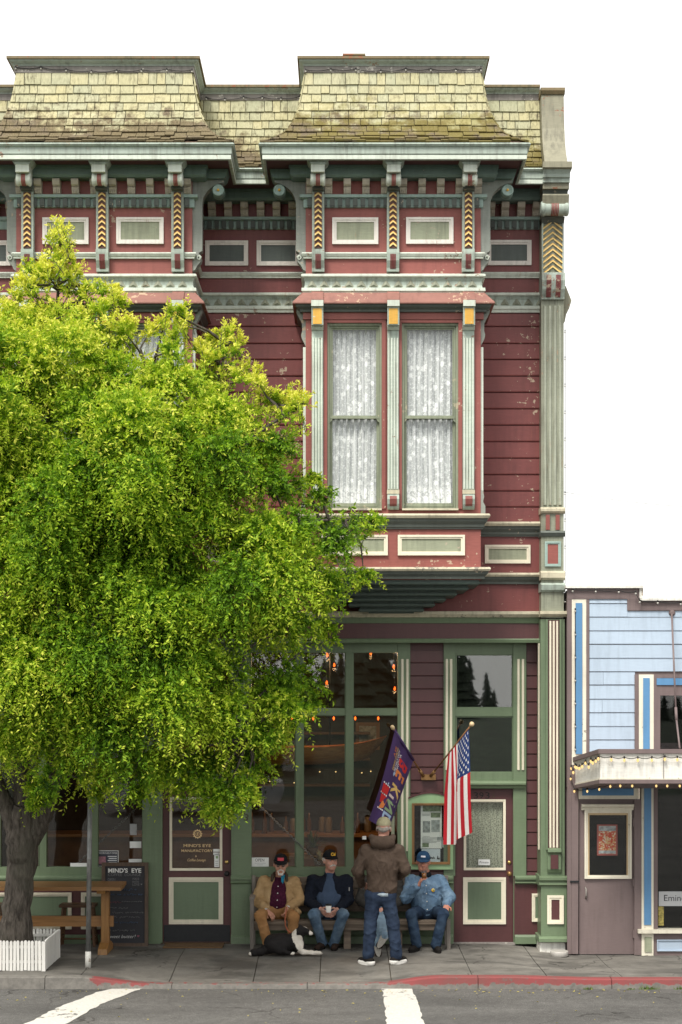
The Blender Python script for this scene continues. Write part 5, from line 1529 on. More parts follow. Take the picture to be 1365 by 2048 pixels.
for k in range(16):
    px = 500 + 300 * (k + rb.random()) / 16
    if bot is None:
        bot = MB().lathe([(0.04, 0), (0.042, 0.02), (0.042, 0.17), (0.016, 0.22), (0.016, 0.29), (0.002, 0.30)], (0, 0, 0), (0, 0, 1), 10).build('bottle', 'bottle_amber')
        jar = MB().lathe([(0.055, 0), (0.06, 0.02), (0.06, 0.15), (0.05, 0.17), (0.05, 0.19), (0.002, 0.2)], (0, 0, 0), (0, 0, 1), 10).build('jar', 'jar_pale')
        tag(bot, 'dark bottle on the counter deep inside the shop', 'bottle', 'bottles on the counter')
        tag(jar, 'pale jar on the counter deep inside the shop', 'jar', 'jars on the counter')
        o1, o2 = bot, jar
    src = bot if rb.random() < 0.55 else jar
    if src is bot and o1 is not None: o, o1 = o1, None
    elif src is jar and o2 is not None: o, o2 = o2, None
    else:
        o = src.copy(); COL.objects.link(o)
    o.location = (X(px, 4.8), 4.8 + rb.uniform(-0.15, 0.2), 1.10)
    o.scale = (1, 1, rb.uniform(0.8, 1.3))
for (px0, px1, py0, py1, lab) in ((520, 560, 1440, 1492, 'framed picture on the back wall of the shop, left of centre'), (712, 760, 1445, 1500, 'framed picture on the back wall of the shop, right of the mullion')):
    fp = thing('framed_picture', lab, 'picture')
    MB().frame(X(px0, 6.9), X(px1, 6.9), Z(py1, 6.9), Z(py0, 6.9), 0.06, 6.94, 6.99).build('picture_frame', 'oak_frame', fp)
    box('picture_sheet', X(px0, 6.9) + 0.05, X(px1, 6.9) - 0.05, 6.97, 6.985, Z(py1, 6.9) + 0.05, Z(py0, 6.9) - 0.05, 'photo_grey', fp)
# window ledge with a plant and boxes
wl = thing('window_table', 'wooden table standing inside behind the seated men', 'table')
MB().box(X(560, 0.6), X(650, 0.6), 0.45, 0.95, Z(1716, 0.6), Z(1711, 0.6)).build('table_top', 'table_wood', wl)
for px in (565, 645):
    for yy in (0.5, 0.9):
        MB().box(X(px - 3, yy), X(px + 3, yy), yy - 0.02, yy + 0.02, 0.02, Z(1716, 0.6)).build('leg', 'room_wood', wl)
plain('plant_green', (0.085, 0.12, 0.025, 1), 0.5, var=0.4)
plain('dry_leaf', (0.40, 0.33, 0.17, 1), 0.7, var=0.3)
def spiky(name, base, n, L, label, mt, rs):
    th = thing(name, label, 'plant')
    MB().lathe([(0.06, 0), (0.085, 0.11), (0.075, 0.115), (0.01, 0.10)], base, (0, 0, 1), 12).build('pot', 'room_wood', th)
    mb = MB()
    for k in range(n):
        a = rs.uniform(0, 6.28); el = rs.uniform(0.2, 1.4); l = L * rs.uniform(0.6, 1.1)
        d = Vector((math.cos(a) * math.cos(el), math.sin(a) * math.cos(el) * 0.6, math.sin(el)))
        s = d.cross(Vector((0, 0, 1))).normalized() * 0.012
        p0 = Vector(base) + Vector((0, 0, 0.1)); p1 = p0 + d * l * 0.6; p2 = p0 + d * l - Vector((0, 0, l * 0.25))
        mb.add([p0 - s, p0 + s, p1 + s, p1 - s, p2], [(0, 1, 2, 3), (3, 2, 4)])
    mb.build('leaves', mt, th)
rsx = random.Random(4)
spiky('potted_plant', (X(625, 0.7), 0.7, Z(1711, 0.7)), 60, 0.34, 'spiky green plant on the table inside the window', 'plant_green', rsx)
spiky('potted_plant', (X(640, 0.4), 0.42, Z(1736, 0.4)), 26, 0.22, 'pale dry plant in the window beside the black cap', 'dry_leaf', rsx)

def chain(p0, p1, label, sag=0.03):
    n = int((p1 - p0).length / 0.032)
    th = MB()
    dirv = (p1 - p0).normalized()
    side = dirv.cross(Vector((0, 1, 0))).normalized()
    nrm = dirv.cross(side)
    for k in range(n):
        c = p0.lerp(p1, (k + 0.5) / n)
        w = side if k % 2 else nrm
        pts = [c + dirv * 0.024 * math.cos(a) + w * 0.012 * math.sin(a) for a in [6.2832 * q / 8 for q in range(9)]]
        th.tube(pts, 0.0042, 4, caps=False)
    return tag(th.build('chain', 'chain_steel'), label, 'chain', kind='thing')
chain(J(500, 1592, 0.12), J(640, 1728, 0.12), 'steel chain slanting across the window from the house number post')
chain(J(150, 1732, 0.34), J(272, 1618, 0.34), 'steel chain slanting behind the glass above the chalkboard')

# papers in the windows
def sheet(name, px0, px1, py0, py1, Y, mt, label, cat='sign'):
    return tag(box(name, X(px0, Y), X(px1, Y), Y, Y + 0.003, Z(py1, Y), Z(py0, Y), mt), label, cat)
YW = SY - 0.006
op = sheet('open_sign', 503.5, 538, 1715, 1735, YW, 'paper', 'white paper OPEN sign in the lower window corner beside the tan jacket')
lettering('sign_lettering', 'OPEN', X(511, YW), Z(1723, YW), YW - 0.001, 0.042, 'ink', op, width=X(529, YW) - X(511, YW), thin=-0.004)
box('sign_lines', X(510, YW), X(532, YW), YW - 0.001, YW - 0.0005, Z(1726.7, YW), Z(1726, YW), 'ink_faint', op)
box('sign_lines', X(514, YW), X(526, YW), YW - 0.001, YW - 0.0005, Z(1730.2, YW), Z(1729.4, YW), 'ink_faint', op)
plain('navy_print', (0.035, 0.04, 0.06, 1), 0.5)
plain('pink_print', (0.35, 0.16, 0.20, 1), 0.6, var=0.4, scale=40)
of = sheet('window_notice', 195.5, 237.5, 1701, 1733, YW, 'navy_print', 'dark notice with white border in the window above the chalkboard')
MB().frame(X(195.5, YW), X(237.5, YW), Z(1733, YW), Z(1701, YW), 0.008, YW - 0.002, YW - 0.0005).build('notice_border', 'paper', of)
lettering('notice_lettering', 'WE PROUDLY OFFER', X(198, YW), Z(1708, YW), YW - 0.002, 0.024, 'paper', of, width=X(235, YW) - X(198, YW))
box('notice_picture', X(198, YW), X(212, YW), YW - 0.002, YW - 0.0008, Z(1728, YW), Z(1713, YW), 'pink_print', of)
for k in range(4):
    box('notice_lines', X(216 + 2 * (k % 2), YW), X(234, YW), YW - 0.002, YW - 0.0008, Z(1713.6 + 4 * k, YW), Z(1712 + 4 * k, YW), 'paper', of)
sheet('paper_sheet', 260, 283, 1683, 1696, YW, 'paper', 'small white notice at the right edge of the window over the chalkboard')
sheet('paper_sheet', 260, 274, 1648, 1670, YW, 'ink_faint', 'grey paper at the upper right of the window over the chalkboard')
sheet('paper_sheet', 258, 284, 1718, 1731, YW, 'paper', 'lowest white notice in the window just above the chalkboard top')
bm = sheet('paper_sheet', 141, 174, 1726, 1733.5, YW, 'paper', 'low white strip sign on the window bottom left of the metal pole')
sheet('paper_sheet', 783, 789.5, 1632, 1674, YW, 'sage', 'tall pale poster in the window right of the standing man', 'poster')
sheet('paper_sheet', 725, 733, 1672, 1679, YW, 'paper', 'small white paper in the window left of the standing man')

# ------------------------------------------------------------------ bench
bench = thing('park_bench', 'long weathered wooden bench against the green shopfront', 'bench')
bx0, bx1 = X(501, -0.35), X(901, -0.35)
SEAT = 0.375
for k in range(3):
    ya = -0.40 + 0.135 * k
    box('seat_slat', bx0 + 0.05, bx1 - 0.05, ya, ya + 0.128, SEAT - 0.045 - 0.008 * k, SEAT - 0.008 * k, 'bench_wood', bench)
for k in range(3):
    za = SEAT + 0.07 + 0.155 * k
    yb = 0.015 + 0.018 * k
    MB().ext([(yb, za), (yb + 0.016, za + 0.145), (yb + 0.042, za + 0.145), (yb + 0.026, za)], 'x', bx0 + 0.05, bx1 - 0.05).build('back_slat', 'bench_wood', bench)
box('seat_apron', bx0 + 0.05, bx1 - 0.05, -0.375, -0.345, SEAT - 0.125, SEAT - 0.046, 'bench_wood', bench)
for xx in (bx0, bx1 - 0.05):
    left = xx == bx0
    box('front_leg', xx, xx + 0.049, -0.41, -0.345, 0.0, 0.66 if left else SEAT + 0.02, 'bench_post', bench)
    MB().ext([(0.0, 0.0), (0.055, 0.0), (0.085, 0.92), (0.035, 0.92)], 'x', xx, xx + 0.049).build('back_post', 'bench_post', bench)
    if left: box('arm_rest', xx - 0.008, xx + 0.057, -0.43, 0.028, 0.661, 0.69, 'bench_post', bench)
    box('side_rail', xx + 0.005, xx + 0.044, -0.344, 0.0, 0.28, 0.36, 'bench_post', bench)
for px in (688, 790):
    box('middle_leg', X(px, -0.2), X(px + 14, -0.2), -0.33, 0.02, 0.0, SEAT - 0.065, 'bench_wood', bench)

# ------------------------------------------------------------------ notice case
ncase = thing('notice_case', 'pale green arched notice case with papers beside the street door', 'notice board')
yc = SY - 0.036
yf = yc - 0.075
ax0, ax1, az0 = X(817, yf), X(907, yf), Z(1739, yf)
sh, tp = Z(1598, yf), Z(1587, yf)
arcp = [(ax0 + (ax1 - ax0) * k / 14, sh + (tp - sh) * math.sin(math.pi * k / 14)) for k in range(15)]
ix0, ix1, iz0, iz1 = X(825, yf), X(900, yf), Z(1728, yf), Z(1607, yf)
cb_ = MB()
cb_.box(ax0, ix0, yf, yc, az0, iz1).box(ix1, ax1, yf, yc, az0, iz1).box(ix0, ix1, yf, yc, az0, iz0)
cb_.ext([(ax0, iz1)] + arcp + [(ax1, iz1)], 'y', yf, yc)
cb_.build('case_body', 'green_light', ncase)
MB().ext([(a, b + 0.002) for a, b in arcp] + [(a, b + 0.02) for a, b in arcp[::-1]], 'y', yf - 0.015, yc).build('case_roof', 'maroon_clean', ncase)
box('case_back', ix0, ix1, yc - 0.008, yc - 0.002, iz0, iz1, 'black_void', ncase)
MB().frame(ix0 - 0.004, ix1 + 0.004, iz0 - 0.004, iz1 + 0.004, 0.032, yf - 0.02, yf + 0.01).build('case_frame', 'oak_frame', ncase)
box('pane', ix0 + 0.02, ix1 - 0.02, yf + 0.004, yf + 0.007, iz0 + 0.02, iz1 - 0.02, 'shop_glass', ncase)
ypp = yc - 0.012
def pin(px0, px1, py0, py1, mt, e=0.0):
    return box('pinned_sheet', X(px0, ypp), X(px1, ypp), ypp - 0.002 - e, ypp - e, Z(py1, ypp), Z(py0, ypp), mt, ncase)
pin(842, 884, 1609, 1697, 'paper')
pin(846, 882, 1611, 1623, 'photo_green', 0.003)
pin(862, 881, 1625, 1635, 'photo_green', 0.003)
pin(846, 861, 1642, 1665, 'photo_grey', 0.003)
pin(863, 880, 1640, 1664, 'photo_grey', 0.003)
pin(845, 858, 1686, 1694, 'photo_green', 0.003)
for k in range(8):
    pin(845 if k != 2 else 846, (880 - 7 * (k % 3)) if k > 2 else 860, 1668 + 2.3 * k - (40 if k < 2 else 0), 1668.9 + 2.3 * k - (40 if k < 2 else 0), 'ink_faint', 0.003)
pin(843.5, 881, 1698, 1726, 'paper_blue')
rs = random.Random(2)
tr_ = MB()
for k in range(26):
    xx = X(844 + rs.uniform(0, 35), ypp); zz = Z(1716 + rs.uniform(0, 3), ypp); hh = rs.uniform(0.02, 0.05)
    tr_.add([(xx - 0.008, ypp - 0.004, zz), (xx + 0.008, ypp - 0.004, zz), (xx, ypp - 0.004, zz + hh)], [(0, 1, 2)])
tr_.build('printed_trees', 'ink', ncase)
pin(883, 893, 1680, 1695, 'photo_grey', 0.006)
pin(874, 886, 1674, 1680, 'photo_grey', 0.008)

# ------------------------------------------------------------------ flags
fb = thing('flag_bracket', 'brass-coloured double flagpole bracket on the maroon boards', 'bracket')
MB().box(X(843, 0.1), X(872, 0.1), 0.09, SY - 0.035, Z(1560, 0.1), Z(1549, 0.1)).build('bracket_plate', 'bronze', fb)
def pole_dir(a, b, r, mt, nm, par):
    return MB().tube([a, b], r, 10).build(nm, mt, par)
flagP = thing('purple_flag', 'purple flag with coloured letters reading BE KIND on an angled pole', 'flag')
pa, pb = J(847, 1552, 0.06), J(787, 1457, -0.70)
MB().tube([pa, pa.lerp(pb, 0.12)], 0.022, 10).build('bracket_socket', 'bronze', fb)
pole_dir(pa, pb, 0.012, 'pole_wood', 'pole', flagP)
MB().lathe([(0.008, -0.02), (0.024, 0.0), (0.027, 0.02), (0.024, 0.045), (0.008, 0.06)], pb, pb - pa, 14).build('finial', 'pale_wood', flagP)
t0, t1 = pa.lerp(pb, 0.955), pa.lerp(pb, 0.34)
def PF(u, v, off=0.0):
    top = t0.lerp(t1, u)
    bot = J(738, 1640, -0.86).lerp(J(777, 1662, -0.48), u)
    p = top.lerp(bot, v)
    w = 0.022 * math.sin(7 * u + 3.2 * v + 0.6) * (0.25 + v) + 0.012 * math.sin(13 * u - 5 * v)
    p.x += 0.025 * math.sin(3.1 * v) * math.sin(2 * u + 1)
    return p + Vector((0.15 * w, -w - off, 0.0))
def cloth(name, col, sheen=0.2):
    t = NT(name)
    n = t.noise(t.pos(), 140, 3)
    n2 = t.noise(t.pos((1, 1, 0.4)), 9, 3)
    b = t.bsdf(t.mix(1.0, col, t.grey(t.ramp(n, 0.3, 0.7, 0.88, 1.1)), 'MULTIPLY'), 0.85, spec=0.15, bump=t.math('ADD', n2, t.math('MULTIPLY', n, 0.1)), bstr=0.35, bdist=0.02)
    MATS[name] = t.m
cloth('flag_purple', (0.060, 0.035, 0.105, 1))
for nm, c_ in (('flag_red', (0.42, 0.02, 0.03, 1)), ('flag_white', (0.74, 0.72, 0.70, 1)), ('flag_blue', (0.02, 0.045, 0.16, 1)), ('ltr_red', (0.48, 0.03, 0.03, 1)), ('ltr_orange', (0.62, 0.20, 0.06, 1)), ('ltr_gold', (0.62, 0.42, 0.14, 1)), ('ltr_pink', (0.62, 0.50, 0.46, 1)), ('ltr_green', (0.25, 0.36, 0.20, 1)), ('ltr_blue', (0.33, 0.45, 0.62, 1))):
    cloth(nm, c_)
MB().grid(lambda u, v: PF(u, v), 24, 40).build('flag_cloth', 'flag_purple', flagP)
MB().tube([t0 + (pb - pa).normalized() * 0.02, t1], 0.02, 10).build('flag_sleeve', 'flag_purple', flagP)
def flag_text(s, v0, u0, hv, hu, mt, spacing=1.0, thin=0.01):
    """mirrored lettering (the cloth is seen from behind): reads down the fly, letter tops towards the pole tip"""
    tv, tf = text_mesh(s, 1.0, spacing, thin)
    bm = bmesh.new()
    vv = [bm.verts.new(p) for p in tv]
    for q in tf:
        try: bm.faces.new([vv[i] for i in q])
        except ValueError: pass
    bmesh.ops.triangulate(bm, faces=bm.faces[:])
    bmesh.ops.subdivide_edges(bm, edges=[e for e in bm.edges if e.calc_length() > 0.12], cuts=1)
    xs_ = [q.co.x for q in bm.verts]; m0 = min(xs_)
    bm.verts.index_update()
    out = [PF(u0 - q.co.y / 0.72 * hu, v0 + (q.co.x - m0) * hv, 0.004) for q in bm.verts]
    fs = [[q.index for q in f.verts] for f in bm.faces]
    bm.free()
    MB().add(out, fs).build('flag_lettering', mt, flagP)
for ch, v0, mt in (('B', 0.16, 'ltr_red'), ('E', 0.30, 'ltr_orange'), ('K', 0.47, 'ltr_gold'), ('I', 0.605, 'ltr_pink'), ('N', 0.67, 'ltr_green'), ('D', 0.815, 'ltr_blue')):
    flag_text(ch, v0, 0.86, 0.185, 0.40, mt, thin=0.035)
flag_text('IN A', 0.12, 0.24, 0.055, 0.07, 'ltr_orange', thin=0.01)
flag_text('WORLD WHERE', 0.10, 0.33, 0.036, 0.07, 'ltr_gold', thin=0.01)
flag_text('YOU CAN BE', 0.10, 0.42, 0.043, 0.07, 'flag_white', thin=0.01)
flag_text('ANYTHING', 0.12, 0.51, 0.052, 0.07, 'flag_white', thin=0.01)
def flag_shape(pts, mt, nm='flag_print'):
    MB().add([PF(u, v, 0.004) for u, v in pts], [tuple(range(len(pts)))]).build(nm, mt, flagP)
flag_shape([(0.38, 0.36), (0.46, 0.36), (0.30, 0.54), (0.26, 0.54)], 'ltr_blue')
flag_shape([(0.10, 0.56), (0.40, 0.555), (0.38, 0.65), (0.12, 0.66)], 'ltr_red')
flag_shape([(0.14, 0.67), (0.40, 0.665), (0.26, 0.76), (0.18, 0.76)], 'ltr_red')
flag_shape([(0.28, 0.74), (0.46, 0.68), (0.40, 0.80), (0.22, 0.83)], 'ltr_orange')
for vv_, u_a, u_b in ((0.55, 0.12, 0.38), (0.66, 0.12, 0.36), (0.825, 0.2, 0.4)):
    for k in range(4):
        uc = u_a + (u_b - u_a) * k / 3
        flag_shape([(uc + 0.03 * math.cos(6.28 * q / 8), vv_ + 0.009 * math.sin(6.28 * q / 8)) for q in range(8)], 'flag_white', 'flag_dot')

flagU = thing('national_flag', 'stars and stripes flag hanging from an angled pole by the street door', 'flag')
qa, qb = J(862, 1552, 0.06), J(942, 1451, -0.70)
MB().tube([qa, qa.lerp(qb, 0.10)], 0.022, 10).build('bracket_socket', 'bronze', fb)
pole_dir(qa, qb, 0.011, 'pole_wood', 'pole', flagU)
MB().lathe([(0.008, -0.02), (0.022, 0.0), (0.032, 0.022), (0.030, 0.045), (0.008, 0.062)], qb, qb - qa, 14).build('finial', 'pale_wood', flagU)
h0, h1 = qa.lerp(qb, 0.95), qa.lerp(qb, 0.45)
def UF(u, v, off=0.0):
    top = h0.lerp(h1, u)
    bot = J(938, 1664, -0.66).lerp(J(891, 1690, -0.42), u)
    p = top.lerp(bot, v)
    g = min(1.0, v * 2.2)
    fold = 0.055 * math.sin(9.5 * u + 0.9 + 1.0 * v) * g
    p.x += (0.042 * math.sin(8.2 * u + 2.3 - 0.5 * v) - 0.02 * math.sin(3.1416 * v) * (1 - u)) * g
    p.z -= 0.10 * math.sin(math.pi * u) * v * 0.5
    return p + Vector((0, -fold - off, 0))
fl = MB()
NU, NV = 65, 50
gv = [UF(i / NU, j / NV) for j in range(NV + 1) for i in range(NU + 1)]
fl.add(gv, [])
for j in range(NV):
    for i in range(NU):
        st = i * 13 // NU
        m = 2 if (st < 7 and j < NV * 0.42) else st % 2
        fl.f.append([j * (NU + 1) + i, j * (NU + 1) + i + 1, (j + 1) * (NU + 1) + i + 1, (j + 1) * (NU + 1) + i]); fl.m.append(m); fl.s.append(True)
fl.build('flag_cloth', ['flag_red', 'flag_white', 'flag_blue'], flagU)
for r in range(9):
    for c in range(6 - (r % 2)):
        uc = (r + 1) / 10 * 7 / 13; vc = (c + 0.5 + 0.5 * (r % 2)) / 6 * 0.42
        sv = [UF(uc + (0.024 if q % 2 == 0 else 0.010) * math.sin(6.2832 * q / 10), vc + (0.021 if q % 2 == 0 else 0.009) * math.cos(6.2832 * q / 10), 0.005) for q in range(10)]
        MB().add(sv, [tuple(range(10))]).build('star', 'flag_white', flagU)

# ------------------------------------------------------------------ chalkboard
chalk = thing('chalkboard_sign', 'tall black chalkboard menu in a brown frame leaning at the window', 'sign')
def CB(px, py):
    """point on the leaning board"""
    u = (1893 - py) / (1893 - 1725)
    Yc = -0.10 + 0.16 * u
    return Vector((X(px, Yc), Yc, Z(py, Yc)))
v_ = [CB(210, 1731), CB(291, 1731), CB(291, 1886), CB(210, 1886)]
dn = Vector((0, 0.02, 0))
MB().add(v_ + [p + dn for p in v_], [(0, 1, 2, 3), (4, 7, 6, 5)]).build('board', 'ink', chalk)
for (a, b, c, d) in (((204, 1725), (297, 1725), (297, 1732), (204, 1732)), ((204, 1886), (297, 1886), (297, 1893), (204, 1893)), ((204, 1732), (211, 1732), (211, 1886), (204, 1886)), ((290, 1732), (297, 1732), (297, 1886), (290, 1886))):
    q = [CB(*a), CB(*b), CB(*c), CB(*d)]
    f_ = [p - Vector((0, 0.015, 0)) for p in q]; k_ = [p + Vector((0, 0.025, 0)) for p in q]
    MB().add(f_ + k_, [(3, 2, 1, 0), (4, 5, 6, 7), (0, 1, 5, 4), (1, 2, 6, 5), (2, 3, 7, 6), (3, 0, 4, 7)]).build('board_frame', 'walnut_frame', chalk)
plain('chalk_white', (0.72, 0.72, 0.70, 1), 0.9, var=0.2, scale=90)
plain('chalk_grey', (0.20, 0.20, 0.20, 1), 0.9, var=0.4, scale=90)
plain('chalk_blue', (0.07, 0.11, 0.19, 1), 0.9, var=0.4, scale=90)
plain('chalk_pink', (0.20, 0.07, 0.09, 1), 0.9, var=0.4, scale=90)
def chalk_text(s, px, py, wpx, hpx, mt, shear=0.0, thin=0.0):
    tv, tf = text_mesh(s, 1.0, 1.0, thin)
    x_0, x_1 = min(p[0] for p in tv), max(p[0] for p in tv)
    out = [CB(px + (p[0] - x_0 + p[1] * shear) / (x_1 - x_0) * wpx, py - p[1] / 0.72 * hpx) - Vector((0, 0.004, 0)) for p in tv]
    MB().add(out, tf).build('chalk_lettering', mt, chalk)
def scribble(px0, px1, py, mt, amp=2.2, rs=random.Random(5)):
    pts, x = [], px0
    while x < px1:
        if rs.random() < 0.12: x += 3.5
        n = 5
        for k in range(n):
            pts.append(CB(x + k * 0.9, py + rs.uniform(-amp, amp)) - Vector((0, 0.004, 0)))
        if len(pts) > 1:
            MB().tube(pts, 0.0032, 4, caps=False).build('chalk_stroke', mt, chalk)
        pts = []
        x += 4.6
chalk_text("MIND'S  EYE", 217, 1745, 66, 8.5, 'chalk_white', thin=0.025)
chalk_text('COFFEE  LOUNGE', 217, 1752, 65, 5.5, 'chalk_grey', thin=-0.012)
chalk_text('OPEN', 216, 1762, 15, 6, 'chalk_grey', thin=-0.01)
chalk_text('MADE', 266, 1760, 13, 5, 'chalk_grey', thin=-0.01)
chalk_text('WITH', 265, 1766, 13, 4.5, 'chalk_grey', thin=-0.01)
chalk_text('LOVE', 265.5, 1771.5, 14, 5, 'chalk_grey', thin=-0.01)
scribble(226, 272, 1779, 'chalk_blue', 2.6)
scribble(222, 284, 1789, 'chalk_blue', 1.8)
scribble(221, 242, 1804, 'chalk_pink', 2.2); scribble(244, 284, 1803, 'chalk_grey', 1.0)
scribble(221, 255, 1816, 'chalk_grey', 1.8)
scribble(221, 284, 1825, 'chalk_grey', 2.0)
scribble(222, 280, 1834, 'chalk_grey', 2.0)
scribble(224, 275, 1845, 'chalk_blue', 2.0)
scribble(218, 270, 1861, 'chalk_grey', 1.8)
chalk_text('sweet butter!', 216, 1876, 54, 7, 'chalk_white', shear=0.3, thin=-0.015)
hr = [(0, -1), (1.6, 0.6), (1.3, 1.6), (0.5, 1.7), (0, 1.1), (-0.5, 1.7), (-1.3, 1.6), (-1.6, 0.6)]
MB().add([CB(277 + 1.6 * a, 1873 - 1.6 * b) - Vector((0, 0.004, 0)) for a, b in hr], [tuple(range(8))]).build('chalk_heart', 'chalk_pink', chalk)
MB().add([CB(283.5 + 1.0 * a, 1769 - 1.0 * b) - Vector((0, 0.004, 0)) for a, b in hr], [tuple(range(8))]).build('chalk_heart', 'chalk_grey', chalk)

# ------------------------------------------------------------------ table and stools
tbl = thing('trestle_table', 'long orange-brown wooden trestle table in front of the left window', 'table')
tz = 0.875
xe = X(247, -0.6)
for k in range(4):
    ya = -0.90 + 0.175 * k
    box('table_plank', -6.2, xe + random.uniform(-0.012, 0.012), ya, ya + 0.170, tz - 0.045, tz, 'table_wood', tbl)
def trestle(x):
    MB().box(x, x + 0.10, -0.62, -0.50, 0.12, tz - 0.09).build('leg', 'table_leg', tbl)
    MB().ext([(-0.88, tz - 0.046), (-0.25, tz - 0.046), (-0.27, tz - 0.09), (-0.86, tz - 0.09)], 'x', x - 0.02, x + 0.09).build('leg_cap', 'table_leg', tbl)
    MB().ext([(-0.85, 0.0), (-0.28, 0.0), (-0.30, 0.07), (-0.48, 0.13), (-0.65, 0.13), (-0.83, 0.07)], 'x', x - 0.01, x + 0.11).build('foot', 'table_leg', tbl)
trestle(X(203, -0.6)); trestle(-5.6)
box('stretcher', -5.9, X(227, -0.6), -0.585, -0.535, Z(1853, -0.58), Z(1832, -0.58), 'table_wood', tbl)
def stool(px0, px1, label):
    th = thing('stool', label, 'stool', 'stools at the trestle table')
    x0_, x1_ = X(px0, -0.1), X(px1, -0.1)
    zt = 0.56
    box('seat', x0_, x1_, -0.22, 0.06, zt - 0.035, zt, 'stool_wood', th)
    for sx, xx in ((-1, x0_ + 0.05), (1, x1_ - 0.05)):
        for sy, yy in ((-1, -0.17), (1, 0.02)):
            MB().tube([(xx, yy, zt - 0.034), (xx + sx * 0.045, yy + sy * 0.025, 0.0)], 0.02, 6, sm=False).build('leg', 'stool_wood', th)
        MB().tube([(xx + sx * 0.033, -0.185, 0.13), (xx + sx * 0.033, 0.035, 0.13)], 0.013, 6).build('rung', 'stool_wood', th)
    MB().tube([(x0_ + 0.01, -0.185, 0.11), (x1_ - 0.01, -0.185, 0.11)], 0.013, 6).build('rung', 'stool_wood', th)
stool(121, 192, 'dark wooden stool under the right end of the table')
stool(-55, 12, 'dark wooden stool behind the tree trunk at the left edge')

# ------------------------------------------------------------------ street pole
t = NT('galvanised')
n_ = t.noise(t.pos((1, 1, 0.5)), 22, 5)
t.bsdf(t.mix(t.ramp(n_, 0.3, 0.7), (0.16, 0.165, 0.165, 1), (0.27, 0.275, 0.27, 1)), 0.45, 0.6, bump=n_, bstr=0.1)
MATS['galvanised'] = t.m
sp = thing('sign_pole', 'grey galvanised steel pole standing by the kerb in front of the chalkboard', 'pole')
pX, pYp = X(176.5, -1.82), -1.82
MB().lathe([(0.030, 0.0), (0.030, 1.33), (0.032, 1.335), (0.032, 1.345), (0.030, 1.35), (0.030, 3.1), (0.02, 3.12)], (pX, pYp, gz(pX, pYp) - 0.01), (0.012, 0, 1), 16).build('pole_shaft', 'galvanised', sp)
MB().lathe([(0.036, 0.0), (0.036, 0.2), (0.031, 0.205)], (pX, pYp, gz(pX, pYp) - 0.005), (0.012, 0, 1), 16).build('pole_sleeve', 'white_worn', sp)

# ------------------------------------------------------------------ picket fence round the tree
fence = thing('picket_fence', 'low white picket fence boxing in the tree at the kerb', 'fence')
FX1, FY0, FY1 = X(90, -2.07), -2.07, -1.05
FX0 = FX1 - 1.75
pk = None
def picket(x, y, rot):
    global pk
    if pk is None:
        pk = MB().ext([(-0.017, 0.0), (0.017, 0.0), (0.017, 0.345), (0.011, 0.358), (0.0, 0.363), (-0.011, 0.358), (-0.017, 0.345)], 'y', -0.007, 0.007).build('picket', 'picket_white', fence)
        o = pk
    else:
        o = copy_part(pk, fence)
    o.location = (x, y, gz(x, y) + 0.005 + random.uniform(-0.004, 0.004))
    o.rotation_euler = (0, random.uniform(-0.012, 0.012), rot)
x = FX1 - 0.06
while x > FX0:
    picket(x, FY0, 0); x -= 0.0435
x = FX1 - 0.06
while x > FX0:
    picket(x, FY1, 0); x -= 0.0435
y = FY0 + 0.05
while y < FY1:
    picket(FX1, y, math.pi / 2); y += 0.0435
for xx, yy in ((FX1 - 0.012, FY0), (FX1 - 0.012, FY1)):
    box('corner_post', xx - 0.022, xx + 0.022, yy - 0.024, yy + 0.024, 0.0, 0.355, 'picket_white', fence)
for zz in (0.09, 0.27):
    box('fence_rail', FX0, FX1 - 0.04, FY0 + 0.012, FY0 + 0.03, zz, zz + 0.035, 'picket_white', fence)
    box('fence_rail', FX0, FX1 - 0.04, FY1 - 0.03, FY1 - 0.012, zz, zz + 0.035, 'picket_white', fence)
    box('fence_rail', FX1 - 0.03, FX1 - 0.012, FY0 + 0.03, FY1 - 0.03, zz, zz + 0.035, 'picket_white', fence)
box('planting_bed', FX0, FX1 - 0.03, FY0 + 0.03, FY1 - 0.03, -0.05, 0.03, 'earth', fence)

# ------------------------------------------------------------------ small things on the ground
plain('bowl_glaze', (0.42, 0.40, 0.37, 1), 0.4)
plain('bowl_blue', (0.02, 0.03, 0.20, 1), 0.3)
bw = thing('dog_bowl', 'pale dog bowl with blue inside beside the mauve door', 'bowl')
bp_ = Vector((X(1119, -0.5), -0.5, gz(X(1119, -0.5), -0.5)))
MB().lathe([(0.105, 0.0), (0.112, 0.01), (0.118, 0.062), (0.112, 0.072), (0.104, 0.070)], bp_, (0, 0, 1), 28).build('bowl_wall', 'bowl_glaze', bw)
MB().lathe([(0.103, 0.069), (0.098, 0.02), (0.01, 0.016)], bp_, (0, 0, 1), 28).build('bowl_inside', 'bowl_blue', bw)
plain('coir', (0.13, 0.075, 0.035, 1), 0.95, var=0.35, scale=120, bstr=0.6)
tag(box('doormat', X(330, -0.05), X(448, -0.05), -0.30, 0.10, 0.002, 0.018, 'coir'), 'brown coir doormat in front of the lettered shop door', 'doormat')
plain('leaf_yellow', (0.42, 0.36, 0.08, 1), 0.7, var=0.35, scale=14)
lit = MB()
rs = random.Random(11)
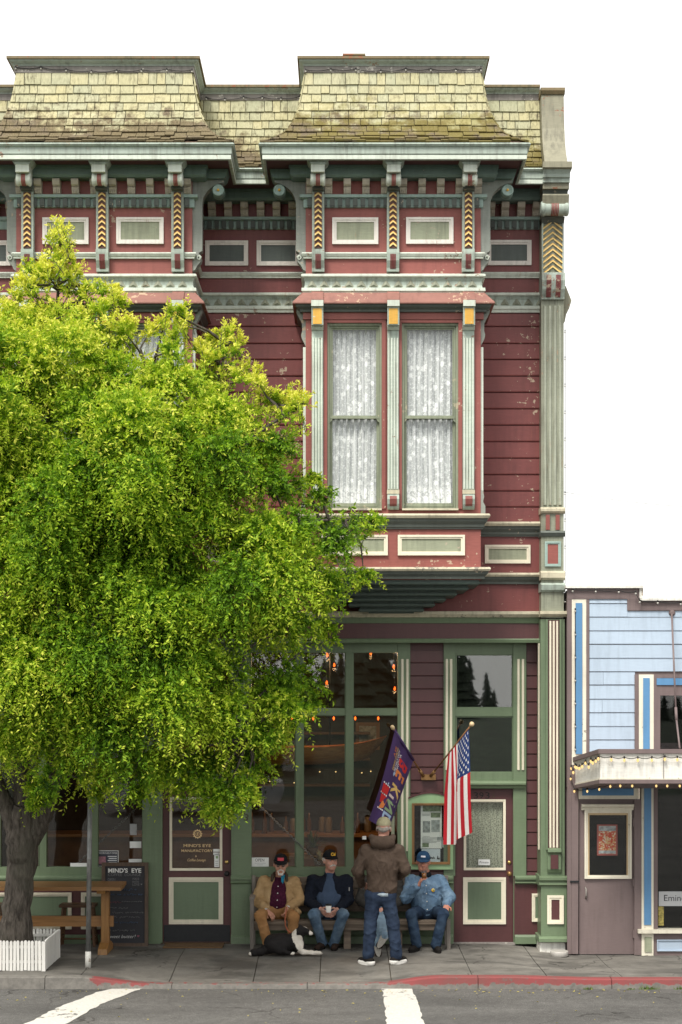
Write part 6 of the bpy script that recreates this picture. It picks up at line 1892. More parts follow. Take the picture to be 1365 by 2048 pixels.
for k in range(240):
    if k < 150:
        xx, yy = rs.uniform(-5.0, 5.2), rs.choice([-2.60, -2.66, -2.75]) + rs.gauss(0, 0.06)
    else:
        xx, yy = rs.uniform(-5, 5), rs.uniform(-4.6, -2.6)
    if yy > -2.55: yy = -2.56
    if rs.random() < 0.5 and xx < 1.5 and k < 150: continue
    a, L = rs.uniform(0, 6.28), rs.uniform(0.010, 0.022)
    c, s = math.cos(a) * L, math.sin(a) * L
    lit.add([(xx - c, yy - s, -0.134), (xx + s * 0.4, yy - c * 0.4, -0.130), (xx + c, yy + s, -0.134), (xx - s * 0.4, yy + c * 0.4, -0.126)], [(0, 1, 2, 3)])
tag(lit.build('fallen_leaves', 'leaf_yellow'), 'small yellow leaves scattered along the gutter', 'leaf litter', kind='stuff')
wd = MB()
for cx_, sc_ in ((1178, 0.6), (1262, 0.4), (1295, 1.0), (1302, 0.8), (1360, 0.7)):
    for k in range(26):
        p = Vector((X(cx_, -2.53) + rs.gauss(0, 0.05 * sc_), -2.535 + rs.gauss(0, 0.012), -0.142))
        d = Vector((rs.gauss(0, 0.5), rs.gauss(-0.2, 0.4), 1)).normalized() * rs.uniform(0.03, 0.075) * sc_
        w = Vector((0.006, 0.002, 0))
        wd.add([p - w, p + w, p + d], [(0, 1, 2)])
plain('weed_green', (0.10, 0.16, 0.03, 1), 0.7, var=0.3)
tag(wd.build('gutter_weeds', 'weed_green'), 'tufts of weed growing at the foot of the kerb', 'weeds', kind='stuff')

wire = MB().tube([J(1128, 984, 0.5).lerp(J(1500, 1018, -3.0), k / 12) - Vector((0, 0, 0.05 * math.sin(math.pi * k / 12))) for k in range(13)], 0.0035, 5).build('overhead_wire', 'ink_faint')
tag(wire, 'thin overhead wire crossing the white sky right of the building', 'wire')

# ------------------------------------------------------------------ street tree
def bark():
    t = NT('bark')
    p = t.pos((1, 1, 0.22))
    n = t.noise(p, 26, 7, 0.65, 0.5)
    n2 = t.noise(t.pos(), 3, 3)
    c = t.mix(t.ramp(n, 0.3, 0.68), (0.024, 0.020, 0.017, 1), (0.150, 0.130, 0.110, 1))
    c = t.mix(t.ramp(n2, 0.5, 0.7, 0, 0.4), c, (0.10, 0.10, 0.075, 1))
    t.bsdf(c, 0.9, spec=0.15, bump=n, bstr=0.9, bdist=0.03)
    MATS['bark'] = t.m
bark()
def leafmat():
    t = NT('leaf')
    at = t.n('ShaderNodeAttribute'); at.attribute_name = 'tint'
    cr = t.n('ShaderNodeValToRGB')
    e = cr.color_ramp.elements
    e[0].position = 0.0; e[0].color = (0.022, 0.062, 0.006, 1)  # inner leaves, darkened for the shade inside the crown
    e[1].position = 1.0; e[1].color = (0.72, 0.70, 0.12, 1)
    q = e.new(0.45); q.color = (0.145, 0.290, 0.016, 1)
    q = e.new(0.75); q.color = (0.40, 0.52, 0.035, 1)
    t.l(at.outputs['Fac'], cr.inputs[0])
    b = t.n('ShaderNodeBsdfPrincipled')
    t.l(cr.outputs[0], b.inputs['Base Color'])
    b.inputs['Roughness'].default_value = 0.6
    b.inputs['Specular IOR Level'].default_value = 0.2
    tl = t.n('ShaderNodeBsdfTranslucent')
    t.l(t.mix(1.0, cr.outputs[0], (1.25, 1.35, 0.6, 1), 'MULTIPLY'), tl.inputs[0])
    mx = t.n('ShaderNodeMixShader'); mx.inputs[0].default_value = 0.34
    t.l(b.outputs[0], mx.inputs[1]); t.l(tl.outputs[0], mx.inputs[2])
    t.l(mx.outputs[0], t.out.inputs[0])
    MATS['leaf'] = t.m
leafmat()

tree = thing('street_tree', 'leafy yellow-green tree covering the left half of the facade', 'tree')
TY = -1.56
rg = np.random.default_rng(21)
outline = [(-260, 760), (-160, 640), (-60, 560), (20, 600), (52, 545), (75, 520), (100, 470), (122, 448), (140, 470), (165, 530), (180, 590), (215, 575), (235, 590), (262, 640), (300, 690), (330, 660), (352, 620), (372, 650), (400, 690), (428, 690), (452, 662), (480, 680), (482, 720), (505, 770), (540, 800), (575, 815), (606, 800), (600, 850), (616, 880), (606, 925), (640, 960), (655, 1010), (700, 1015), (755, 1045), (735, 1090), (715, 1110), (730, 1150), (700, 1180), (690, 1215), (660, 1240), (665, 1275), (630, 1300), (622, 1350), (632, 1400), (610, 1430), (580, 1470), (560, 1500), (548, 1555), (520, 1580), (500, 1600), (488, 1625), (460, 1640), (430, 1630), (400, 1600), (350, 1590), (330, 1560), (285, 1590), (240, 1570), (205, 1600), (160, 1570), (130, 1540), (95, 1620), (65, 1620), (40, 1560), (-20, 1560), (-100, 1600), (-260, 1500)]
ox = np.array([p[0] for p in outline], float); oy = np.array([p[1] for p in outline], float)
def inside(px, py):
    r = np.zeros(px.shape, bool)
    n = len(ox); j = n - 1
    for i in range(n):
        c = ((oy[i] > py) != (oy[j] > py)) & (px < (ox[j] - ox[i]) * (py - oy[i]) / (oy[j] - oy[i] + 1e-9) + ox[i])
        r ^= c; j = i
    return r
def edge_dist(px, py):
    d = np.full(px.shape, 1e9)
    n = len(ox)
    for i in range(n):
        j = (i + 1) % n
        ax, ay, bx, by = ox[i], oy[i], ox[j], oy[j]
        t = np.clip(((px - ax) * (bx - ax) + (py - ay) * (by - ay)) / ((bx - ax) ** 2 + (by - ay) ** 2 + 1e-9), 0, 1)
        d = np.minimum(d, np.hypot(px - ax - t * (bx - ax), py - ay - t * (by - ay)))
    return d
def poisson(n_try, spacing):
    out = []
    P = np.column_stack([rg.uniform(-260, 780, n_try), rg.uniform(440, 1660, n_try)])
    ok = inside(P[:, 0], P[:, 1])
    P = P[ok]
    for p in P:
        if not out or np.min(np.sum((np.array(out) - p) ** 2, 1)) > spacing ** 2:
            out.append(p)
    return np.array(out)
lobes = []     # centre xyz, radius, up-ness, twigs
YC = -2.35
for layer, sp_, dfrac in ((0, 74, 1.0), (1, 82, 0.45), (2, 100, -0.1), (3, 120, -0.7)):
    P = poisson(5000, sp_)
    ed = edge_dist(P[:, 0], P[:, 1])
    for (px, py), e in zip(P, ed):
        if e < 34: continue
        th = 1.30 * math.sqrt(min(1.0, e / 230.0))
        Yl = YC - dfrac * th + rg.normal(0, 0.30)
        Yl = min(Yl, -1.45)
        R = max(0.13, min(0.40, 0.02 + e / 300.0)) * rg.uniform(0.7, 1.15)
        up = 1.0 - smooth(480, 1000, py)
        n_tw = int(26 + 165 * R * R / 0.1)
        n_tw = int(n_tw * (0.62 + 0.38 * smooth(600, 900, py)))
        if py < 640: n_tw = int(n_tw * 0.5)
        if layer > 0: n_tw = int(n_tw * (1 - 0.6 * smooth(950, 1200, py)))
        if layer == 0 and py > 900 and rg.random() < 0.16: continue
        lobes.append((X(px, Yl), Yl, Z(py, Yl), R, up, max(n_tw, 8)))
# slender leaders above the crown and hanging sprays below it
for px, py in ((30, 600), (85, 548), (150, 562), (172, 592), (200, 588), (120, 532), (100, 562), (20, 625), (300, 668), (330, 655), (420, 694), (398, 704), (500, 745), (520, 775), (545, 803), (630, 965), (645, 990), (122, 462), (114, 482), (130, 500), (104, 515), (140, 530), (62, 545), (48, 575), (70, 580), (225, 592), (240, 610), (352, 632), (362, 655), (456, 672), (470, 692), (440, 700), (602, 806), (590, 825), (560, 812), (748, 1046), (728, 1155), (662, 1262), (622, 1402), (72, 1600), (88, 1590), (78, 1570), (440, 1625), (460, 1615), (425, 1610), (280, 1580), (190, 1580), (500, 1590)):
    Yl = -2.3 + rg.normal(0, 0.15)
    lobes.append((X(px, Yl), Yl, Z(py, Yl), rg.uniform(0.07, 0.10), 1.2 if py < 900 else 0.1, 7 if py < 525 else (22 if py < 900 else 44)))
for px, py, R in ((440, 1555, 0.24), (482, 1535, 0.22), (400, 1535, 0.24), (455, 1590, 0.20), (520, 1500, 0.22), (425, 1590, 0.20), (545, 1460, 0.20), (205, 1550, 0.22), (270, 1545, 0.22), (335, 1540, 0.22), (150, 1530, 0.2), (100, 1560, 0.16), (85, 1590, 0.14), (585, 1420, 0.2), (600, 1370, 0.22), (300, 1560, 0.2), (375, 1570, 0.2), (490, 1575, 0.18), (560, 1420, 0.22), (120, 560, 0.15), (70, 600, 0.17), (150, 610, 0.17), (200, 640, 0.2), (20, 640, 0.2), (250, 670, 0.18), (350, 690, 0.16), (420, 730, 0.18), (455, 720, 0.15), (480, 770, 0.18), (530, 820, 0.18), (575, 840, 0.14), (690, 1050, 0.16), (690, 1120, 0.17), (660, 1180, 0.17), (630, 1250, 0.17)):
    Yl = (-2.9 if py > 1400 else -2.4) + rg.normal(0, 0.25)
    lobes.append((X(px, Yl), Yl, Z(py, Yl), R, 0.05 if py > 1000 else 0.9, int(1100 * R * R * (1.3 if py > 1300 else 0.8))))
C = np.array(lobes)
NLF = 18
rep = C[:, 5].astype(int)
lid = np.repeat(np.arange(len(C)), rep)
cen = C[lid, :3]; R_ = C[lid, 3]; up = C[lid, 4]
M = len(cen)
dirv = rg.normal(0, 1, (M, 3))
dirv[:, 1] -= 0.35
dirv[:, 2] += 0.30 + 0.9 * up
dirv /= np.linalg.norm(dirv, axis=1)[:, None]
# twigs gather in tufts
tuft = rg.normal(0, 1, (len(C), 14, 3)); tuft[:, :, 1] -= 0.4; tuft[:, :, 2] += 0.35
tuft /= np.linalg.norm(tuft, axis=2)[:, :, None]
pick = tuft[lid, rg.integers(0, 14, M)]
dirv = dirv * 0.55 + pick * 0.75
dirv /= np.linalg.norm(dirv, axis=1)[:, None]
nsh = 0
start = cen + dirv * (R_ * rg.uniform(0.25, 0.75, M))[:, None] + rg.normal(0, 0.03, (M, 3))
L = np.clip(R_ * rg.uniform(0.45, 1.0, M), 0.09, 0.34) * np.where(rg.uniform(0, 1, M) < 0.14, 1.7, 1.0)
droop = np.clip(0.75 - 0.75 * up, 0, 1) * rg.uniform(0.5, 1.3, M)
tw = dirv + rg.normal(0, 0.35, (M, 3)); tw[:, 2] += 0.5 * up
tw /= np.linalg.norm(tw, axis=1)[:, None]
# slim shoots standing off the rim of the crown
sh = []
for i in range(len(ox) - 1):
    if ox[i] < -120 or ox[i + 1] < -120 or i > 46: continue
    ax_, ay_, bx_, by_ = ox[i], oy[i], ox[i + 1], oy[i + 1]
    ln = math.hypot(bx_ - ax_, by_ - ay_)
    nx_, ny_ = (by_ - ay_) / ln, -(bx_ - ax_) / ln
    for k in range(max(1, int(ln / 9))):
        t_ = rg.random()
        px, py = ax_ + (bx_ - ax_) * t_ - nx_ * 46, ay_ + (by_ - ay_) * t_ - ny_ * 46
        Yl = -2.35 + rg.normal(0, 0.28)
        upw = 1.0 - smooth(700, 1150, py)
        d_ = np.array([nx_ * 0.8 + rg.normal(0, 0.25), rg.normal(-0.1, 0.3), -ny_ * 0.8 + 1.1 * upw - 0.15 + rg.normal(0, 0.2)])
        d_ /= np.linalg.norm(d_)
        Ls = rg.uniform(0.16, 0.42) * (1 if py < 1000 else 0.75)
        for q in range(2):
            sh.append((X(px, Yl), Yl, Z(py, Yl), *(d_ + rg.normal(0, 0.04, 3)), Ls, max(0.0, 0.35 - 0.35 * upw), min(1.0, upw)))
sh = np.array(sh)
start = np.concatenate([start, sh[:, :3]]); tw = np.concatenate([tw, sh[:, 3:6]]); L = np.concatenate([L, sh[:, 6]])
droop = np.concatenate([droop, sh[:, 7]]); up = np.concatenate([up, sh[:, 8]])
far_l = len(C)
C = np.concatenate([C, np.array([[0, -50, 0, 1.0, 0, 0]])])
lid = np.concatenate([lid, np.full(len(sh), far_l)])
M = len(start)
tt = np.linspace(0.08, 1.0, NLF)[None, :] + rg.uniform(-0.03, 0.03, (M, NLF))
pos = start[:, None, :] + tw[:, None, :] * (L[:, None] * tt)[:, :, None]
pos[:, :, 2] -= droop[:, None] * L[:, None] * 0.9 * tt ** 2
tan = np.repeat(tw[:, None, :], NLF, 1).copy()
tan[:, :, 2] -= 1.8 * droop[:, None] * tt
tan /= np.linalg.norm(tan, axis=2)[:, :, None]
keep = rg.uniform(0, 1, (M, NLF)) < 0.95
pos = pos[keep]; tan = tan[keep]
tl_ = np.broadcast_to(tt, (M, NLF))[keep]
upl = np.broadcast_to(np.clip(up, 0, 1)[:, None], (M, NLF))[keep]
lif = np.broadcast_to(lid[:, None], (M, NLF))[keep]
N = len(pos)
side = rg.normal(0, 1, (N, 3))
side -= np.sum(side * tan, 1)[:, None] * tan
side /= np.linalg.norm(side, axis=1)[:, None]
ax = tan * 0.65 + side * 0.85
ax /= np.linalg.norm(ax, axis=1)[:, None]
wv_ = np.cross(ax, rg.normal(0, 1, (N, 3)))
wv_ /= np.linalg.norm(wv_, axis=1)[:, None]
ll = rg.uniform(0.030, 0.066, N)[:, None]
ww = ll * rg.uniform(0.15, 0.22, N)[:, None]
nn = np.cross(ax, wv_)
verts = np.stack([pos, pos + ax * ll * 0.45 + wv_ * ww + nn * ww * 0.4, pos + ax * ll, pos + ax * ll * 0.45 - wv_ * ww + nn * ww * 0.4], 1).reshape(-1, 3)
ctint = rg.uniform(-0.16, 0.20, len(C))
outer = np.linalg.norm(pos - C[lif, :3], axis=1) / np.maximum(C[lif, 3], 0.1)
tint = np.clip(-0.08 + 0.34 * tl_ + 0.34 * np.clip(outer, 0, 1.2) + 0.40 * upl + ctint[lif] + rg.normal(0, 0.09, N), 0, 1)  # young tips yellower; sunlit top and shaded inside also put into the tint
# drop leaves that would poke through the facade
ok = (pos[:, 1] < -1.12)
okv = np.repeat(ok, 4)
verts = verts[okv]; tint = tint[ok]; N = int(ok.sum())
me = bpy.data.meshes.new('crown')
me.vertices.add(4 * N); me.loops.add(4 * N); me.polygons.add(N)
me.vertices.foreach_set('co', verts.astype(np.float32).ravel())
me.loops.foreach_set('vertex_index', np.arange(4 * N, dtype=np.int32))
me.polygons.foreach_set('loop_start', np.arange(0, 4 * N, 4, dtype=np.int32))
me.polygons.foreach_set('loop_total', np.full(N, 4, dtype=np.int32))
me.update(calc_edges=True)
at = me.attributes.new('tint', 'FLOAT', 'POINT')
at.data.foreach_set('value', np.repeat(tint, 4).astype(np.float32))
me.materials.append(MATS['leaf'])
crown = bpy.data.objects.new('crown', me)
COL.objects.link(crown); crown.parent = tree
crown['kind'] = 'stuff'
print('leaves', N, 'lobes', len(C))

# trunk and limbs
def wob(pts, rads, n=6, seed=0):
    rs = random.Random(seed)
    P = [Vector(p) for p in pts]
    out, ro = [], []
    for i in range(len(P) - 1):
        p0 = P[max(i - 1, 0)]; p1 = P[i]; p2 = P[i + 1]; p3 = P[min(i + 2, len(P) - 1)]
        for k in range(n):
            t = k / n
            q = 0.5 * ((2 * p1) + (p2 - p0) * t + (2 * p0 - 5 * p1 + 4 * p2 - p3) * t * t + (3 * p1 - p0 - 3 * p2 + p3) * t ** 3)
            r = rads[i] + (rads[i + 1] - rads[i]) * t
            out.append(q + Vector((rs.gauss(0, 0.05), rs.gauss(0, 0.05), 0)) * r); ro.append(r * rs.uniform(0.95, 1.06))
    out.append(P[-1]); ro.append(rads[-1])
    return out, ro
tk = MB()
def limb(pts, rads, seed=0, n=14):
    a, b = wob(pts, rads, 6, seed)
    tk.tube(a, b, n)
    return a
limbs = []
base = Vector((X(31, TY), TY, -0.05))
limbs.append(limb([base, J(34, 1830, TY), J(42, 1740, TY), J(47, 1670, TY), J(50, 1610, TY)], [0.25, 0.185, 0.175, 0.20, 0.17], 1, 20))
limbs.append(limb([J(45, 1690, TY), J(20, 1625, TY - 0.03), J(-8, 1570, TY - 0.1), J(-60, 1440, TY - 0.3), J(-120, 1250, -2.1), J(-150, 1050, -2.4)], [0.14, 0.125, 0.105, 0.08, 0.05, 0.02], 2))
limbs.append(limb([J(52, 1690, TY), J(82, 1640, TY - 0.02), J(103, 1575, TY - 0.1), J(118, 1500, TY - 0.2), J(150, 1350, -2.0), J(210, 1150, -2.3), J(240, 950, -2.4), J(300, 760, -2.4)], [0.14, 0.12, 0.11, 0.10, 0.085, 0.06, 0.04, 0.012], 3))
limbs.append(limb([J(48, 1650, TY), J(45, 1560, TY), J(35, 1420, TY - 0.2), J(60, 1200, -2.1), J(90, 950, -2.3), J(110, 700, -2.35), J(121, 490, -2.3)], [0.16, 0.12, 0.095, 0.075, 0.05, 0.028, 0.006], 4))
limbs.append(limb([J(118, 1500, TY - 0.2), J(230, 1380, -2.1), J(350, 1250, -2.4), J(470, 1130, -2.5), J(600, 1050, -2.4), J(700, 1040, -2.3)], [0.085, 0.07, 0.055, 0.04, 0.022, 0.008], 5))
limbs.append(limb([J(150, 1350, -2.0), J(290, 1180, -2.6), J(400, 1000, -2.9), J(500, 880, -2.7), J(590, 820, -2.4)], [0.07, 0.055, 0.04, 0.025, 0.008], 6))
limbs.append(limb([J(230, 1380, -2.1), J(340, 1400, -2.9), J(430, 1420, -3.2), J(500, 1480, -3.1)], [0.05, 0.04, 0.028, 0.012], 7))
limbs.append(limb([J(210, 1150, -2.3), J(330, 950, -2.5), J(420, 800, -2.4), J(455, 690, -2.35)], [0.045, 0.035, 0.022, 0.006], 8))
limbs.append(limb([J(60, 1200, -2.1), J(20, 1000, -2.8), J(-10, 850, -2.8), J(10, 640, -2.4)], [0.05, 0.04, 0.026, 0.008], 9))
limbs.append(limb([J(35, 1420, -1.8), J(60, 1380, -2.8), J(90, 1330, -3.4), J(150, 1330, -3.7)], [0.05, 0.04, 0.03, 0.012], 10))
skel = np.array([tuple(p) for l in limbs for p in l])
for k, c in enumerate(C[:-1]):
    p = Vector(c[:3])
    dd = np.linalg.norm(skel - np.array(c[:3]), axis=1) + 0.6 * np.maximum(0, skel[:, 2] - c[2] - 0.1)
    q = Vector(skel[int(np.argmin(dd))])
    if (p - q).length > 2.2: continue
    mid = q.lerp(p, 0.55) + Vector((rg.normal(0, 0.06), rg.normal(0, 0.06), 0.12 * (p - q).length))
    tk.tube([q, q.lerp(mid, 0.5) + Vector((0, 0, 0.03)), mid, p + Vector((0, 0, 0.03))], [0.024, 0.019, 0.013, 0.005], 5)
for q in sh[::2]:
    a_ = Vector(q[:3]); d_ = Vector(q[3:6])
    tk.tube([a_ - d_ * 0.1, a_ + d_ * q[6] * 0.5, a_ + d_ * q[6] - Vector((0, 0, 0.9 * q[7] * q[6]))], [0.005, 0.004, 0.002], 4)
tk.build('trunk', 'bark', tree)

# ------------------------------------------------------------------ what the windows mirror: wooded rise, parked van
plain('conifer', (0.035, 0.048, 0.030, 1), 0.9, var=0.5, scale=1.5)
fr_ = MB()
rs = random.Random(9)
for k in range(300):
    x = -60 + 120 * (k + rs.random()) / 300
    y = -56 - rs.uniform(0, 10)
    env = 2.2 + 1.4 * math.sin(x * 0.21 + 1.0) + 0.9 * math.sin(x * 0.57)
    h = max(1.0, env * rs.uniform(0.7, 1.25)) + 0.4
    r = h * rs.uniform(0.22, 0.42)
    zb0 = 1.9
    for lv in range(9):
        z0_ = zb0 + h * lv / 9; z1_ = zb0 + h * (lv + 1.6) / 9
        rr = r * (1 - lv / 9.5) * rs.uniform(0.8, 1.2)
        m = 9
        ring = [(x + rr * math.cos(6.28 * q / m) * rs.uniform(0.6, 1.2), y + rr * math.sin(6.28 * q / m) * rs.uniform(0.6, 1.2), z0_ - 0.1 * rr) for q in range(m)]
        fr_.add(ring + [(x, y, min(zb0 + h, z1_))], [(q, (q + 1) % m, m) for q in range(m)])
tag(fr_.build('far_wood', 'conifer'), 'dark conifer wood across the street mirrored in the windows', 'wood', kind='stuff')
hill = MB().grid(lambda u, v: (-120 + 240 * u, -31 - 60 * v, -0.16 + 2.7 * smooth(0, 0.5, v) + 0.25 * math.sin(19 * u)), 30, 10).build('hill', 'conifer')
tag(hill, 'low wooded rise across the street', 'hill', kind='structure')
van = thing('parked_van', 'white van parked across the street, mirrored in the shop windows', 'van')
plain('van_white', (0.62, 0.63, 0.64, 1), 0.35, var=0.03)
plain('tyre', (0.02, 0.02, 0.02, 1), 0.8)
vx, vy = -4.2, -27.0
prof_v = [(-2.6, 0.35), (2.4, 0.35), (2.5, 0.7), (2.45, 0.95), (1.75, 1.15), (1.25, 1.72), (1.0, 1.82), (-2.5, 1.84), (-2.62, 1.7)]
MB().ext([(vx + a, b - 0.14) for a, b in prof_v], 'y', vy, vy + 1.9).build('body', 'van_white', van)
for a, b in ((-2.2, -0.9), (-0.8, 0.3), (0.4, 1.15)):
    box('window', vx + a, vx + b, vy + 1.9, vy + 1.91, 1.0, 1.5, 'dark_metal', van)
for a in (-1.7, 1.55):
    for yy in (vy + 0.02, vy + 1.7):
        MB().lathe([(0.20, -0.001), (0.33, 0.0), (0.34, 0.05), (0.34, 0.17), (0.33, 0.22), (0.20, 0.221)], (vx + a, yy, 0.20), (0, 1, 0), 20).build('wheel', 'tyre', van)

plain('cottage_white', (0.60, 0.60, 0.57, 1), 0.7, var=0.08, scale=4)
plain('cottage_roof', (0.12, 0.115, 0.11, 1), 0.8, var=0.3, scale=3)
cot = thing('white_cottage', 'white gabled cottage across the street, mirrored in the shop windows', 'house')
hx0, hx1, hy0, hy1 = -6.2, -1.6, -46.0, -40.0
hm = (hx0 + hx1) / 2
MB().box(hx0, hx1, hy0, hy1, -0.1, 1.6).build('wall', 'cottage_white', cot)
MB().ext([(hx0, 1.6), (hx1, 1.6), (hm, 3.1)], 'y', hy0, hy1).build('gable', 'cottage_white', cot)
MB().ext([(hx0 - 0.3, 1.5), (hm, 3.22), (hx1 + 0.3, 1.5), (hx1 + 0.3, 1.62), (hm, 3.36), (hx0 - 0.3, 1.62)], 'y', hy0 - 0.2, hy1 + 0.25).build('roof', 'cottage_roof', cot)
for a_ in (hx0 + 0.6, hx1 - 1.5):
    box('window', a_, a_ + 0.9, hy1 + 0.001, hy1 + 0.03, 0.45, 1.35, 'dark_metal', cot)
box('door', hm - 0.4, hm + 0.4, hy1 + 0.001, hy1 + 0.03, -0.1, 1.45, 'room_wood', cot)

# ------------------------------------------------------------------ people: smooth implicit bodies and clothes
class SDF:
    def __init__(self, res):
        self.res, self.p = res, []
    def cone(self, a, b, ra, rb, k=0.02, op='u'):
        self.p.append(('c', np.array(a, float), np.array(b, float), ra, rb, k, op)); return self
    def chain(self, pts, rads, k=0.02):
        for i in range(len(pts) - 1):
            self.cone(pts[i], pts[i + 1], rads[i], rads[i + 1], k)
        return self
    def ell(self, c, r, ax=None, k=0.02, op='u'):
        A = np.eye(3) if ax is None else np.array([tuple(v) for v in ax], float)
        self.p.append(('e', np.array(c, float), A, np.array(r, float), None, k, op)); return self
    def mesh(self, wr=0.0, wl=0.07, seed=0, stretch=(1, 1, 1)):
        res = self.res
        lo = np.full(3, 1e9); hi = np.full(3, -1e9)
        bbs = []
        for t, a, b, c, d, k, op in self.p:
            if t == 'c':
                r = max(c, d)
                l, h = np.minimum(a, b) - r, np.maximum(a, b) + r
            else:
                r = np.abs(b).T @ c
                l, h = a - r, a + r
            bbs.append((l, h))
            if op == 'u':
                lo = np.minimum(lo, l); hi = np.maximum(hi, h)
        lo -= 3 * res + wr; hi += 3 * res + wr
        n = np.ceil((hi - lo) / res).astype(int) + 1
        G = np.full(tuple(n), 0.2)
        axs = [lo[i] + np.arange(n[i]) * res for i in range(3)]
        for (t, a, b, c, d, k, op), (l, h) in zip(self.p, bbs):
            m = k + 3 * res + 0.02
            i0 = np.clip(np.floor((l - m - lo) / res).astype(int), 0, n - 1)
            i1 = np.clip(np.ceil((h + m - lo) / res).astype(int) + 1, 1, n)
            sl = tuple(slice(i0[i], i1[i]) for i in range(3))
            x = axs[0][sl[0]][:, None, None]; y = axs[1][sl[1]][None, :, None]; z = axs[2][sl[2]][None, None, :]
            if t == 'c':
                ba = b - a; L2 = max(ba @ ba, 1e-12)
                tt = np.clip(((x - a[0]) * ba[0] + (y - a[1]) * ba[1] + (z - a[2]) * ba[2]) / L2, 0, 1)
                dd = np.sqrt((x - a[0] - tt * ba[0]) ** 2 + (y - a[1] - tt * ba[1]) ** 2 + (z - a[2] - tt * ba[2]) ** 2) - (c + (d - c) * tt)
            else:
                q = [(x - a[0]) * b[i][0] + (y - a[1]) * b[i][1] + (z - a[2]) * b[i][2] for i in range(3)]
                k0 = np.sqrt(sum((q[i] / c[i]) ** 2 for i in range(3)))
                k1 = np.sqrt(sum((q[i] / c[i] ** 2) ** 2 for i in range(3))) + 1e-9
                dd = k0 * (k0 - 1) / k1
            g = G[sl]
            if op == 'u':
                hh = np.clip(0.5 + 0.5 * (g - dd) / k, 0, 1)
                G[sl] = g * (1 - hh) + dd * hh - k * hh * (1 - hh)
            else:
                hh = np.clip(0.5 - 0.5 * (g + dd) / k, 0, 1)
                G[sl] = g * (1 - hh) - dd * hh + k * hh * (1 - hh)
        if wr > 0:
            rs = np.random.default_rng(seed)
            x = axs[0][:, None, None]; y = axs[1][None, :, None]; z = axs[2][None, None, :]
            tot = 0
            for q in range(4):
                k1 = rs.normal(0, 1, 3) * np.array(stretch); k1 /= np.linalg.norm(k1)
                k2 = rs.normal(0, 1, 3); k2 /= np.linalg.norm(k2)
                f = 6.2832 / (wl * (0.7 + 0.5 * q / 2))
                ph = rs.uniform(0, 6.28, 2)
                arg = f * (x * k1[0] + y * k1[1] + z * k1[2]) + 1.8 * np.sin(0.45 * f * (x * k2[0] + y * k2[1] + z * k2[2]) + ph[0]) + ph[1]
                tot = tot + (1.3 * (1 - np.abs(np.sin(0.5 * arg))) ** 3 - 0.35) * (0.6 + 0.4 * np.sin(0.21 * arg + ph[0]))
            G = G - wr * tot
        return surface_net(G, lo, res)

def surface_net(G, lo, res):
    n = np.array(G.shape)
    neg = G < 0
    cnt = np.zeros(tuple(n - 1), np.int32); acc = np.zeros(tuple(n - 1) + (3,))
    edges = []
    for ax in range(3):
        sl0 = [slice(None)] * 3; sl1 = [slice(None)] * 3
        sl0[ax] = slice(0, -1); sl1[ax] = slice(1, None)
        cr = neg[tuple(sl0)] != neg[tuple(sl1)]
        idx = np.argwhere(cr)
        if not len(idx): continue
        g0 = G[tuple(sl0)][cr]; g1 = G[tuple(sl1)][cr]
        t = g0 / (g0 - g1)
        p = idx.astype(float); p[:, ax] += t
        edges.append((ax, idx, neg[tuple(sl0)][cr]))
        o = [a for a in range(3) if a != ax]
        for da in (0, -1):
            for db in (0, -1):
                c = idx.copy(); c[:, o[0]] += da; c[:, o[1]] += db
                ok = np.all((c >= 0) & (c < n - 1), axis=1)
                cc = c[ok]
                np.add.at(cnt, tuple(cc.T), 1); np.add.at(acc, tuple(cc.T), p[ok])
    act = cnt > 0
    ids = np.full(tuple(n - 1), -1, np.int64)
    ids[act] = np.arange(act.sum())
    V = lo + res * (acc[act] / cnt[act][:, None])
    Fs = []
    for ax, idx, ng in edges:
        o = [a for a in range(3) if a != ax]
        ok = np.all((idx[:, o] >= 1), axis=1) & (idx[:, o[0]] < n[o[0]] - 1) & (idx[:, o[1]] < n[o[1]] - 1)
        ii = idx[ok]; gg = ng[ok]
        def cid(da, db):
            c = ii.copy(); c[:, o[0]] += da; c[:, o[1]] += db
            return ids[tuple(c.T)]
        q = np.stack([cid(-1, -1), cid(0, -1), cid(0, 0), cid(-1, 0)], 1)
        fl = gg if ax != 1 else ~gg
        q[~fl] = q[~fl][:, ::-1]
        Fs.append(q)
    return V, np.concatenate(Fs)

def np_obj(name, VF, mt, parent, smooth_it=1):
    V, Fc = VF
    if smooth_it:
        e = np.concatenate([Fc[:, [0, 1]], Fc[:, [1, 2]], Fc[:, [2, 3]], Fc[:, [3, 0]]])
        e = np.concatenate([e, e[:, ::-1]])
        for _ in range(smooth_it):
            s = np.zeros_like(V); c = np.zeros(len(V))
            np.add.at(s, e[:, 0], V[e[:, 1]]); np.add.at(c, e[:, 0], 1)
            V = 0.5 * V + 0.5 * s / np.maximum(c, 1)[:, None]
    me = bpy.data.meshes.new(name)
    N = len(Fc)
    me.vertices.add(len(V)); me.loops.add(4 * N); me.polygons.add(N)
    me.vertices.foreach_set('co', V.astype(np.float32).ravel())
    me.loops.foreach_set('vertex_index', Fc.astype(np.int32).ravel())
    me.polygons.foreach_set('loop_start', np.arange(0, 4 * N, 4, dtype=np.int32))
    me.polygons.foreach_set('loop_total', np.full(N, 4, dtype=np.int32))
    me.polygons.foreach_set('use_smooth', np.ones(N, bool))
    me.update(calc_edges=True)
    me.materials.append(MATS[mt])
    o = bpy.data.objects.new(name, me)
    COL.objects.link(o); o.parent = parent
    return o

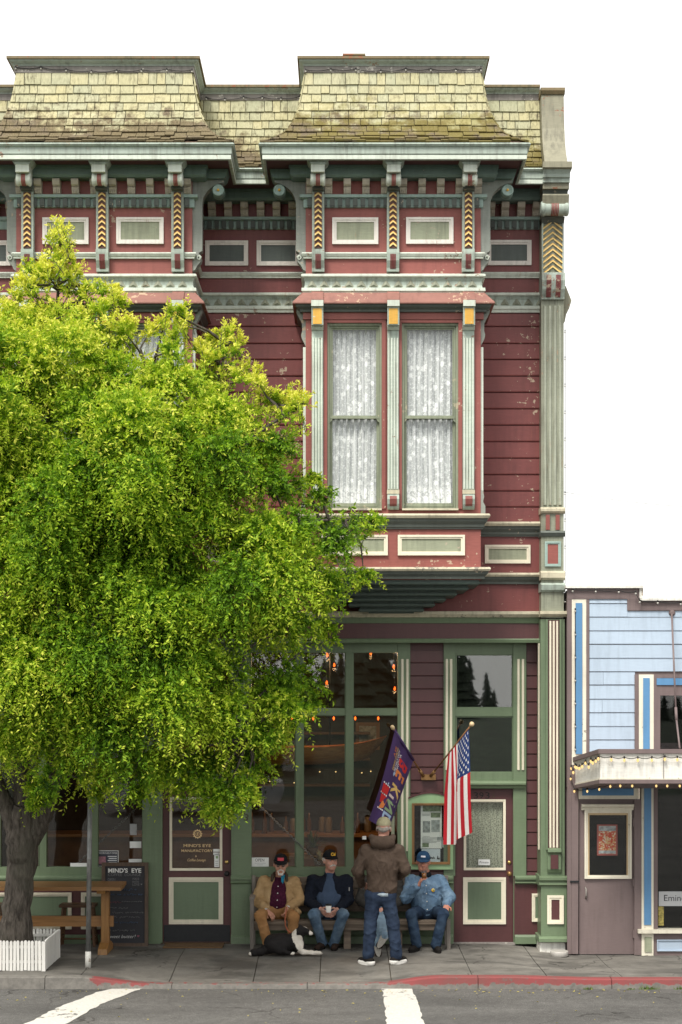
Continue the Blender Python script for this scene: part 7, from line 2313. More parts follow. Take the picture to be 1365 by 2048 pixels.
def fabric(name, col, var=0.18, rough=0.9, scale=10.0, fade=None, bstr=0.5, bdist=0.03, weave=220):
    t = NT(name)
    p = t.pos()
    n = t.noise(p, scale, 5, 0.6, 0.6)
    n2 = t.noise(p, weave, 2)
    c = t.mix(1.0, col, t.grey(t.ramp(n, 0.3, 0.7, 1 - var, 1 + var)), 'MULTIPLY')
    if fade: c = t.mix(t.ramp(t.noise(p, 5.0, 3), 0.45, 0.7, 0, 0.7), c, fade)
    t.bsdf(c, rough, spec=0.15, bump=t.math('ADD', n, t.math('MULTIPLY', n2, 0.08)), bstr=bstr, bdist=bdist)
    MATS[name] = t.m
def skin_mat(name, col):
    t = NT(name)
    p = t.pos()
    n = t.noise(p, 28, 5)
    n2 = t.noise(p, 9, 3)
    c = t.mix(t.ramp(n2, 0.4, 0.7, 0, 0.5), col, (col[0] * 1.1, col[1] * 0.72, col[2] * 0.68, 1))
    c = t.mix(1.0, c, t.grey(t.ramp(n, 0.3, 0.7, 0.85, 1.12)), 'MULTIPLY')
    b = t.bsdf(c, 0.5, spec=0.35, bump=n, bstr=0.25, bdist=0.006)
    b.inputs['Subsurface Weight'].default_value = 0.08
    b.inputs['Subsurface Radius'].default_value = (0.01, 0.004, 0.002)
    MATS[name] = t.m
skin_mat('skin_tan', (0.47, 0.26, 0.18, 1))
skin_mat('skin_pink', (0.55, 0.31, 0.235, 1))
skin_mat('skin_ruddy', (0.46, 0.22, 0.155, 1))
fabric('tan_canvas', (0.36, 0.235, 0.115, 1), fade=(0.42, 0.30, 0.17, 1))
fabric('cord_collar', (0.055, 0.042, 0.03, 1))
fabric('plaid_maroon', (0.055, 0.010, 0.028, 1), var=0.4, scale=40)
fabric('cap_black', (0.012, 0.012, 0.014, 1))
fabric('tan_pants', (0.30, 0.155, 0.062, 1), fade=(0.36, 0.20, 0.09, 1))
fabric('navy_jacket', (0.010, 0.013, 0.022, 1))
fabric('blue_sweater', (0.050, 0.075, 0.125, 1), var=0.12)
fabric('faded_jeans', (0.085, 0.135, 0.20, 1), var=0.3, fade=(0.22, 0.30, 0.37, 1))
fabric('light_jeans', (0.19, 0.275, 0.36, 1), var=0.2)
fabric('dark_jeans', (0.022, 0.034, 0.062, 1), var=0.35, fade=(0.04, 0.06, 0.10, 1))
fabric('dark_jeans_b', (0.020, 0.036, 0.066, 1), var=0.35, fade=(0.05, 0.08, 0.12, 1))
fabric('brown_jacket', (0.074, 0.052, 0.039, 1), var=0.15, fade=(0.098, 0.071, 0.055, 1))
fabric('grey_jacket', (0.045, 0.042, 0.038, 1))
fabric('denim_jacket', (0.105, 0.175, 0.265, 1), var=0.25, fade=(0.20, 0.29, 0.38, 1))
fabric('dark_knit', (0.010, 0.013, 0.018, 1))
fabric('cap_blue', (0.020, 0.055, 0.115, 1))
fabric('cap_khaki', (0.27, 0.25, 0.16, 1))
fabric('teal_scarf', (0.02, 0.18, 0.28, 1))
fabric('grey_tee', (0.32, 0.38, 0.42, 1))
fabric('hair_white', (0.62, 0.58, 0.53, 1), var=0.3, scale=60)
fabric('hair_grey', (0.30, 0.27, 0.24, 1), var=0.3, scale=60)
fabric('boot_brown', (0.035, 0.022, 0.017, 1), bstr=0.2)
fabric('boot_black', (0.016, 0.014, 0.013, 1), bstr=0.2)
plain('sole_white', (0.72, 0.70, 0.66, 1), 0.6, var=0.06)
plain('sole_rust', (0.16, 0.07, 0.045, 1), 0.7)
plain('sole_grey', (0.34, 0.32, 0.285, 1), 0.8, var=0.25, scale=60, bstr=0.7)
plain('lens_tint', (0.13, 0.095, 0.075, 1), 0.2)
plain('lens_dark', (0.02, 0.02, 0.022, 1), 0.15)
plain('eye_white', (0.55, 0.52, 0.48, 1), 0.3)
plain('steel', (0.5, 0.5, 0.5, 1), 0.3, 1.0)
plain('patch_red', (0.50, 0.05, 0.07, 1), 0.7)
plain('patch_gold', (0.75, 0.42, 0.03, 1), 0.6)
plain('patch_pale', (0.55, 0.56, 0.62, 1), 0.7)
plain('lip', (0.25, 0.09, 0.075, 1), 0.5)

def V3(*a): return Vector(a)
def frame_axes(f, roll=0.0):
    f = Vector(f).normalized()
    r = f.cross(Vector((0, 0, 1))).normalized()
    u = r.cross(f).normalized()
    if roll:
        q = Matrix.Rotation(roll, 3, f)
        r, u = q @ r, q @ u
    return r, f, u

def head_prims(s, c, A, sc=1.0, chin=0.0):
    r, f, u = A
    P = lambda a, b, d: c + (r * a + f * b + u * d) * sc
    s.ell(P(0, -0.012, 0.03), np.array((0.078, 0.096, 0.100)) * sc, A, 0.02)
    s.ell(P(0, 0.025, -0.035), np.array((0.064, 0.074, 0.085)) * sc, A, 0.03)
    s.ell(P(0, 0.045, -0.085), np.array((0.046, 0.045, 0.040)) * sc, A, 0.03)
    s.cone(P(0, 0.085, 0.020), P(0, 0.112, -0.026), 0.009 * sc, 0.0155 * sc, 0.012)
    for q in (-1, 1):
        s.ell(P(q * 0.080, -0.012, -0.008), np.array((0.012, 0.022, 0.034)) * sc, A, 0.008)
        s.cone(P(q * 0.012, 0.086, 0.030), P(q * 0.048, 0.074, 0.030), 0.011 * sc, 0.010 * sc, 0.012)
        s.ell(P(q * 0.043, 0.062, -0.030), np.array((0.022, 0.022, 0.020)) * sc, A, 0.02)
        s.ell(P(q * 0.031, 0.098, 0.008), np.array((0.015, 0.014, 0.010)) * sc, A, 0.008, 's')
    s.ell(P(0, 0.086, -0.060), np.array((0.024, 0.010, 0.009)) * sc, A, 0.008)

def face_parts(c, A, sc, parent, eyes=True):
    r, f, u = A
    P = lambda a, b, d: c + (r * a + f * b + u * d) * sc
    if eyes:
        for q in (-1, 1):
            MB().lathe([(0.001, -0.010), (0.009, -0.006), (0.0105, 0.0), (0.008, 0.006), (0.001, 0.0085)], P(q * 0.031, 0.082, 0.008), f, 10).build('eye', 'eye_white', parent)
            MB().lathe([(0.005, 0.0), (0.004, 0.003), (0.001, 0.004)], P(q * 0.031, 0.089, 0.008), f, 8).build('iris', 'lens_dark', parent)
    MB().tube([P(-0.022, 0.088, -0.061), P(0, 0.096, -0.062), P(0.022, 0.088, -0.061)], 0.0035, 6).build('mouth', 'lip', parent)

def cap(c, A, sc, mt, parent, badge=None, brim_tilt=-0.12, back=False):
    r, f, u = A
    P = lambda a, b, d: c + (r * a + f * b + u * d) * sc
    nt, npz = 28, 10
    def dome(a, b):
        th = 6.2832 * a; ph = b * math.pi / 2
        x = 0.088 * math.cos(th) * math.cos(ph) ** 0.8
        y = -0.010 + 0.107 * math.sin(th) * math.cos(ph) ** 0.8
        z = 0.040 + 0.098 * math.sin(ph) + 0.012 * math.sin(th) * (1 - b)
        return P(x, y, z)
    o = MB().grid(dome, nt, npz).build('cap', mt, parent)
    def brim(a, b):
        th = math.pi * (0.10 + 0.80 * a)
        x0, y0 = 0.086 * math.cos(th), -0.010 + 0.105 * math.sin(th)
        ext = 0.054 * math.sin(math.pi * a) ** 0.6 * b
        x, y = x0 * (1 + 0.05 * b), y0 + ext
        z = 0.052 - 0.30 * ext - 0.9 * (x * x) * 1.6 + brim_tilt * ext
        return (x, y, z)
    m = MB()
    m.grid(lambda a, b: P(*brim(a, b)), 20, 5)
    m.grid(lambda a, b: P(*[q - (0.006 if i == 2 else 0) for i, q in enumerate(brim(1 - a, b))]), 20, 5)
    m.build('cap_brim', mt, o)
    MB().lathe([(0.008, 0), (0.008, 0.004), (0.001, 0.006)], P(0, -0.010, 0.137), u, 8).build('cap_button', mt, o)
    if badge:
        bm, w, h, zc = badge
        MB().grid(lambda a, b: P((a - 0.5) * w, 0.088 - 0.35 * ((zc + (b - 0.5) * h) - 0.07) - 6.0 * ((a - 0.5) * w) ** 2 + 0.014, zc + (b - 0.5) * h), 6, 3).build('cap_badge', bm, o)
    return o

def hand(s, w, d, n, sgn, curl=(0.5, 0.6), sc=1.0, thumb=0.5):
    """w wrist, d pointing along the hand, n palm normal, sgn picks the thumb side"""
    d = Vector(d).normalized(); n = Vector(n); n = (n - d * n.dot(d)).normalized()
    sd = d.cross(n) * sgn
    for off in (-0.026, 0.0, 0.026):
        s.cone(w + sd * off * 0.7 * sc, w + d * 0.085 * sc + sd * off * sc, 0.017 * sc, 0.0145 * sc, 0.012)
    for off, L in ((0.034, 0.072), (0.0115, 0.080), (-0.0115, 0.075), (-0.033, 0.060)):
        b = w + d * 0.090 * sc + sd * off * sc
        c1, c2 = curl
        d1 = d * math.cos(c1) + n * math.sin(c1) + sd * off * 1.5
        d2 = d * math.cos(c1 + c2) + n * math.sin(c1 + c2)
        m = b + d1.normalized() * L * 0.52 * sc
        s.cone(b - d * 0.02 * sc, m, 0.0105 * sc, 0.0095 * sc, 0.004)
        s.cone(m, m + d2 * L * 0.5 * sc, 0.0095 * sc, 0.008 * sc, 0.004)
    b = w + d * 0.025 * sc + sd * 0.030 * sc
    m = b + (sd * 0.75 + d * 0.6 + n * 0.3 * thumb).normalized() * 0.045 * sc
    s.cone(b, m, 0.0145 * sc, 0.0115 * sc, 0.008)
    s.cone(m, m + (d * 0.9 + sd * 0.15 + n * thumb).normalized() * 0.038 * sc, 0.0115 * sc, 0.009 * sc, 0.005)

def body_mesh(j, A, sc, hands, mt, parent):
    s = SDF(0.0085)
    s.cone(j['pel'], j['chest'], 0.10, 0.11, 0.05).cone(j['chest'], j['neck'], 0.10, 0.058, 0.05)
    s.cone(j['neck'], j['head'] - A[2] * 0.03, 0.056, 0.056, 0.03)
    for q in 'LR':
        s.chain([j['sh' + q], j['el' + q], j['wr' + q]], [0.045, 0.036, 0.027], 0.03)
        s.chain([j['hip' + q], j['kn' + q], j['an' + q]], [0.065, 0.048, 0.036], 0.03)
        s.cone(j['chest'], j['sh' + q], 0.08, 0.045, 0.04)
    head_prims(s, j['head'], A, sc)
    for h in hands: hand(s, *h)
    return np_obj('body', s.mesh(), mt, parent, 1)

def trousers(j, mt, parent, seed, th=0.088, kn=0.072, hem=0.066, wr=0.006):
    s = SDF(0.011)
    s.cone(j['hipL'], j['hipR'], 0.112, 0.112, 0.05)
    s.cone(j['pel'], j['pel'] + (j['chest'] - j['pel']) * 0.3, 0.13, 0.13, 0.05)
    for q in 'LR':
        e_ = j['an' + q] + (j['an' + q] - j['kn' + q]).normalized() * 0.055
        s.chain([j['hip' + q], j['kn' + q], e_], [th + 0.008, kn, hem], 0.03)
    return np_obj('trousers', s.mesh(wr, 0.085, seed, (0.6, 0.6, 1.6)), mt, parent, 1)

def jacket(j, mt, parent, seed, opening=0.0, arm=(0.075, 0.062, 0.052), body=(0.165, 0.16), wr=0.007, hem=None, name='jacket', depth=0.0):
    s = SDF(0.0105)
    a, b = j['pel'], j['chest']
    mid = a.lerp(b, 0.5)
    dx = Vector((0.055, 0, 0))
    bt = hem if hem is not None else a + Vector((0, 0, 0.02))
    for q in (-1, 1):
        s.cone(bt + dx * q, mid + dx * q, body[0] - 0.03, body[0] - 0.03, 0.05)
        s.cone(mid + dx * q, b + dx * q * 1.1, body[0] - 0.03, body[1] - 0.03, 0.05)
    s.cone(b, j['neck'] - Vector((0, 0, 0.035)), body[1] - 0.03, 0.075, 0.06)
    for q in 'LR':
        s.cone(b + (j['sh' + q] - b) * 0.4, j['sh' + q], 0.10, arm[0] + 0.008, 0.05)
        w2 = j['el' + q].lerp(j['wr' + q], 0.86)
        s.chain([j['sh' + q], j['el' + q], w2], [arm[0], arm[1], arm[2]], 0.03)
    if opening > 0:
        f = j['face']
        n0 = j['neck'] + f * 0.13 + Vector((0, 0, 0.03)); n1 = bt.lerp(b, 0.05) + f * (0.215 + depth) - Vector((0, 0, 0.05))
        s.cone(n0, n1, opening * 0.75, opening, 0.012, 's')
        s.cone(j['neck'] + f * 0.02 + Vector((0, 0, 0.05)), j['neck'] + f * 0.16 + Vector((0, 0, 0.0)), 0.062, 0.075, 0.012, 's')
    return np_obj(name, s.mesh(wr, 0.075, seed, (0.6, 0.6, 1.6)), mt, parent, 1)

def shirt(j, mt, parent, r=0.118, seed=1, belly=0.0):
    s = SDF(0.0105)
    dx = Vector((0.045, 0, 0))
    for q in (-1, 1):
        s.cone(j['pel'] + dx * q + j['face'] * belly, j['pel'].lerp(j['chest'], 0.5) + dx * q + j['face'] * belly, r, r, 0.05)
        s.cone(j['pel'].lerp(j['chest'], 0.5) + dx * q + j['face'] * belly, j['chest'] + dx * q, r, r * 0.96, 0.05)
    s.cone(j['chest'], j['neck'] - Vector((0, 0, 0.005)), r * 0.9, 0.066, 0.05)
    return np_obj('shirt', s.mesh(0.003, 0.06, seed), mt, parent, 1)

def shoe(an, toe, mt, sole, parent, h=0.05, name='shoe', w=0.044):
    an, toe = Vector(an), Vector(toe)
    d = (toe - an); d.z = 0; d = d.normalized()
    g = gz(an.x, an.y) + 0.002
    s = SDF(0.008)
    heel = Vector((an.x, an.y, g)) - d * 0.045
    tip = Vector((toe.x, toe.y, g))
    s.cone(heel + V3(0, 0, 0.045), tip + V3(0, 0, 0.036), w, w * 0.86, 0.02)
    s.cone(Vector((an.x, an.y, g + 0.06)), Vector((an.x, an.y, g + 0.06 + h + 0.03)), 0.048, 0.044, 0.02)
    s.ell(heel.lerp(tip, 0.5) - V3(0, 0, 0.052), (0.3, 0.3, 0.065), None, 0.004, 's')
    o = np_obj(name, s.mesh(), mt, parent, 1)
    side = Vector((-d.y, d.x, 0))
    L = (tip - heel).length + w * 1.75
    pts = []
    for k in range(20):
        a = 6.2832 * k / 20
        cx = math.cos(a); sx = math.sin(a)
        wd = w * (1.02 - 0.13 * math.cos(a)) * (abs(sx) ** 0.75) * (1 if sx > 0 else -1)
        pts.append(heel.lerp(tip, 0.5) + d * cx * L / 2 + side * wd)
    mb = MB()
    v = [(p.x, p.y, g - 0.001) for p in pts] + [(p.x, p.y, g + 0.026) for p in pts]
    mb.add(v, [(k, (k + 1) % 20, 20 + (k + 1) % 20, 20 + k) for k in range(20)] + [tuple(range(19, -1, -1)), tuple(range(20, 40))])
    mb.build('shoe_sole', sole, o)
    return o

def cuff(j, q, mt, parent, r=0.036):
    w0 = j['el' + q].lerp(j['wr' + q], 0.84); w1 = j['el' + q].lerp(j['wr' + q], 0.97)
    return MB().tube([w0, w0.lerp(w1, 0.5), w1], [r + 0.006, r + 0.004, r - 0.004], 14).build('cuff', mt, parent)

def seated(pel, sh, neck, head, hips, knees, ankles, feet, elbows, wrists, face):
    j = dict(pel=J(*pel), neck=J(*neck), head=J(*head), face=Vector(face).normalized())
    for q, k in zip('LR', (0, 1)):
        j['sh' + q] = J(*sh[k]); j['hip' + q] = J(*hips[k]); j['kn' + q] = J(*knees[k]); j['an' + q] = J(*ankles[k])
        j['el' + q] = J(*elbows[k]); j['wr' + q] = J(*wrists[k]); j['foot' + q] = J(*feet[k]) if feet[k] else None
    j['chest'] = (j['shL'] + j['shR']) / 2 * 0.78 + j['pel'] * 0.22
    return j

FWD = Vector((0, -1, 0))
# ---- man in the tan jacket
m1 = thing('person', 'seated man in tan canvas jacket and black cap holding a dog leash', 'person')
j = seated((556, 1824, -0.06), ((529, 1765, -0.05), (588, 1765, -0.05)), (560, 1752, -0.09), (562, 1729, -0.14), ((542, 1824, -0.10), (572, 1824, -0.10)), ((521, 1831, -0.53), (588, 1834, -0.52)), ((534, 1879, -0.50), (584, 1880, -0.48)), ((531, 1893, -0.62), (590, 1893, -0.60)), ((513, 1800, -0.11), (602, 1800, -0.12)), ((535, 1822, -0.40), (575, 1816, -0.36)), FWD)
A = frame_axes((0.03, -1, -0.10))
body_mesh(j, A, 1.06, [(j['wrL'], V3(0.12, -0.05, -0.10), V3(0.2, 0.2, -1), -1, (0.5, 0.7)), (j['wrR'], V3(-0.02, -0.06, -0.12), V3(-0.6, 0.5, 0.2), 1, (0.9, 1.0))], 'skin_tan', m1)
jacket(j, 'tan_canvas', m1, 3, opening=0.135, body=(0.19, 0.18), arm=(0.082, 0.074, 0.060), wr=0.008)
shirt(j, 'plaid_maroon', m1, 0.140, 2)
trousers(j, 'tan_pants', m1, 5)
# loose front corners of the jacket over the thighs
for sgn, kx_, wx in ((-1, 'L', 0.05), (1, 'R', 0.10)):
    s = SDF(0.010)
    s.cone(j['hip' + kx_] + V3(sgn * 0.05, 0.0, 0.07), j['hip' + kx_].lerp(j['kn' + kx_], 0.55) + V3(sgn * wx, 0, 0.03), 0.07, 0.05, 0.03)
    np_obj('jacket_skirt', s.mesh(0.006, 0.06, 8), 'tan_canvas', m1, 1)
for q in 'LR': cuff(j, q, 'cord_collar', m1, 0.034)
c = j['neck']
sc_ = SDF(0.008)
for sgn in (-1, 1):
    sc_.chain([c + V3(0, 0.055, 0.03), c + V3(sgn * 0.065, 0.035, 0.03), c + V3(sgn * 0.088, -0.055, 0.012), c + V3(sgn * 0.098, -0.115, -0.045)], [0.024, 0.024, 0.024, 0.020], 0.015)
np_obj('collar', sc_.mesh(), 'cord_collar', m1, 1)
MB().add([c + V3(0.02, -0.10, 0.01), c + V3(0.075, -0.10, 0.03), c + V3(0.05, -0.165, -0.085), c + V3(0.028, -0.165, -0.06)], [(0, 1, 2, 3)]).build('scarf', 'teal_scarf', m1)
for k in range(4):
    p = j['neck'].lerp(j['pel'], 0.25 + 0.19 * k) + V3(-0.01, -0.145 - 0.01 * k, 0)
    MB().lathe([(0.008, 0), (0.008, 0.004), (0.001, 0.005)], p, FWD, 8).build('button', 'sole_white', m1)
cap(j['head'], A, 1.06, 'cap_black', m1, ('patch_red', 0.078, 0.036, 0.085))
face_parts(j['head'], A, 1.06, m1, eyes=False)
def PH(j, A, sc): return lambda a, b, d: j['head'] + (A[0] * a + A[1] * b + A[2] * d) * sc
P = PH(j, A, 1.06)
gl = MB()
for q in (-1, 1):
    gl.lathe([(0.020, 0), (0.020, 0.003), (0.001, 0.004)], P(q * 0.032, 0.098, 0.006), A[1], 14)
    gl.tube([P(q * 0.056, 0.095, 0.010), P(q * 0.084, 0.0, 0.012)], 0.003, 5)
gl.tube([P(-0.012, 0.102, 0.010), P(0.012, 0.102, 0.010)], 0.003, 5)
gl.build('glasses', 'lens_tint', m1)
s = SDF(0.007)
s.cone(P(-0.032, 0.086, -0.066), P(-0.004, 0.104, -0.047), 0.009, 0.010, 0.01).cone(P(0.032, 0.086, -0.066), P(0.004, 0.104, -0.047), 0.009, 0.010, 0.01)
s.cone(P(-0.034, 0.083, -0.07), P(-0.018, 0.078, -0.112), 0.010, 0.014, 0.01).cone(P(0.034, 0.083, -0.07), P(0.018, 0.078, -0.112), 0.010, 0.014, 0.01).cone(P(-0.016, 0.084, -0.108), P(0.016, 0.084, -0.108), 0.018, 0.018, 0.01)
np_obj('goatee', s.mesh(0.002, 0.02, 3), 'hair_white', m1, 0)
w_ = j['wrL']; MB().tube([w_ + V3(-0.03, 0.012, 0.014), w_ + V3(-0.015, -0.0, 0.0)], 0.038, 12).build('wristwatch', 'steel', m1)
w_ = j['wrR']; MB().tube([w_ + V3(0.02, 0.015, 0.018), w_ + V3(0.008, 0.0, 0.004)], 0.036, 12).build('bracelet', 'steel', m1)
for q in 'LR': shoe(j['an' + q], j['foot' + q], 'boot_brown', 'boot_black', m1)

# ---- man in the navy jacket with a paper cup
m2 = thing('person', 'seated man in dark navy jacket and jeans holding a paper coffee cup', 'person')
j = seated((658, 1826, -0.06), ((627, 1762, -0.04), (693, 1762, -0.04)), (660, 1744, -0.08), (661, 1721, -0.12), ((643, 1824, -0.10), (675, 1824, -0.10)), ((628, 1829, -0.52), (687, 1829, -0.52)), ((643, 1878, -0.36), (670, 1880, -0.36)), ((634, 1893, -0.50), (668, 1894, -0.50)), ((616, 1800, -0.12), (697, 1799, -0.13)), ((641, 1818, -0.40), (676, 1819, -0.40)), FWD)
A = frame_axes((0.42, -1, -0.02), roll=0.03)
body_mesh(j, A, 1.06, [(j['wrL'], V3(0.11, -0.10, -0.09), V3(0.7, 0.6, 0.1), 1, (0.25, 0.35)), (j['wrR'], V3(-0.11, -0.10, -0.09), V3(-0.7, 0.6, 0.1), -1, (0.25, 0.35))], 'skin_pink', m2)
jacket(j, 'navy_jacket', m2, 11, opening=0.115, body=(0.19, 0.175), arm=(0.084, 0.076, 0.062), wr=0.008)
shirt(j, 'blue_sweater', m2, 0.135, 4, belly=0.055)
trousers(j, 'faded_jeans', m2, 15)
for q in 'LR': cuff(j, q, 'navy_jacket', m2, 0.036)
cp2 = cap(j['head'], A, 1.06, 'cap_black', m2, None, brim_tilt=-0.05)
tv, tf = text_mesh('Cal', 1.0, 0.9, 0.03)
x_0, x_1 = min(q[0] for q in tv), max(q[0] for q in tv)
P = PH(j, A, 1.06)
def on_cap(q):
    a_, z_ = -((q[0] - x_0) / (x_1 - x_0) - 0.5 + 0.2 * q[1]) * 0.062, 0.072 + q[1] / 0.72 * 0.036
    return P(a_, 0.106 - 0.55 * (z_ - 0.07) - 5.0 * a_ * a_, z_)
MB().add([on_cap(q) for q in tv], tf).build('cap_lettering', 'patch_gold', cp2)
face_parts(j['head'], A, 1.06, m2)
P = PH(j, A, 1.06)
s = SDF(0.006)
s.cone(P(-0.036, 0.083, -0.060), P(-0.003, 0.106, -0.045), 0.010, 0.012, 0.01).cone(P(0.036, 0.083, -0.060), P(0.003, 0.106, -0.045), 0.010, 0.012, 0.01)
np_obj('moustache', s.mesh(0.002, 0.02, 3), 'hair_white', m2, 0)
s = SDF(0.008)
for q in (-1, 1): s.ell(P(q * 0.074, -0.03, 0.012), (0.016, 0.05, 0.034), A, 0.01)
s.ell(P(0, -0.085, 0.0), (0.06, 0.026, 0.045), A, 0.01)
np_obj('hair', s.mesh(0.002, 0.02, 5), 'hair_white', m2, 0)
for q in 'LR': shoe(j['an' + q], j['foot' + q], 'boot_brown', 'boot_black', m2, h=0.07, name='boot')
MB().box(0, 0.012, 0, 0.004, 0, 0.05).build('sleeve_zip', 'steel', m2).location = j['shR'].lerp(j['elR'], 0.5) + V3(0.02, -0.088, 0)
cup = thing('coffee_cup', 'white paper coffee cup with black lid held by the man in navy', 'cup')
cpos = J(657.5, 1825, -0.555)
plain('cup_paper', (0.78, 0.76, 0.72, 1), 0.6, var=0.03)
MB().lathe([(0.028, 0.0), (0.030, 0.004), (0.040, 0.092)], cpos, (0, 0.05, 1), 20).build('cup_body', 'cup_paper', cup)
MB().lathe([(0.043, 0.090), (0.043, 0.098), (0.038, 0.100), (0.036, 0.112), (0.004, 0.113)], cpos, (0, 0.05, 1), 20).build('cup_lid', 'black_iron', cup)

# ---- man in the denim jacket drinking from a glass
m3 = thing('person', 'seated man in blue denim jacket and blue cap drinking from a glass', 'person')
j = seated((855, 1825, -0.06), ((824, 1763, -0.05), (880, 1762, -0.05)), (851, 1746, -0.09), (847, 1724, -0.14), ((840, 1824, -0.10), (872, 1824, -0.10)), ((823, 1829, -0.52), (887, 1827, -0.53)), ((832, 1880, -0.52), (874, 1882, -0.56)), ((822, 1896, -0.66), (878, 1899, -0.70)), ((812, 1796, -0.20), (900, 1795, -0.16)), ((838, 1770, -0.36), (893, 1811, -0.40)), FWD)
A = frame_axes((-0.10, -1, -0.10), roll=-0.05)
body_mesh(j, A, 1.04, [(j['wrL'], V3(0.05, -0.04, 0.11), V3(0.9, 0.1, -0.4), 1, (0.5, 0.9)), (j['wrR'], V3(-0.02, -0.12, -0.05), V3(0, 0.3, -1), 1, (0.15, 0.5))], 'skin_ruddy', m3)
jacket(j, 'denim_jacket', m3, 23, opening=0.0, body=(0.182, 0.17), arm=(0.084, 0.078, 0.062), wr=0.009)
trousers(j, 'dark_jeans_b', m3, 25, hem=0.07)
for q in 'LR': cuff(j, q, 'dark_knit', m3, 0.036)
MB().lathe([(0.085, 0), (0.072, 0.03), (0.066, 0.06)], j['neck'] - V3(0, 0, 0.03), (0, -0.3, 1), 16).build('collar', 'dark_knit', m3)
for k in range(4):
    p = j['neck'].lerp(j['pel'], 0.28 + 0.2 * k) + V3(-0.005, -0.172, 0)
    MB().lathe([(0.009, 0), (0.009, 0.004), (0.001, 0.006)], p, FWD, 8).build('button', 'sole_white', m3)
pe = j['chest'] + V3(0.085, -0.152, -0.01)
MB().lathe([(0.024, 0), (0.022, 0.006), (0.002, 0.008)], pe, (0.25, -1, 0.1), 14).build('chest_emblem', 'patch_gold', m3)
MB().lathe([(0.012, 0), (0.011, 0.004), (0.002, 0.006)], pe + V3(0.006, -0.007, 0.006), (0.25, -1, 0.1), 10).build('chest_emblem_centre', 'green_light', m3)
cap(j['head'], A, 1.06, 'cap_blue', m3, ('patch_pale', 0.056, 0.020, 0.088))
face_parts(j['head'], A, 1.04, m3)
for q in 'LR': shoe(j['an' + q], j['foot' + q], 'boot_black', 'boot_black', m3, h=0.05)
bg = thing('beer_glass', 'glass of amber beer at the lips of the man in denim', 'glass')
gp = J(849, 1758, -0.40)
plain('beer', (0.22, 0.075, 0.012, 1), 0.2)
glass('drink_glass', 1.5, (0.92, 0.94, 0.94, 1))
ga_ = Vector((-0.03, 0.30, 1)).normalized()
MB().lathe([(0.026, 0.004), (0.033, 0.075), (0.002, 0.076)], gp, ga_, 18).build('beer_fill', 'beer', bg)
MB().lathe([(0.029, 0.0), (0.037, 0.115), (0.035, 0.116), (0.033, 0.09)], gp, ga_, 18).build('glass_wall', 'drink_glass', bg)

# ---- man hidden behind the standing one: grey jacket, pale jeans, crossed feet towards us
m4 = thing('person', 'seated man in grey jacket and pale jeans, hidden behind the standing man', 'person')
j = seated((762, 1826, -0.06), ((732, 1764, -0.04), (793, 1764, -0.04)), (762, 1747, -0.08), (760, 1726, -0.12), ((748, 1824, -0.10), (778, 1824, -0.10)), ((752, 1832, -0.54), (774, 1831, -0.54)), ((768, 1866, -0.92), (757, 1880, -0.88)), (None, None), ((722, 1800, -0.12), (803, 1800, -0.13)), ((748, 1818, -0.40), (768, 1818, -0.40)), FWD)
A = frame_axes((0.1, -1, -0.1))
body_mesh(j, A, 1.05, [(j['wrL'], V3(0.12, -0.10, -0.03), V3(0.3, 0.3, -1), -1, (0.4, 0.5)), (j['wrR'], V3(-0.12, -0.10, -0.03), V3(-0.3, 0.3, -1), 1, (0.4, 0.5))], 'skin_pink', m4)
jacket(j, 'grey_jacket', m4, 33, opening=0.08, body=(0.185, 0.175), arm=(0.082, 0.074, 0.062))
shirt(j, 'grey_tee', m4, 0.128, 6)
trousers(j, 'light_jeans', m4, 35, th=0.084, kn=0.070, hem=0.062)
cap(j['head'], A, 1.05, 'cap_khaki', m4)
face_parts(j['head'], A, 1.05, m4)
for (px, py, yy, rl, label_) in ((766, 1879, -1.02, 0.55, 0), (756, 1894, -0.96, -0.1, 0)):
    c = J(px, py, yy)
    upv = Vector((math.sin(rl), 0.35, math.cos(rl))).normalized()
    fd = Vector((0, -1, 0.25)).normalized()
    sdv = upv.cross(fd).normalized()
    mb = MB()
    ring = []
    for k in range(22):
        a = 6.2832 * k / 22
        wd = (0.046 - 0.008 * math.cos(a) * -1) * math.sin(a)
        ring.append(c + upv * 0.128 * math.cos(a) + sdv * wd)
    v = [p for p in ring] + [p - fd * 0.028 for p in ring]
    mb.add(v, [(k, 22 + k, 22 + (k + 1) % 22, (k + 1) % 22) for k in range(22)] + [tuple(range(22)), tuple(range(43, 21, -1))])
    mb.build('shoe_sole', 'sole_grey', m4)
    s = SDF(0.009)
    s.cone(c - upv * 0.08 - fd * 0.06, c + upv * 0.085 - fd * 0.05, 0.046, 0.036, 0.02)
    np_obj('shoe', s.mesh(), 'boot_brown', m4, 1)

# ---- standing man seen from behind
m5 = thing('person', 'standing man seen from behind in brown hooded jacket and dark jeans', 'person')
SYm = -1.47
j = dict(pel=J(762, 1792, SYm), neck=J(765, 1680, SYm), head=J(768, 1657, SYm + 0.03), face=Vector((0, 1, 0)))
j.update(shL=J(732, 1702, SYm), shR=J(796, 1702, SYm), elL=J(716, 1742, SYm - 0.02), elR=J(811, 1738, SYm - 0.02), wrL=J(724, 1768, SYm + 0.20), wrR=J(800, 1752, SYm + 0.24), hipL=J(747, 1794, SYm), hipR=J(776, 1794, SYm), knL=J(741, 1850, SYm - 0.01), knR=J(787, 1850, SYm - 0.01), anL=J(737, 1906, SYm), anR=J(793, 1906, SYm + 0.01), footL=J(730, 1920, SYm + 0.05), footR=J(800, 1920, SYm + 0.06))
j['footL'] = j['anL'] + V3(-0.09, 0.10, -0.05); j['footR'] = j['anR'] + V3(0.10, 0.09, -0.05)
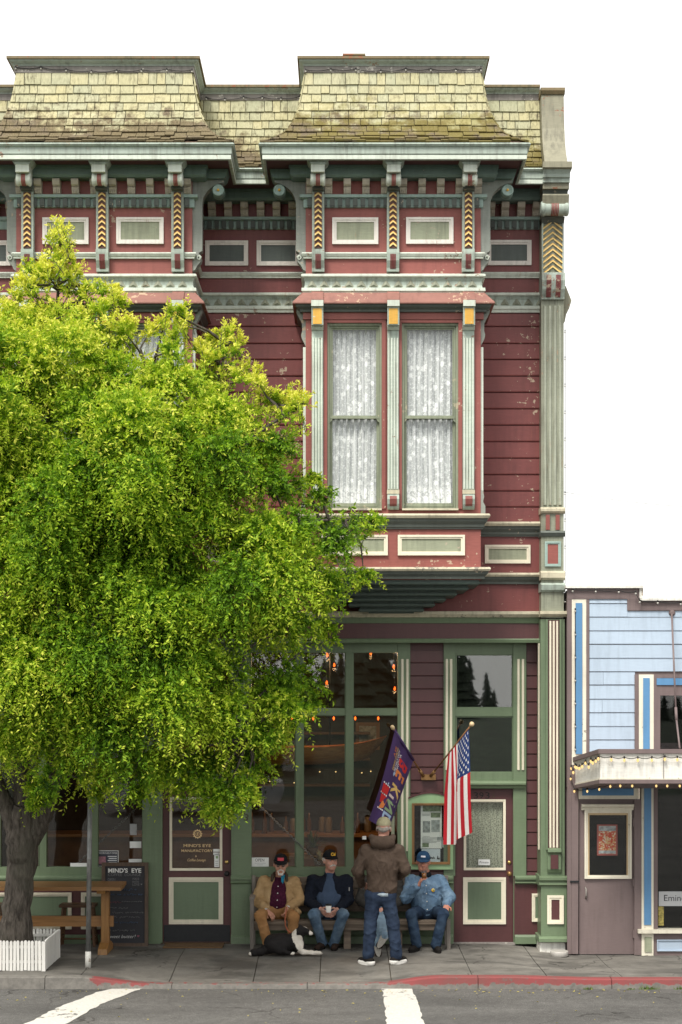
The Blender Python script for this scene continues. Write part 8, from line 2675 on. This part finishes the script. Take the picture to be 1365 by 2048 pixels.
j['chest'] = (j['shL'] + j['shR']) / 2 * 0.72 + j['pel'] * 0.28
A = frame_axes((0.10, 1, -0.12))
body_mesh(j, A, 1.05, [(j['wrL'], V3(0.06, 0.1, -0.02), V3(0.5, 0, -1), 1, (0.5, 0.6)), (j['wrR'], V3(-0.06, 0.1, 0.0), V3(-0.5, 0, -1), -1, (0.5, 0.6))], 'skin_pink', m5)
s = SDF(0.0105)
hemz = Z(1786, SYm)
for q in (-1, 1):
    dx = V3(0.062 * q, 0, 0)
    lowp = V3(X(765, SYm), SYm, hemz + 0.085) + dx * 1.05
    s.cone(lowp, j['chest'] + dx * 1.15, 0.118, 0.135, 0.06)
    s.cone(lowp - V3(0, 0, 0.05), lowp, 0.112, 0.118, 0.03)
for q in 'LR':
    s.cone(j['chest'] + V3(0, 0, 0.05), j['sh' + q], 0.12, 0.085, 0.05)
    s.chain([j['sh' + q], j['el' + q], j['wr' + q]], [0.083, 0.072, 0.055], 0.035)
s.cone(j['chest'], j['neck'] - V3(0, 0, 0.06), 0.13, 0.09, 0.06)
s.ell(V3(X(763, SYm), SYm, hemz - 0.12), (0.4, 0.4, 0.12), None, 0.01, 's')
np_obj('jacket', s.mesh(0.011, 0.10, 41, (0.9, 0.7, 1.3)), 'brown_jacket', m5, 1)
s = SDF(0.009)
hc = j['neck'] + V3(0.0, -0.05, 0.02)
for k in range(9):
    a0 = math.pi * (k / 9) ; a1 = math.pi * ((k + 1) / 9)
    f_ = lambda a: hc + V3(0.135 * math.cos(a), -0.085 * math.sin(a) + 0.05, 0.02 - 0.035 * math.sin(a))
    s.cone(f_(a0), f_(a1), 0.036, 0.036, 0.03)
s.ell(hc + V3(0, -0.035, -0.045), (0.155, 0.085, 0.085), None, 0.04)
s.ell(hc + V3(0, 0.05, 0.05), (0.085, 0.09, 0.07), None, 0.03, 's')
np_obj('hood', s.mesh(0.004, 0.07, 44), 'brown_jacket', m5, 1)
s = SDF(0.0105)
s.cone(j['hipL'] + V3(0.01, 0, 0.02), j['hipR'] + V3(-0.01, 0, 0.02), 0.118, 0.118, 0.05)
for q in 'LR': s.chain([j['hip' + q], j['kn' + q], j['an' + q] + V3(0, 0, -0.02)], [0.098, 0.080, 0.076], 0.03)
np_obj('trousers', s.mesh(0.007, 0.11, 47, (0.8, 0.6, 1.3)), 'dark_jeans', m5, 1)
MB().tube([V3(X(752, SYm), SYm - 0.085, hemz - 0.005), V3(X(765, SYm), SYm - 0.098, hemz - 0.012), V3(X(776, SYm), SYm - 0.095, hemz - 0.01)], 0.026, 8).build('shirt_tail', 'grey_tee', m5)
cap(j['head'], A, 1.06, 'cap_khaki', m5)
P = PH(j, A, 1.05)
s = SDF(0.008)
s.ell(P(0, -0.075, -0.005), (0.068, 0.032, 0.05), A, 0.01)
for q in (-1, 1): s.ell(P(q * 0.074, -0.03, 0.0), (0.014, 0.04, 0.035), A, 0.01)
np_obj('hair', s.mesh(0.002, 0.02, 5), 'hair_grey', m5, 0)
for q in 'LR':
    shoe(j['an' + q], j['foot' + q], 'boot_black', 'sole_white', m5, h=0.03, name='sneaker', w=0.050)
    a, b = j['an' + q], j['foot' + q]
    d = (b - a); d.z = 0; d.normalize()
    s = SDF(0.008)
    g = gz(a.x, a.y)
    s.cone(V3(a.x, a.y, g + 0.036) - d * 0.05, V3(b.x, b.y, g + 0.030) - d * 0.01, 0.0535, 0.047, 0.02)
    s.ell(V3(a.x, a.y, g - 0.10), (0.4, 0.4, 0.101), None, 0.004, 's')
    s.ell(V3(a.x, a.y, g + 0.16), (0.4, 0.4, 0.108), None, 0.004, 's')
    np_obj('sneaker_side', s.mesh(), 'sole_white', m5, 1)

# ------------------------------------------------------------------ the dog
dog = thing('dog', 'black and white collie lying on the pavement with head raised', 'dog')
DYv = -0.86
def Q(px, py, dy=0.0): return J(px, py, DYv + dy)
s = SDF(0.0095)
s.cone(Q(547, 1887), Q(566, 1888), 0.125, 0.12, 0.05)
s.cone(Q(566, 1886), Q(590, 1886), 0.12, 0.105, 0.06)
s.cone(Q(549, 1889, -0.07), Q(560, 1898, -0.13), 0.10, 0.075, 0.05)
s.cone(Q(560, 1900, -0.14), Q(575, 1905, -0.16), 0.042, 0.026, 0.03)
s.cone(Q(575, 1906, -0.16), Q(587, 1907, -0.17), 0.024, 0.022, 0.02)
s.cone(Q(588, 1884, -0.02), Q(598, 1868, -0.04), 0.098, 0.078, 0.05)
s.cone(Q(598, 1890, -0.03), Q(604, 1897, -0.05), 0.078, 0.055, 0.04)
s.ell(Q(606, 1861, -0.05), (0.062, 0.055, 0.056), None, 0.03)
s.cone(Q(611, 1862, -0.05), Q(622, 1866.5, -0.06), 0.042, 0.026, 0.025)
s.cone(Q(620, 1867, -0.06), Q(624.5, 1867, -0.06), 0.024, 0.019, 0.015)
for dy in (0.0, -0.10):
    s.cone(Q(601, 1852, -0.05 + dy * 0.55 + 0.02), Q(597, 1866, -0.06 + dy * 0.75 + 0.01), 0.020, 0.022, 0.02)
for dy, ex in ((-0.10, 642), (0.02, 634)):
    s.chain([Q(597, 1895, dy), Q(606, 1904, dy), Q(624, 1905.5, dy - 0.01), Q(ex, 1906, dy - 0.02)], [0.055, 0.036, 0.028, 0.027], 0.02)
s.chain([Q(535, 1899, -0.02), Q(522, 1903, -0.08), Q(508, 1905, -0.12), Q(500, 1908, -0.13)], [0.06, 0.048, 0.042, 0.018], 0.03)
V, Fc = s.mesh(0.004, 0.045, 61)
V[:, 2] = np.maximum(V[:, 2], 0.001)
t = NT('collie_fur')
at = t.n('ShaderNodeAttribute'); at.attribute_name = 'white'
n = t.noise(t.pos((1, 1, 1)), 60, 5, 0.7)
n2 = t.noise(t.pos(), 14, 4)
m = t.ramp(t.math('ADD', at.outputs['Fac'], t.ramp(n, 0.3, 0.7, -0.2, 0.2)), 0.42, 0.58)
blk = t.mix(n2, (0.006, 0.006, 0.007, 1), (0.022, 0.019, 0.018, 1))
wht = t.mix(n2, (0.62, 0.56, 0.47, 1), (0.78, 0.74, 0.67, 1))
t.bsdf(t.mix(m, blk, wht), 0.75, spec=0.2, bump=n, bstr=0.6, bdist=0.012)
MATS['collie_fur'] = t.m
db = np_obj('body', (V, Fc), 'collie_fur', dog, 1)
co = np.zeros(len(db.data.vertices) * 3, np.float32); db.data.vertices.foreach_get('co', co); co = co.reshape(-1, 3)
wh = np.zeros(len(co))
def region(c, r, soft=0.25):
    d = np.sqrt((((co - np.array(c)) / np.array(r)) ** 2).sum(1))
    return np.clip((1 + soft - d) / (2 * soft), 0, 1)
for c, r in ((Q(600, 1889, -0.10), (0.052, 0.14, 0.075)), (Q(589, 1868, -0.08), (0.03, 0.13, 0.11)), (Q(597, 1880, -0.10), (0.06, 0.09, 0.07)), (Q(622, 1905, -0.05), (0.17, 0.2, 0.05)), (Q(604, 1903, -0.05), (0.06, 0.2, 0.05)), (Q(624, 1866, -0.06), (0.038, 0.1, 0.045)), (Q(615, 1853, -0.05), (0.05, 0.02, 0.022)), (Q(588, 1908, -0.17), (0.04, 0.05, 0.03)), (Q(500, 1908, -0.13), (0.025, 0.05, 0.03))):
    wh = np.maximum(wh, region(c, r))
a_ = db.data.attributes.new('white', 'FLOAT', 'POINT')
a_.data.foreach_set('value', wh.astype(np.float32))
MB().lathe([(0.006, -0.006), (0.012, 0.0), (0.010, 0.008), (0.002, 0.011)], Q(626.5, 1866, -0.06), (1, -0.1, 0), 10).build('nose', 'black_iron', dog)
for dy in (-0.085, -0.015):
    MB().lathe([(0.002, -0.006), (0.008, 0.0), (0.006, 0.005), (0.001, 0.007)], Q(613.5, 1859, dy), (0.6, -0.6 if dy < -0.05 else 0.6, 0.2), 8).build('eye', 'lens_dark', dog)
plain('leash_red', (0.30, 0.085, 0.04, 1), 0.6)
hand_p = J(573, 1822, -0.46)
MB().tube([hand_p + V3(0.0, 0.01, 0.05), hand_p, J(570.5, 1838, -0.60), J(571.5, 1852, -0.72), Q(576, 1861, -0.09), Q(582, 1866, -0.10)], 0.0085, 6).build('strap', 'leash_red', None)
ls = bpy.data.objects['strap']; ls.name = 'dog_leash'
tag(ls, 'reddish leather dog leash running from hand to collie', 'leash')
